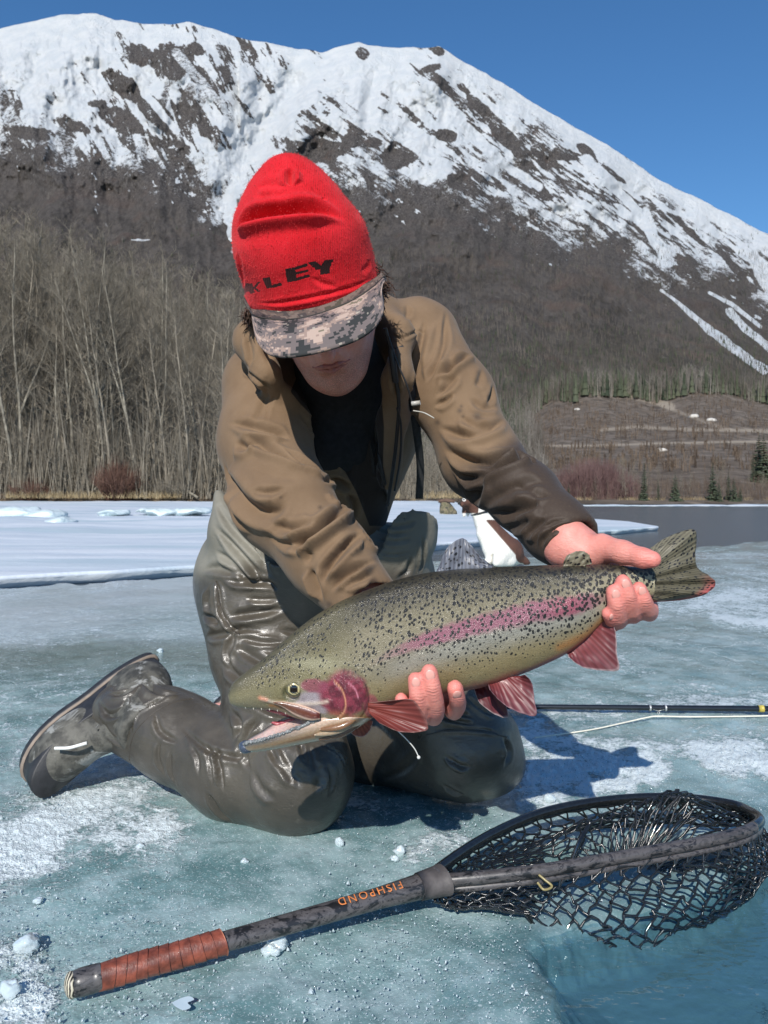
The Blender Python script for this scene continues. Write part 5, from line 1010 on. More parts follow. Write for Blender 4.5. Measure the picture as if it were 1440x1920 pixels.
Vc, Fc = thicken(S.reshape(-1, 3), gridF(41, 8), .003); CAM_SHADE = CAMO.copy(); CAM_SHADE.name = 'shaded_pixel_camouflage'
for e in [x for x in CAM_SHADE.node_tree.nodes if x.type == 'VALTORGB'][0].color_ramp.elements: e.color = tuple(v*.35 for v in e.color[:3])+(1,)  # band print darkened: shade under the beanie's rim put into the colour
part('cap_band', Vc, Fc, CAM_SHADE, man, uv=np.vstack([uvc, uvc]))
part('cap_stitching', *tube(A+[0, -.004, .001], .0013, 6), ZIP, man)
HAIR = simple('brown_hair', (.055, .026, .014), .5, .4, 200, .2)
def hair(c, n, spread, L, seed, drop, name='hair'):
    r = np.random.default_rng(seed); ps = []
    for k in range(n):
        a = np.array(c)+r.normal(0, 1, 3)*spread; d = unit(np.array(drop)+r.normal(0, .35, 3)); l = L*r.uniform(.5, 1.1); b = a+d*l*.5; e = b+unit(d+r.normal(0, .6, 3))*l*.5
        ps.append(tube(np.array([a, b, e]), [.0009, .0008, .0002], 4, False))
    part(name, *cat(ps), HAIR, man)
hair(P(706, 530, 1.16), 520, [.006, .012, .009], .019, 1, [.3, -.1, -.9]); hair(P(470, 588, 1.18), 260, [.004, .010, .005], .016, 2, [-.1, -.2, -.9])
# ------------------------------------------------------------------ the rainbow trout
def YF(px): return .982+.045*(np.asarray(px)-430)/900.
fish = empty('trout', P(820, 1290, 1.0), 'large rainbow trout with open mouth held level in both hands, black-spotted with pink stripe', 'fish')
TOP = smoothline([(428, 1303), (431, 1291), (440, 1277), (458, 1262), (480, 1246), (505, 1226), (535, 1199), (565, 1174), (600, 1149), (640, 1127), (690, 1106), (740, 1089), (800, 1075), (860, 1068), (930, 1064), (1000, 1061), (1060, 1059), (1110, 1058), (1150, 1059), (1185, 1062), (1222, 1066)], 400)
BOT = smoothline([(428, 1306), (433, 1319), (450, 1325), (480, 1328), (510, 1329), (530, 1333), (550, 1342), (575, 1350), (598, 1358), (625, 1366), (655, 1364), (690, 1348), (730, 1327), (780, 1311), (840, 1298), (900, 1287), (960, 1268), (1010, 1248), (1055, 1227), (1085, 1207), (1115, 1178), (1145, 1150), (1180, 1130), (1222, 1118)], 400)
TOP[:, 0] = np.maximum.accumulate(TOP[:, 0]); BOT[:, 0] = np.maximum.accumulate(BOT[:, 0])
WID = np.array([(428, .004), (434, .012), (450, .020), (490, .027), (540, .033), (600, .040), (660, .046), (750, .051), (850, .053), (950, .049), (1050, .040), (1120, .029), (1180, .018), (1222, .013)])
NS, NA = 620, 150
fx = 428+(1222-428)*np.linspace(0, 1, NS)**1.02; tp = np.interp(fx, TOP[:, 0], TOP[:, 1]); bt = np.interp(fx, BOT[:, 0], BOT[:, 1]); w = np.interp(fx, WID[:, 0], WID[:, 1])
w = np.convolve(np.pad(w, 12, 'edge'), np.ones(25)/25, 'valid'); w[:6] *= np.linspace(.3, 1, 6)
th = np.linspace(0, 2*np.pi, NA, endpoint=False); C_, S_ = np.cos(th), np.sin(th)
mid, hh = (tp+bt)/2, (bt-tp)/2
pxg = np.repeat(fx[:, None], NA, 1); pyg = mid[:, None]-hh[:, None]*C_[None]; dep = -w[:, None]*np.sign(S_)*np.abs(S_)**.82
vv = (pyg-tp[:, None])/(bt-tp)[:, None]
Vf = PA(pxg, pyg, YF(pxg)); Nf = np.array([0, -1., 0]); off = dep.copy(); near = np.abs(S_)[None]+0*pxg
# relief: gill cover, eye socket, jaw bones, belly flesh
OPE = [(648, 1242), (672, 1250), (688, 1272), (692, 1300), (682, 1326), (662, 1348), (640, 1362)]; PRE = [(632, 1262), (645, 1277), (651, 1300), (648, 1318), (634, 1333), (612, 1345)]
dO = pldist(pxg, pyg, smoothline(OPE, 30)); ino = pip(pxg, pyg, OPE+[(600, 1362), (560, 1300), (590, 1256), (620, 1242)]); rel = np.where(ino, .0030*sm(0, 7, dO), -.0012*np.exp(-(dO/4)**2))
rel = rel*sm(560, 640, pxg); rel -= .0018*np.exp(-(pldist(pxg, pyg, smoothline(PRE, 30))/2.2)**2); rel += .0010*np.exp(-((pldist(pxg, pyg, smoothline(PRE, 30))-4)/3)**2)
for ln in ([(655, 1262), (668, 1275), (674, 1292)], [(652, 1290), (668, 1284), (680, 1278)], [(600, 1262), (620, 1252), (645, 1246)]): rel -= .0008*np.exp(-(pldist(pxg, pyg, ln)/1.6)**2)
eye = (552, 1290); de = np.hypot(pxg-eye[0], pyg-eye[1]); rel += -.0050*np.exp(-(de/13)**2)+.0022*np.exp(-((de-20)/5)**2)*(pyg < 1300)
rel += .0022*np.exp(-(pldist(pxg, pyg, [(498, 1302), (520, 1309), (560, 1309), (600, 1306), (625, 1300)])/4.5)**2)-.0016*np.exp(-(pldist(pxg, pyg, [(505, 1311), (545, 1316), (590, 1318)])/3)**2)
rel += .0008*fbm(pxg/22, pyg/16, o=3, seed=3)*sm(640, 700, pxg)
rel -= .0022*np.exp(-(pldist(pxg, pyg, [(690, 1343), (730, 1322), (800, 1306)])/6)**2)
off = off-rel*near*np.sign(S_)[None]*(np.abs(S_)[None]**.5)
Vf = Vf+off[..., None]*np.array([0, 1., 0])+0
# colours
def L3(*c): return np.array(lin(c))
def blend(a, b, k): return a*(1-k[..., None])+b*k[..., None]
back, side, gold, belly = L3(62, 58, 46), L3(136, 128, 104), L3(150, 136, 98), L3(150, 104, 88)
nz = fbm(pxg/24, pyg/9, o=4, seed=41); col = np.zeros(pxg.shape+(3,))+back
col = blend(col, side, sm(.02, .34, vv+.05*nz)); col = blend(col, gold, sm(.52, .80, vv+.07*nz)); col = blend(col, belly, sm(.86, .985, vv+.05*nz)*sm(620, 760, pxg))
col = blend(col, L3(158, 160, 156), .55*np.exp(-((pldist(pxg, pyg, [(700, 1250), (900, 1185), (1140, 1130)])/24)**2))*sm(680, 760, pxg))
col = blend(col, L3(190, 184, 154), .5*sm(1040, 1180, pxg)*sm(.05, .3, vv))
dS = pldist(pxg, pyg, smoothline([(690, 1233), (750, 1203), (800, 1184), (900, 1157), (1000, 1136), (1060, 1128), (1140, 1112)], 40)); wS = np.interp(pxg, [690, 750, 850, 1000, 1080, 1140], [5, 9, 16, 20, 17, 5])
pk = sm(1.25, .55, dS/wS+.25*fbm(pxg/8, pyg/6, o=3, seed=44))*sm(680, 800, pxg)*sm(1160, 1070, pxg)*.88
col = blend(col, L3(150, 88, 110), pk); col = blend(col, L3(165, 78, 92), .6*pk*np.exp(-((pxg-1050)/35)**2))
hd = sm(690, 620, pxg)
headc = blend(np.zeros(pxg.shape+(3,))+L3(96, 90, 66), L3(132, 124, 90), sm(.1, .6, vv+.1*nz)); headc = blend(headc, L3(136, 130, 108), .6*np.exp(-((pxg-470)/40)**2)*sm(.3, .8, vv))
headc = blend(headc, L3(160, 156, 126), .75*np.exp(-(((pxg-600)/55)**2+((pyg-1232)/12)**2)))
col = blend(col, headc, hd)
cheek = sm(1.25, .6, ((pxg-605)/60)**2+((pyg-1308)/28)**2); col = blend(col, L3(170, 158, 168), cheek*.85)
gill = sm(1.12, .80, np.sqrt(((pxg-648)/46)**2+((pyg-1288)/46)**2)+.12*nz); gillc = blend(np.zeros(pxg.shape+(3,))+L3(150, 60, 78), L3(104, 40, 54), sm(-.25, .25, fbm(pxg/11, pyg/7, o=5, seed=46, g=.65)))
gillc = blend(gillc, L3(168, 118, 56), sm(1310, 1338, pyg)*sm(670, 640, pxg)*.9); col = blend(col, gillc, gill)
col = blend(col, L3(146, 70, 90), .8*sm(1.2, .7, ((pxg-595)/26)**2+((pyg-1272)/13)**2))
col = blend(col, L3(170, 75, 95), .7*sm(1.2, .7, ((pxg-697)/14)**2+((pyg-1312)/26)**2))
for ln, c3, ww in ((OPE, (70, 30, 34), 1.6), (PRE, (228, 168, 130), 1.5), ([(498, 1301), (520, 1307), (560, 1308), (600, 1304), (618, 1300)], (214, 196, 178), 3.2), ([(494, 1299), (505, 1302)], (222, 150, 120), 4), ([(655, 1262), (668, 1275), (674, 1292)], (230, 150, 170), 1.2)):
    col = blend(col, L3(*c3), .85*np.exp(-(pldist(pxg, pyg, smoothline(ln, 24))/ww)**2))
col = blend(col, L3(158, 106, 60), .8*np.exp(-(pldist(pxg, pyg, [(512, 1314), (540, 1318), (560, 1322)])/4)**2)); col = blend(col, L3(120, 112, 60), .6*sm(1.2, .6, ((pxg-615)/26)**2+((pyg-1335)/12)**2))
lipm = sm(5.5, 2, np.abs(pyg-bt[:, None]))*sm(600, 580, pxg); col = blend(col, L3(190, 172, 158), lipm*.8)
col = blend(col, L3(160, 70, 62), sm(.90, 1, vv)*.75*sm(700, 800, pxg)); col = blend(col, L3(130, 52, 50), .8*np.exp(-(pldist(pxg, pyg, [(700, 1330), (760, 1296), (800, 1288)])/10)**2))
col = blend(col, L3(190, 130, 72), .7*np.exp(-(pldist(pxg, pyg, [(1040, 1205), (1090, 1185), (1120, 1160)])/9)**2)); col = blend(col, L3(150, 62, 56), .6*np.exp(-(pldist(pxg, pyg, [(960, 1262), (1060, 1218), (1090, 1196)])/7)**2))
ring = np.exp(-((de-13.5)/3.2)**2); col = blend(col, L3(88, 90, 60), .8*ring)
spot = np.interp(vv, [0, .08, .5, .7, .85, 1], [.9, 1, .95, .7, .35, 0])*sm(560, 720, pxg)*(1+.3*sm(900, 1180, pxg)); spot = spot*(1-.45*np.exp(-(((pxg-760)/60)**2+((vv-.75)/.2)**2)))
spot = np.maximum(spot, .8*sm(.8, .35, vv)*sm(455, 500, pxg)*sm(700, 600, pxg)); spot *= (1-gill)*(1-.8*cheek)
uu = (pxg-428)/8.7; arc = np.cumsum(np.hypot(np.diff(pyg, axis=1, prepend=pyg[:, :1]), np.diff(off, axis=1, prepend=off[:, :1])*1500), axis=1)/8.7
uvf = np.stack([uu, arc+uu*.12], -1)
t = NT('trout_skin'); uv = t.n('UVMap').outputs[0]; base = t.attr('Col', 'Color'); ob = t.co()
t.b.inputs['Specular IOR Level'].default_value = .4
wz = t.n('VectorMath', operation='ADD'); nzv = t.n('VectorMath', operation='SCALE'); nn = t.n('TexNoise'); nn.inputs['Scale'].default_value = .55; t.l(uv, nn.inputs[0]); t.l(nn.outputs['Color'], nzv.inputs[0]); nzv.inputs['Scale'].default_value = .9; t.l(uv, wz.inputs[0]); t.l(nzv.outputs[0], wz.inputs[1])
mpp = t.n('Mapping'); t.l(wz.outputs[0], mpp.inputs[0]); mpp.inputs['Scale'].default_value = (1.12, .92, 1); mpp.inputs['Rotation'].default_value = (0, 0, .25)
vo = t.n('TexVoronoi'); t.l(mpp.outputs[0], vo.inputs['Vector']); vo.inputs['Scale'].default_value = 1.0; vo.inputs['Randomness'].default_value = .88
sx2 = t.n('SeparateColor'); t.l(vo.outputs['Color'], sx2.inputs[0]); jit = t.noise(uv, 4.5, 2, .6)
size = t.math('MULTIPLY', t.math('ADD', .265, t.math('MULTIPLY', sx2.outputs[0], .15)), t.attr('spot')); dd = t.math('ADD', vo.outputs['Distance'], t.math('MULTIPLY', t.math('SUBTRACT', jit, .5), .16))
msk = t.rng(t.math('SUBTRACT', size, dd), -.035, .035); vo2 = t.n('TexVoronoi'); mp2 = t.n('Mapping'); t.l(wz.outputs[0], mp2.inputs[0]); mp2.inputs['Location'].default_value = (7.3, 3.7, 0); mp2.inputs['Rotation'].default_value = (0, 0, -.4); mp2.inputs['Scale'].default_value = (1.0, .8, 1); t.l(mp2.outputs[0], vo2.inputs['Vector']); vo2.inputs['Scale'].default_value = .95; vo2.inputs['Randomness'].default_value = .9
m2 = t.math('MULTIPLY', t.rng(t.math('SUBTRACT', t.math('MULTIPLY', .25, t.attr('spot')), vo2.outputs['Distance']), -.035, .035), t.rng(t.attr('spot'), .5, .8)); msk = t.math('MAXIMUM', msk, m2)
msk = t.math('MULTIPLY', msk, t.rng(t.attr('spot'), .12, .3))
sc_ = t.vor(uv, 4.2, rnd=.55); scn = t.noise(uv, 2.2, 4, .7)
gl_ = t.rng(t.vor(uv, 3.1, out='Distance'), .16, .06); base = t.mix(t.math('MULTIPLY', gl_, t.rng(t.noise(uv, .35, 3, .6), .42, .60, 0, .75)), base, (.70, .68, .60))  # pale specks painted into the base colour as glints on the scales
c = t.mix(t.rng(scn, .35, .68, 0, .45), base, t.mix(1.0, base, (1.5, 1.5, 1.45), 'MULTIPLY')); c = t.mix(t.rng(sc_, .25, .6, 0, .35), c, t.mix(1.0, base, (.62, .60, .55), 'MULTIPLY')); c = t.mix(msk, c, (.010, .010, .009))
flank = t.math('MULTIPLY', t.attr('spot'), .10)
t.set(Base_Color=c, Metallic=t.math('MULTIPLY', flank, t.math('SUBTRACT', 1.0, msk)), Roughness=t.rng(scn, .3, .7, .38, .55), Normal=t.bump(t.math('ADD', sc_, t.math('MULTIPLY', scn, .3)), .55, .0016), Coat_Weight=.40, Coat_Roughness=.16); t.l(t.b.inputs['Normal'].links[0].from_socket, t.b.inputs['Coat Normal']); TROUT = t.m
vs, fs = Vf.reshape(-1, 3), gridF(NS, NA)  # close the ring around
I, J = np.meshgrid(np.arange(NS-1), np.arange(NA), indexing='ij'); J2 = (J+1) % NA; fs = np.stack([I*NA+J, I*NA+J2, (I+1)*NA+J2, (I+1)*NA+J], -1).reshape(-1, 4)
n0 = len(vs); vs = np.vstack([vs, Vf[0].mean(0), Vf[-1].mean(0)]); j = np.arange(NA); j2 = (j+1) % NA
caps = np.vstack([np.stack([j2, j, np.full(NA, n0)], -1), np.stack([(NS-1)*NA+j, (NS-1)*NA+j2, np.full(NA, n0+1)], -1)])
col = col*.84
colv = np.vstack([col.reshape(-1, 3), col[0, :1], col[-1, :1]]); spv = np.concatenate([spot.ravel(), [0, 0]]); uvv = np.vstack([uvf.reshape(-1, 2), [[0, 0], [0, 0]]])
part('body', vs, [fs, caps], TROUT, fish, cols={'Col': colv}, attrs={'spot': spv}, uv=uvv)
def vmat(name, rough=.25, coat=.5, bumpk=.2, sc=300):
    t = NT(name); t.set(Base_Color=t.mix(t.rng(t.noise(t.co(), sc, 4, .65), .3, .7, 0, .5), t.attr('Col', 'Color'), t.mix(1.0, t.attr('Col', 'Color'), (.55, .5, .5), 'MULTIPLY')), Roughness=rough, Coat_Weight=coat, Coat_Roughness=.08, Normal=t.bump(t.noise(t.co(), sc*1.5, 4, .6), bumpk, .0012), Subsurface_Weight=.1, Subsurface_Scale=.003); return t.m
FLESH = vmat('trout_mouth_skin')
def ringloft(name, rings, cols, mat, parent, ends=True):
    R = np.asarray(rings); n, m = R.shape[:2]; I, J = np.meshgrid(np.arange(n-1), np.arange(m), indexing='ij'); J2 = (J+1) % m; Fq = np.stack([I*m+J, I*m+J2, (I+1)*m+J2, (I+1)*m+J], -1).reshape(-1, 4)
    V = np.vstack([R.reshape(-1, 3), R[0].mean(0), R[-1].mean(0)]); j = np.arange(m); j2 = (j+1) % m; tr = np.vstack([np.stack([j2, j, np.full(m, n*m)], -1), np.stack([(n-1)*m+j, (n-1)*m+j2, np.full(m, n*m+1)], -1)])
    Cc = np.asarray(cols); Cv = np.vstack([Cc.reshape(-1, 3), Cc[0].mean(0), Cc[-1].mean(0)]); return part(name, V, [Fq, tr], mat, parent, cols={'Col': Cv})
# lower jaw: near rim, floor of the mouth, far rim, outer skin
n = 90; tq = np.linspace(0, 1, n)
nr = smoothline([(456, 1397), (466, 1391), (495, 1385), (539, 1371), (575, 1356), (598, 1347), (625, 1345), (655, 1345)], n); fr = smoothline([(457, 1392), (472, 1382), (492, 1370), (514, 1355), (540, 1343), (560, 1338), (600, 1335), (650, 1335)], n); lo = smoothline([(456, 1407), (466, 1411), (500, 1408), (560, 1397), (610, 1387), (645, 1377), (670, 1366), (700, 1346)], n)
wj = np.interp(tq, [0, .04, .15, .5, 1], [.003, .008, .014, .026, .036]); rings, cols = [], []
for i in range(n):
    Yc = YF(nr[i, 0]); nY, fY = Yc-wj[i], Yc+wj[i]; pts, cc = [], []
    wht, dkr = L3(226, 208, 196), L3(84, 86, 86); roof = L3(205, 130, 130)
    lipf = np.clip((tq[i]-.30)/.35, 0, 1)
    rimc = dkr*(1-lipf)+L3(205, 180, 160)*lipf
    for k in np.linspace(0, 1, 9):  # near rim -> floor -> far rim
        q = nr[i]*(1-k)+fr[i]*k; sag = 9*np.sin(k*np.pi)*min(1, tq[i]*6); pts.append(P(q[0], q[1]+sag, nY*(1-k)+fY*k)); fl = wht*(1-.35*k)+roof*.35*k; e = sm(.18, .02, min(k, 1-k)); cc.append(rimc*e+fl*(1-e))
    for k in np.linspace(0, 1, 16)[1:-1]:  # far rim -> under -> near rim
        a = k*np.pi; yb = lo[i, 1]; q0 = fr[i] if k < .5 else nr[i]; Y = Yc+np.cos(a)*wj[i]*1.04; s_ = np.sin(a)**.75; py = q0[1]+(yb-q0[1])*s_; px = q0[0]+(lo[i, 0]-q0[0])*s_
        pts.append(P(px, py, Y)); g = np.clip((k-.5)*2, 0, 1); u = L3(150, 118, 70)*(1-sm(.5, 0, tq[i]))+L3(96, 96, 84)*sm(.5, 0, tq[i]); und = L3(205, 180, 150); c_ = und*(1-g)+u*g; e = sm(.82, .97, k)
        st = np.exp(-((k-.80)/.05)**2)*sm(.25, .5, tq[i]); c_ = c_*(1-.6*st)+L3(120, 70, 40)*.6*st; tipk = sm(.10, .03, tq[i]); c_ = c_*(1-e)+rimc*e; cc.append(c_*(1-tipk)+L3(50, 60, 78)*tipk)
    rings.append(pts); cols.append(cc)
jaw = ringloft('lower_jaw', rings, cols, FLESH, fish)
# kype tip, gum bumps and teeth
Vk, Fk = sphere((0, 0, 0), (.0105, .010, .0078), 12, 18); Vk = Vk*(1+.10*vnoise(Vk[:, 0]*300, Vk[:, 1]*300, Vk[:, 2]*300+5))[:, None]; part('jaw_tip', Vk+P(463, 1400, YF(463)), Fk, simple('slate_jaw_skin', lin((62, 70, 86)), .3, .3, 120, .3, Coat_Weight=.5), fish)
gum = []; rg = np.random.default_rng(3)
for i in range(3, 62):
    for s_ in range(2):
        q = nr[i]+rg.normal(0, .6, 2)+[0, 1.5*s_]; gum.append(sphere(P(q[0], q[1], YF(q[0])-wj[i]-.0004), rg.uniform(.0012, .0021), 5, 7))
part('gums', *cat(gum), simple('grey_gums', lin((118, 120, 120)), .2, .4, 200, .2, Coat_Weight=.8), fish)
teeth = [prisms([P(x, y, YF(x)-.022*np.interp(x, [440, 580], [.5, 1.3]))], [P(x+.5, y+3.5, YF(x)-.022*np.interp(x, [440, 580], [.5, 1.3]))], [.0006], [.0002], 5) for x, y in [(460, 1325), (475, 1327), (490, 1328), (505, 1329), (520, 1331), (535, 1336)]]
part('teeth', *cat(teeth), simple('ivory_teeth', (.7, .66, .55), .3, .1), fish)
# roof of the mouth and the cheek membrane behind, seen through the gape
mp_ = smoothline([(500, 1331), (530, 1336), (560, 1345), (598, 1350), (615, 1354), (600, 1362), (570, 1358), (545, 1350), (520, 1358), (508, 1355)], 60); c0 = np.array([560, 1349.])
kk = np.linspace(0, 1, 8); Sg = np.stack([PA(c0[0]+(mp_[:, 0]-c0[0])*k, c0[1]+(mp_[:, 1]-c0[1])*k, YF(560)+.016+.010*(1-k*k)) for k in kk], 1).reshape(-1, 3)
Fg = gridF(60, 8); Vt, Ft = thicken(Sg, Fg, .003); part('mouth_lining', Vt, Ft, FLESH, fish, cols={'Col': np.tile(L3(168, 84, 92), (len(Vt), 1))})
# maxilla: long red-brown plate over the corner of the mouth
n = 40; up = smoothline([(512, 1316), (530, 1315), (556, 1319), (585, 1328), (600, 1336)], n); dn = smoothline([(512, 1319), (530, 1326), (553, 1341), (580, 1351), (600, 1349)], n); rings, cols = [], []
for i in range(n):
    Yc = YF(up[i, 0])-np.interp(up[i, 0], WID[:, 0], WID[:, 1])*.88; m = (up[i]+dn[i])/2; h = (dn[i]-up[i])/2; rr, cc = [], []
    for a in np.linspace(0, 2*np.pi, 20, endpoint=False):
        rr.append(P(m[0]+h[0]*-np.cos(a), m[1]-h[1]*np.cos(a), Yc-.0042*np.sin(a)*min(1, i/4, (n-1-i)/4+.15))); e = sm(.55, .9, abs(np.cos(a))); u = i/n
        cc.append((L3(108, 78, 58)*(1-u)+L3(104, 48, 42)*u)*(1-e)+L3(222, 190, 168)*e)
    rings.append(rr); cols.append(cc)
ringloft('upper_lip_plate', rings, cols, FLESH, fish)
# branchiostegal folds under the gill cover
for k, (a, m, b) in enumerate([((600, 1368), (640, 1362), (672, 1344)), ((590, 1378), (632, 1370), (668, 1354)), ((598, 1386), (640, 1376), (676, 1356))]):
    pth = smoothline([a, m, b], 20); q = PA(pth[:, 0], pth[:, 1], YF(pth[:, 0])-np.array([.030, .024, .014])[k]*np.sin(np.linspace(.5, 2.6, 20))**.3-.004); Vt, Ft = tube(q, .0042*np.sin(np.linspace(.12, 3.0, 20))**.5, 10)
    part('gill_fold', Vt, Ft, FLESH, fish, cols={'Col': np.tile(L3(*[(132, 98, 70), (166, 146, 120), (110, 82, 62)][k]), (len(Vt), 1))})
# eye
ec = P(*eye, YF(552)-.0305); Ve, Fe = sphere((0, 0, 0), (.0118, .0085, .0118), 24, 36); rr = np.hypot(Ve[:, 0], Ve[:, 2]); fr_ = Ve[:, 1] < 0
ce = np.where((rr < .0052)[:, None], [[.002, .002, .003]], np.where((rr < .0065)[:, None], [L3(222, 206, 150)], np.where((rr < .0108)[:, None], [L3(92, 88, 60)], [L3(70, 70, 50)])))
part('eye', Ve+ec+[0, .0008, 0], Fe, vmat('trout_eye', .05, 1.0, .0), fish, cols={'Col': ce})
# fins
def finmat(name, spots=0., rough=.45, trans=.25):
    t = NT(name); uv = t.n('UVMap').outputs[0]; c = t.attr('Col', 'Color'); sp = t.n('SeparateXYZ'); t.l(uv, sp.inputs[0])
    ray = t.math('SINE', t.math('MULTIPLY', sp.outputs[0], 6.2832)); rn_ = t.noise(uv, .8, 4, .6); c = t.mix(t.rng(ray, -.2, .9, 0, .45), c, t.mix(1.0, c, (.45, .38, .38), 'MULTIPLY')); c = t.mix(t.rng(rn_, .35, .7, 0, .35), c, t.mix(1.0, c, (1.25, 1.2, 1.2), 'MULTIPLY'))
    if spots:
        mp = t.n('Mapping'); t.l(uv, mp.inputs[0]); mp.inputs['Scale'].default_value = (1.0, spots, 1); vo = t.n('TexVoronoi'); t.l(mp.outputs[0], vo.inputs[0]); vo.inputs['Scale'].default_value = 1.0; vo.inputs['Randomness'].default_value = .75
        c = t.mix(t.rng(vo.outputs['Distance'], .40, .33), c, (.012, .012, .014))
    t.set(Base_Color=c, Roughness=rough, Coat_Weight=.08, Coat_Roughness=.2, Normal=t.bump(ray, .3, .0008)); t.b.inputs['Transmission Weight'].default_value = 0
    tl = t.n('BsdfTranslucent'); t.l(c, tl.inputs[0]); mx = t.n('MixShader'); mx.inputs[0].default_value = trans; t.l(t.b.outputs[0], mx.inputs[1]); t.l(tl.outputs[0], mx.inputs[2]); t.l(mx.outputs[0], t.out.inputs[0]); return t.m
FRED = finmat('red_fin', 0); FSPOT = finmat('spotted_fin', 1.0, trans=.15)
def fin(name, base, outer, Yb, Yo, cfun, mat, rays=16, rows=6, wav=.003, seed=0, rag=1.2, label=None, th=.0011, power=1.0):
    nu, nv = 110, 26; b = smoothline(base, nu); o = smoothline(outer, nu); s = np.linspace(0, 1, nu); rg = fbm(s*26, s*0, o=3, seed=seed)*rag; dd = o-b; L = np.linalg.norm(dd, axis=1)[:, None]; o = o+dd/(L+1e-6)*rg[:, None]
    k = np.linspace(0, 1, nv)**power; q = b[:, None]+(o-b)[:, None]*k[None, :, None]; Y = (Yb+(Yo-Yb)*k)[None]+wav*np.sin(s*rays*.9+seed)[:, None]*k[None]*.6+wav*fbm(s[:, None]*4, k[None]*2, o=2, seed=seed)
    V = PA(q[..., 0], q[..., 1], Y); C = cfun(s[:, None]+0*k[None], k[None]+0*s[:, None], q); uvx = np.stack([s[:, None]*rays+0*k[None], k[None]*rows+0*s[:, None]], -1).reshape(-1, 2)
    Vt, Ft = thicken(V.reshape(-1, 3), gridF(nu, nv), th*(1-.6*np.tile(k, nu))); o_ = part(name, Vt, Ft, mat, fish, cols={'Col': np.vstack([C.reshape(-1, 3)]*2)}, uv=np.vstack([uvx, uvx]))
    if label: o_['label'] = label
    return o_
def cst(*c): return lambda s, k, q: np.zeros(s.shape+(3,))+L3(*c)
def redfin(edge=(225, 215, 215), ek=.9, c0=(132, 62, 62), c1=(108, 58, 64)):
    return lambda s, k, q: blend(blend(np.zeros(s.shape+(3,))+L3(*c0), L3(*c1), k), L3(*edge), sm(.93, 1, k)*ek*.6+sm(.03, 0, s)*.5)
fin('dorsal_fin', [(818, 1072), (850, 1069), (885, 1067), (922, 1066)], [(822, 1064), (838, 1028), (862, 1010), (876, 1014), (898, 1040), (923, 1062)], YF(870)+.002, YF(870)+.006, cst(104, 108, 118), FSPOT, 13, 7, seed=2, label='dark spotted fin on the back')
fin('adipose_fin', [(1056, 1062), (1075, 1061), (1095, 1061)], [(1058, 1052), (1066, 1040), (1088, 1033), (1104, 1040), (1110, 1057)], YF(1080)-.010, YF(1080)-.014, cst(128, 122, 102), FSPOT, 5, 4, seed=3, th=.003)
fin('tail_fin', [(1203, 1066), (1206, 1076), (1209, 1088), (1211, 1100), (1210, 1120)], [(1215, 1030), (1250, 1008), (1300, 992), (1305, 1020), (1304, 1050), (1309, 1066), (1330, 1080), (1342, 1096), (1322, 1114), (1284, 1124), (1228, 1129)], YF(1210), YF(1300)+.012, lambda s, k, q: blend(blend(np.zeros(s.shape+(3,))+L3(96, 92, 74), L3(132, 128, 108), .5*sm(.5, .2, s)), L3(176, 84, 84), sm(.78, 1, k)*sm(.55, .75, s)*.9), FSPOT, 36, 17, wav=.006, seed=4, rag=1.6, label='broad spotted tail, reddish at the lower lobe')
fin('anal_fin', [(1062, 1222), (1085, 1205), (1110, 1182), (1132, 1160)], [(1066, 1232), (1090, 1250), (1125, 1257), (1160, 1256), (1157, 1225), (1155, 1190), (1150, 1168)], YF(1100)-.012, YF(1110)-.022, redfin(), FRED, 13, seed=5, label='red fin with white tip under the tail')
fin('pelvic_fin', [(915, 1282), (935, 1276), (955, 1270), (972, 1268)], [(918, 1292), (935, 1312), (960, 1330), (1003, 1342), (1002, 1310), (997, 1280), (985, 1265)], YF(940)-.022, YF(950)-.040, redfin((180, 150, 158), .6), FRED, 12, seed=6, label='near pelvic fin, mottled red with pale beaded edge')
fin('pelvic_fin', [(888, 1286), (905, 1284), (922, 1282), (938, 1280)], [(890, 1296), (900, 1318), (925, 1338), (952, 1346), (950, 1325), (948, 1305), (944, 1290)], YF(915)+.012, YF(915)+.004, redfin(c0=(110, 45, 48), c1=(95, 42, 50)), FRED, 10, seed=7, label='far pelvic fin, dark red')
fin('pectoral_fin', [(690, 1318), (690, 1324), (690, 1330), (692, 1336)], [(730, 1314), (772, 1312), (790, 1332), (803, 1362), (790, 1372), (750, 1372), (712, 1356)], YF(690)-.046, YF(740)-.070, redfin((170, 140, 130), .5, c0=(138, 64, 54), c1=(118, 56, 52)), FRED, 13, seed=8, label='near breast fin, translucent red')
fin('pectoral_fin', [(655, 1350), (668, 1350), (680, 1348)], [(654, 1362), (660, 1376), (678, 1382), (692, 1372), (700, 1352)], YF(670)+.020, YF(670)+.022, redfin(c0=(150, 80, 58), c1=(130, 70, 60)), FRED, 8, seed=9, label='far breast fin below the throat')
# fly leader hanging from the mouth area
LD = simple('clear_leader', (.62, .62, .58), .25, .05, 100, 0)
lp = smoothline([(712, 1352), (735, 1362), (758, 1382), (776, 1402), (785, 1419)], 24); part('leader', *tube(PA(lp[:, 0], lp[:, 1], .955), .0007, 6), LD, fish); part('fly', *sphere(P(785, 1420, .955), .0022, 8, 10), LD, fish)
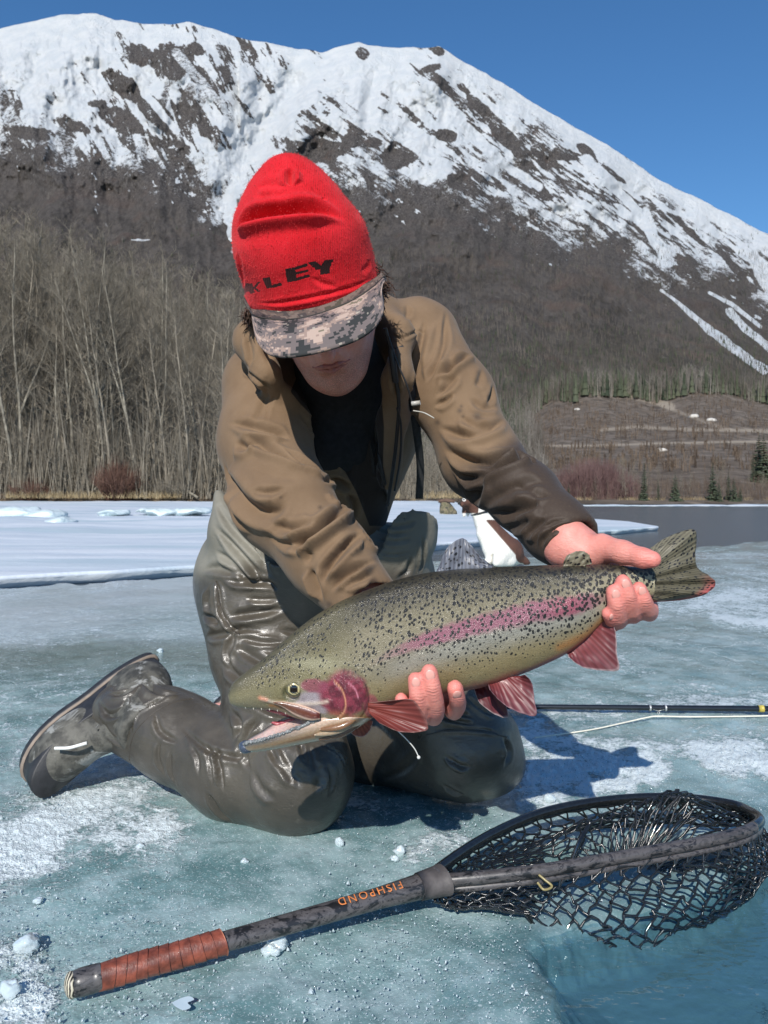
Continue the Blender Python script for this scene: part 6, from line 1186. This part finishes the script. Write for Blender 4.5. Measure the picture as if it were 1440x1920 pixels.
# ------------------------------------------------------------------ landing net
HM = []
t = NT('camouflage_wrap'); ob = t.co(); v = t.noise(t.co('Object', (1, 1.6, 2.2)), 30, 3, .65, 1.2); w_ = t.noise(ob, 95, 3, .7, .8)
rp = t.ramp(t.math('ADD', v, t.math('MULTIPLY', t.math('SUBTRACT', w_, .5), .35)), [(0, (.010, .010, .011)), (.42, (.055, .050, .050)), (.50, (.082, .075, .075)), (.60, (.020, .018, .020)), (.66, (.08, .073, .072))]); rp.node.color_ramp.interpolation = 'CONSTANT'
t.set(Base_Color=rp, Roughness=.42, Coat_Weight=.25, Coat_Roughness=.2, Normal=t.bump(w_, .2, .001)); CAMW = t.m
BLK = simple('black_rubber_net', (.010, .011, .012), .22, .3, 200, .1, Coat_Weight=.5); LEA = simple('brown_leather_wrap', (.19, .048, .026), .45, .45, 70, .4, .0015, Coat_Weight=.2); EDGE = simple('pale_leather_edge', (.42, .16, .09), .5, .2, 100)
def gz(px, py, z): return G(px, py, z)
net = empty('landing_net', G(800, 1660, .03), 'long-handled rubber landing net lying on the ice edge, orange lettering, leather grip', 'landing net')
h0, h1 = gz(112, 1853, .0150), gz(830, 1650, .040); hx = unit(h1-h0); HL = np.linalg.norm(h1-h0)
def hpt(s): return h0+hx*s*HL
s_ = np.linspace(.135, .985, 60); rad = np.interp(s_, [0, .3, .8, .93, 1], [.0112, .0116, .0132, .0165, .021]); part('handle', *tube(np.array([hpt(k) for k in s_]), rad*1.05, 20, ry=rad*.9), CAMW, net)
up_ = unit(np.array([0, 0, 1.])-hx*hx[2]); sd_ = np.cross(hx, up_)
Vl, Fl = [], []
for k in range(11):
    a, b = .085+.026*k, .085+.026*(k+1)+.008; n = 20; ss = np.linspace(a, b, n); th_ = np.linspace(0, 2*np.pi, 40, endpoint=False)
    S, T_ = np.meshgrid(ss, th_, indexing='ij'); S2 = S+.006*np.cos(T_+.4*k); f = (S-a)/(b-a); r_ = .0136+.0011*f+.0004*np.sin(T_*3+k); V = h0+hx*(S2*HL)[..., None]+up_*(r_*np.cos(T_))[..., None]+sd_*(r_*np.sin(T_))[..., None]
    part('leather_band', *(lambda v_, f_: (v_, f_))(V.transpose(1, 0, 2).reshape(-1, 3), gridF(40, n, cu=True)), LEA, net)
    q = h0+hx*((b-.001)*HL+.006*HL*np.cos(th_+.4*k))[:, None]+up_*(0.0144*np.cos(th_))[:, None]+sd_*(0.0144*np.sin(th_))[:, None]; part('band_edge', *tube(np.vstack([q, q[:1]]), .0006, 5, False), EDGE if k == 10 else LEA, net)
part('end_cap', *tube(np.array([hpt(k) for k in (.025, .03, .045, .07, .09)]), [.0098, .0130, .0142, .0142, .0138], 24), CAMW, net)
t = NT('layered_knob'); w2 = t.n('TexWave'); w2.inputs['Scale'].default_value = 90; w2.inputs['Distortion'].default_value = 5; t.l(t.co(), w2.inputs[0]); t.set(Base_Color=t.mix(t.rng(w2.outputs[1], .35, .6), (.03, .025, .02), (.55, .50, .38)), Roughness=.4)
c_ = hpt(.025); Vs, Fs = sphere((0, 0, 0), (1, 1, 1), 12, 22); Vs = Vs[:, :1]*hx*.0075+Vs[:, 1:2]*sd_*.0135+Vs[:, 2:3]*up_*.0135; part('end_knob', Vs+c_, Fs, t.m, net)
part('fork_sleeve', *tube(np.array([hpt(k) for k in (.925, .95, .98, 1.005)]), [.0175, .0195, .0225, .026], 20, ry=[.0165, .017, .0175, .018]), simple('grey_tape', (.075, .066, .064), .6, .25, 60, .3), net)
# raised lettering on the handle, reading from the hoop side
fc = bpy.data.curves.new('lettering', 'FONT'); fc.body = 'FISHPOND'; fc.size = .0145; fc.space_character = 1.35; fc.extrude = 0; fc.align_x = 'CENTER'; fo = bpy.data.objects.new('tmp', fc); COL.objects.link(fo)
dg = bpy.context.evaluated_depsgraph_get(); tm = bpy.data.meshes.new_from_object(fo.evaluated_get(dg)); TV = np.array([v.co[:] for v in tm.vertices]); TF = [tuple(p.vertices) for p in tm.polygons]; bpy.data.objects.remove(fo)
mid_s = .5*(746+615)/2; sm_ = .80
a_ = (TV[:, 1]-.005)/.0148; angc = math.radians(-28); rr_ = .0148
Vt = hpt(.775)+hx*(-TV[:, 0])[:, None]+up_*(rr_*np.cos(angc-a_))[:, None]-sd_*(rr_*np.sin(angc-a_))[:, None]*np.sign(sd_[1])*-1
tri = [(f[0], f[i], f[i+1]) for f in TF for i in range(1, len(f)-1)]
part('lettering', Vt, np.array(tri), simple('orange_print', (.62, .20, .06), .4, .1, 100, 0), net, smooth=False)
# hoop
HP = [(818, 1652, .040), (900, 1645, .045), (1000, 1634, .05), (1100, 1618, .053), (1200, 1600, .056), (1300, 1582, .058), (1380, 1564, .060), (1414, 1550, .060), (1424, 1536, .058), (1406, 1522, .055), (1370, 1508, .052), (1290, 1497, .050), (1200, 1496, .050), (1100, 1506, .048), (1010, 1526, .046), (930, 1560, .044), (870, 1595, .042), (815, 1634, .040)]
hw = np.array([gz(*q) for q in HP]); hoop = smoothline(hw, 220)
rh = np.interp(np.linspace(0, 1, 220), [0, .45, .55, 1], [.0084, .0080, .0074, .0070])
k1 = int(220*.41); part('hoop_side', *tube(hoop[:k1], rh[:k1], 14), CAMW, net); part('hoop', *tube(hoop[k1-1:], rh[k1-1:], 14), BLK, net)
low = hoop[:k1+14].copy(); low[:, 2] -= .0125; low[:, 1] += .001; part('lower_rail', *tube(low, .0052, 10), CAMW, net)
part('rim_cord', *tube(smoothline(hoop[::4]-[0, 0, .008], 200)+np.stack([np.zeros(200), np.zeros(200), .0012*np.sin(np.linspace(0, 190, 200))], -1), .0028, 6), BLK, net)
# rubber bag: relaxed hexagon lattice hung from the hoop
hc = hoop.mean(0); rl = np.random.default_rng(12)
def bagpt(u, v):
    """u along the hoop 0..1, v 0 at the rim .. 1 at the bottom"""
    r = np.array([np.interp(u % 1, np.linspace(0, 1, 220), hoop[:, k]) for k in range(3)]).T
    dx = r-hc; f = 1-.86*v**1.7; out = 1+.10*np.sin(np.pi*np.clip(v, 0, 1))
    p = hc+dx*f[:, None]*out[:, None]; near_ = sm(0, -.12, dx[:, 1])
    sl = np.sin(np.pi*np.clip(v, 0, 1)*.95)
    p[:, 1] -= (.056*near_+.010)*sl*sm(-.30, -.02, dx[:, 0]); p[:, 0] += .035*sl*sm(-.3, .2, dx[:, 0])
    dpt = .085*np.clip(v/.45, 0, 1)**.7*(.35+.65*sm(-.33, -.02, dx[:, 0]))
    z = r[:, 2]-.012-dpt
    hump = np.exp(-((p[:, 0]-.46)/.13)**2-((p[:, 1]-(hc[1]+.065))/.06)**2)*.135+np.exp(-((p[:, 0]-.30)/.07)**2-((p[:, 1]-(hc[1]+.055))/.05)**2)*.05
    z = z+hump*sm(.05, .35, v)
    z += .018*fbm(p[:, 0]*14, p[:, 1]*16, v*3+1, o=2, seed=3)*sm(0, .25, v)
    ices = np.where(p[:, 0] > .20+.3*(p[:, 1]-1.05), -.05, .006)
    p[:, 2] = np.maximum(z, ices); return p
rows, cols_ = 27, 56; 
A_, B_ = [], []
def node(i, j):
    u = (i+.5*(j % 2))/cols_; v = j/rows; return (i % cols_, j, u, v)
pts_ = {}
for j in range(rows+1):
    keep_n = cols_ if j < 8 else cols_
    for i in range(cols_):
        u = (i+.5*(j//2 % 2)+rl.normal(0, .17))/cols_; v = ((j//2)*1.5+(.5 if j % 2 else 0)+ .22)/ (rows*.75+.3)+rl.normal(0, .007); v = .02+.98*max(0, v)**1.35; pts_[(i, j)] = (u, v)
keys = list(pts_); uvp = np.array([pts_[k] for k in keys]); W_ = bagpt(uvp[:, 0], np.clip(uvp[:, 1], 0, 1)); wi = {k: n for n, k in enumerate(keys)}
E_ = []
for j in range(rows):
    for i in range(cols_):
        if j % 2 == 0:
            E_.append(((i, j), (i, j+1)))
        else:
            sft = 0 if (j//2) % 2 == 0 else 1
            E_.append(((i, j), ((i+sft) % cols_, j+1))); E_.append(((i, j), ((i+sft-1) % cols_, j+1)))
for i in range(cols_):  # loops to the rim
    u = (i+.25)/cols_; rimp = bagpt(np.array([u]), np.array([0.]))[0]+[0, 0, .010]; keys.append(('r', i)); wi[('r', i)] = len(W_); W_ = np.vstack([W_, rimp]); E_.append((('r', i), (i, 0))); E_.append((('r', i), ((i-1) % cols_, 0)))
Ea = np.array([[wi[a], wi[b]] for a, b in E_]); L_ = np.linalg.norm(W_[Ea[:, 0]]-W_[Ea[:, 1]], axis=1); Ea = Ea[L_ < .06]
M_ = (W_[Ea[:, 0]]+W_[Ea[:, 1]])/2+rl.normal(0, .0012, (len(Ea), 3))
nd = [sphere((0, 0, 0), .0019, 4, 6)]; sv, sf = nd[0]; used_ = np.unique(Ea); SVv = (W_[used_][:, None]+sv[None]).reshape(-1, 3); SF = [(g[None]+(np.arange(len(used_))*len(sv))[:, None, None]).reshape(-1, g.shape[1]) for g in sf]
Vn, Fn = cat([prisms(W_[Ea[:, 0]], M_, .0020, .0014, 6), prisms(M_, W_[Ea[:, 1]], .0014, .0020, 6), (SVv, SF)])
part('rubber_mesh', Vn, Fn, BLK, net)
for a, b in (((1105, 1545), (1068, 1625)), ((1290, 1500), (1265, 1545))): q = [gz(*a, .045), gz((a[0]+b[0])/2-3, (a[1]+b[1])/2, .03), gz(*b, .035)]; part('net_strap', *tube(smoothline(q, 12), .0036, 8), BLK, net)
part('clip', *tube(smoothline([gz(1010, 1640, .05), gz(1022, 1650, .045), gz(1035, 1662, .04), gz(1020, 1668, .04), gz(1008, 1655, .045)], 24), .0016, 6), simple('brass_clip', (.28, .23, .10), .3, .1, 60, 0), net)

# ------------------------------------------------------------------ fly rod and line on the ice
rod = empty('fly_rod', G(1220, 1328, .012), 'black fly rod lying on the ice at the right, with silver guide and loose line', 'fishing rod')
ra, rb = G(860, 1324, .014), G(1560, 1330, .014); BR = simple('black_graphite', (.010, .011, .013), .25, .2, 50, 0, Coat_Weight=.6); SIL = simple('silver_wrap', (.62, .62, .60), .3, .05, 50, 0, Metallic=.6); GLD = simple('yellow_ring', (.50, .40, .08), .3, .1, 50, 0)
part('rod_blank', *tube(np.array([ra+(rb-ra)*k for k in np.linspace(0, 1, 20)]), np.linspace(.0062, .0078, 20), 12), BR, rod)
def rp_(px): k = (px-860)/700.; return ra+(rb-ra)*k
for px in (1221, 1250): part('wrap_ring', *tube(np.array([rp_(px-1.6), rp_(px+1.6)]), .0086, 12), SIL, rod)
part('ferrule', *tube(np.array([rp_(1423), rp_(1433)]), .0090, 12), GLD, rod)
a3 = np.linspace(0, 2*np.pi, 25); gc_ = rp_(1236)+[0, -.004, -.012]; part('guide_ring', *tube(gc_+np.stack([.002*np.sin(a3), .0055*np.cos(a3), .0055*np.sin(a3)], -1), .0011, 6, False), SIL, rod)
part('guide_foot', *tube(np.array([rp_(1225)+[0, -.006, -.002], gc_+[0, 0, .005], rp_(1247)+[0, -.006, -.002]]), .0010, 6), SIL, rod)
LN = simple('cream_fly_line', (.78, .74, .62), .5, .05, 50, 0)
lq = smoothline([(1003, 1383), (1040, 1378), (1110, 1368), (1170, 1355), (1215, 1345), (1236, 1343), (1300, 1344), (1400, 1343), (1500, 1341), (1600, 1343)], 80); part('fly_line', *tube(np.array([G(a, b, .004+.006*math.exp(-((a-1236)/40)**2)) for a, b in lq]), .0017, 7), LN, rod)

# ------------------------------------------------------------------ the dog on the ice behind
DY = 6.4; dog = empty('dog', G(930, 1060, 0), 'brown and white spaniel sitting on the ice behind the sleeve', 'dog')
def D(px, py, dy=0.): return P(px, py, DY+dy)
def dog_sdf(p):
    d = chain(p, [D(912, 985), D(925, 1010), D(952, 1035)], [.085, .10, .125], .05)            # chest to rump
    d = smin(d, rc(p, D(905, 975), D(888, 952), .062, .048), .05)                               # neck
    d = smin(d, rc(p, D(886, 945), D(878, 940, -.02), .058, .054), .03)                         # skull
    d = smin(d, rc(p, D(873, 944, -.06), D(866, 946, -.12), .030, .022), .03)                   # muzzle
    for s in (-1, 1): d = smin(d, ell(p, D(874+5*s, 958, .0)+np.array([0, .055*s, 0]), I3, (.022, .014, .052)), .012)   # hanging ears
    for s in (-1, 1):
        d = smin(d, chain(p, [D(905, 1000, .05*s), D(914, 1030, .05*s-.02), D(918, 1052, .05*s-.02), D(909, 1056, .05*s-.05)], [.052, .034, .026, .026], .02), .03)   # front legs
        d = smin(d, chain(p, [D(950, 1030, .08*s), D(938, 1046, .11*s-.03), D(958, 1054, .10*s), D(930, 1056, .11*s-.06)], [.075, .055, .03, .028], .02), .03)      # folded hind legs
    d = smin(d, chain(p, [D(970, 1045), D(984, 1052, .02), D(992, 1056, .03)], [.05, .03, .012], .02), .03)   # tail
    return d+.006*fbm(p[:, 0]*30, p[:, 1]*30, p[:, 2]*16, o=3, seed=2)
V, Fq = implicit(dog_sdf, G(850, 1060)+[-.05, -.35, -.02], P(1010, 920, DY)+[.05, .40, .06], .011); V = laplace(V, Fq, 1); dx_, dz_ = PIX(V)
br = np.maximum.reduce([sm(966, 958, dz_)*sm(900, 894, dx_), sm(6, -2, pldist(dx_, dz_, [(918, 968), (940, 1000), (972, 1030), (985, 1050)])-12)*(dz_ > 975)*sm(-8, 6, (dx_-918)*.72-(dz_-985)*.62-2), sm(14, 8, np.hypot(dx_-978, (dz_-1042)*.8))])
br = np.clip(br-sm(5, 2, np.hypot(dx_-870, dz_-937)), 0, 1)
t = NT('dog_coat'); n1 = t.noise(t.co('Object', (1, 1, .5)), 40, 5, .7); t.set(Base_Color=t.mix(t.rng(t.attr('brown'), .3, .6), t.mix(n1, (.62, .58, .50), (.86, .84, .78)), t.mix(n1, (.055, .022, .014), (.14, .062, .040))), Roughness=.8, Normal=t.bump(n1, .6, .02)); part('body', V, Fq, t.m, dog, attrs={'brown': br})
part('nose', *sphere(D(861, 944, -.142), (.012, .012, .010), 8, 10), DK, dog)
for s in (-1, 1): part('eye', *sphere(D(872+2*s, 937, -.058+.02*s), .007, 6, 8), DK, dog)
part('collar', *tube(np.array([D(899, 962)+[.062*math.cos(a), .062*math.sin(a), .015*math.cos(a)] for a in np.linspace(0, 2*np.pi, 25)]), .008, 6, False), DK, dog)
# camouflage pack standing on the snow behind the dog
pk_o = P(838, 966, 24.0); pack = empty('pack', pk_o, 'mottled camouflage pack on the snow between torso and dog', 'backpack')
def pack_sdf(p): return smin(rc(p, P(836, 961, 24), P(834, 946, 24), .19, .15), rc(p, P(848, 962, 24), P(840, 948, 24.1), .14, .10), .08)+.03*fbm(p[:, 0]*7, p[:, 1]*7, p[:, 2]*7, o=3, seed=5)
V, Fq = implicit(pack_sdf, pk_o+[-.5, -.5, -.1], pk_o+[.6, .6, .9], .03); t = NT('pack_camouflage'); rp = t.ramp(t.noise(t.co(), 9, 3, .6), [(0, (.03, .03, .02)), (.45, (.12, .11, .06)), (.52, (.20, .16, .10)), (.6, (.05, .05, .035))]); t.set(Base_Color=rp, Roughness=.9); part('pack_body', laplace(V, Fq, 1), Fq, t.m, pack)
part('roll', *tube(np.array([P(822, 940, 23.95), P(836, 938, 23.9), P(852, 940, 23.95)]), [.05, .06, .05], 12), simple('rust_bedroll', (.10, .06, .04), .8, .3, 8), pack)

# ------------------------------------------------------------------ ice crystals and slush on the sheet
t = NT('clear_ice_chips'); t.set(Base_Color=(.72, .82, .85), Roughness=.12, IOR=1.31, Transmission_Weight=.45, Coat_Weight=.3, Normal=t.bump(t.noise(t.co(), 120, 3), .4, .004)); CHIP = t.m
def chips(N, pxr, pyr, size, seed, dens, name):
    r = np.random.default_rng(seed); px = r.uniform(*pxr, N); py = r.uniform(*pyr, N)
    k = dens(px, py, r); px, py = px[k], py[k]; n = len(px); z = -.001+0*px; c = PA(px, py, (CH-z)*F/(py-HZ)); s = size*r.lognormal(0, .5, n); T0 = np.array([[1, 0, -.25], [-.5, .87, -.25], [-.5, -.87, -.25], [0, 0, 1.]])
    Q = T0[None]*s[:, None, None]*r.uniform(.5, 1.4, (n, 4, 1)); a = r.uniform(0, 6.28, n); R = np.stack([np.stack([np.cos(a), -np.sin(a), 0*a], -1), np.stack([np.sin(a), np.cos(a), 0*a], -1), np.stack([0*a, 0*a, 1+0*a], -1)], 1)
    Vc = np.einsum('nij,nkj->nki', R, Q)+c[:, None]; Vc[..., 2] += .001; Fc = np.array([[0, 1, 3], [1, 2, 3], [2, 0, 3], [0, 2, 1]])[None]+4*np.arange(n)[:, None, None]
    tagp(link(name, mesh_np(name, Vc.reshape(-1, 3), Fc.reshape(-1, 3), smooth=False), CHIP), kind='stuff')
def hole_d(px, py): d = pldist(px, py, HOLE[:13]); return np.where(pip(px, py, HOLE), d, -d)
def dn_(px, py, r):
    q = .20+.0*px
    for pts, w, k in [([(0, 1580), (60, 1545), (160, 1530), (300, 1560)], 50, .9), ([(-20, 1800), (40, 1790), (60, 1860)], 45, .8), ([(1010, 1440), (1120, 1432), (1230, 1448)], 30, .8), ([(1340, 1418), (1450, 1425)], 28, .8), ([(980, 1490), (1040, 1500)], 30, .6), ([(780, 1590), (860, 1560)], 40, .5), ([(1000, 1340), (1440, 1310)], 26, .35)]: q = q+k*np.exp(-(pldist(px, py, pts)/w)**2)
    return (r.random(len(px)) < q*(.6+.6*vnoise(px/9, py/6, 0, 5))) & (hole_d(px, py) < -8)
chips(120000, (-100, 1540), (1190, 1918), .0008, 3, dn_, 'ice_crystals')
def lump(px, py, s, label, seed):
    c = G(px, py, 0); Vs, Fs = sphere((0, 0, 0), (s, s*.8, s*.75), 12, 16); Vs = Vs*(1+.45*vnoise(Vs[:, 0]/s*1.6, Vs[:, 1]/s*1.6, Vs[:, 2]/s*1.6+4, seed)+.2*vnoise(Vs[:, 0]/s*5, Vs[:, 1]/s*5, Vs[:, 2]/s*5, seed+1))[:, None]
    tagp(link('ice_chunk', mesh_np('ice_chunk', Vs, Fs, smooth=False), CHIP, loc=tuple(c+[0, 0, s*.3])), label, 'ice chunk', 'loose lumps of ice')
for k, (px, py, s, lab) in enumerate([(518, 1778, .013, 'clear ice chunk leaning against the underside of the net handle'), (508, 1788, .010, 'smaller ice chunk left of the one by the net handle'), (50, 1778, 0.013, 'white slush lump left of the leather grip'), (62, 1762, .007, 'small slush lump behind the lump left of the grip'), (748, 1598, .008, 'ice lump between knee and net handle'), (740, 1612, .006, 'small ice lump just below the one between knee and net'), (458, 1618, .006, 'round ice lump below the bent knee'), (262, 1588, .006, 'lone ice lump below the shin'), (20, 1860, .010, 'slush lump at the lower left corner'), (72, 1690, .006, 'ice lump at the left between snow patch and grip'), (300, 1222, .010, 'ice crumbs stuck at the toe of the upturned boot'), (636, 1582, .008, 'tiny ice lump right below the knee'), (1030, 1500, .010, 'ice lump right of the shaded knee')]): lump(px, py, s, lab, k)
# small melt puddle near the bottom edge
q = np.array([(322, 1880), (338, 1872), (355, 1868), (364, 1874), (358, 1888), (345, 1894), (352, 1880), (330, 1888)]); cc = q.mean(0); an = np.argsort(np.arctan2(q[:, 1]-cc[1], q[:, 0]-cc[0])); q = smoothline(np.vstack([q[an], q[an][:1]]), 40)
V = np.array([G(a, b, .0065) for a, b in q]+[G(*cc, .0065)]); n = len(q); tr = np.array([(i, i+1, n) for i in range(n-1)]); o = link('melt_puddle', mesh_np('melt_puddle', V, tr), simple('pale_melt_water', (.55, .66, .70), .05, .1, 20, .05)); o['kind'] = 'stuff'
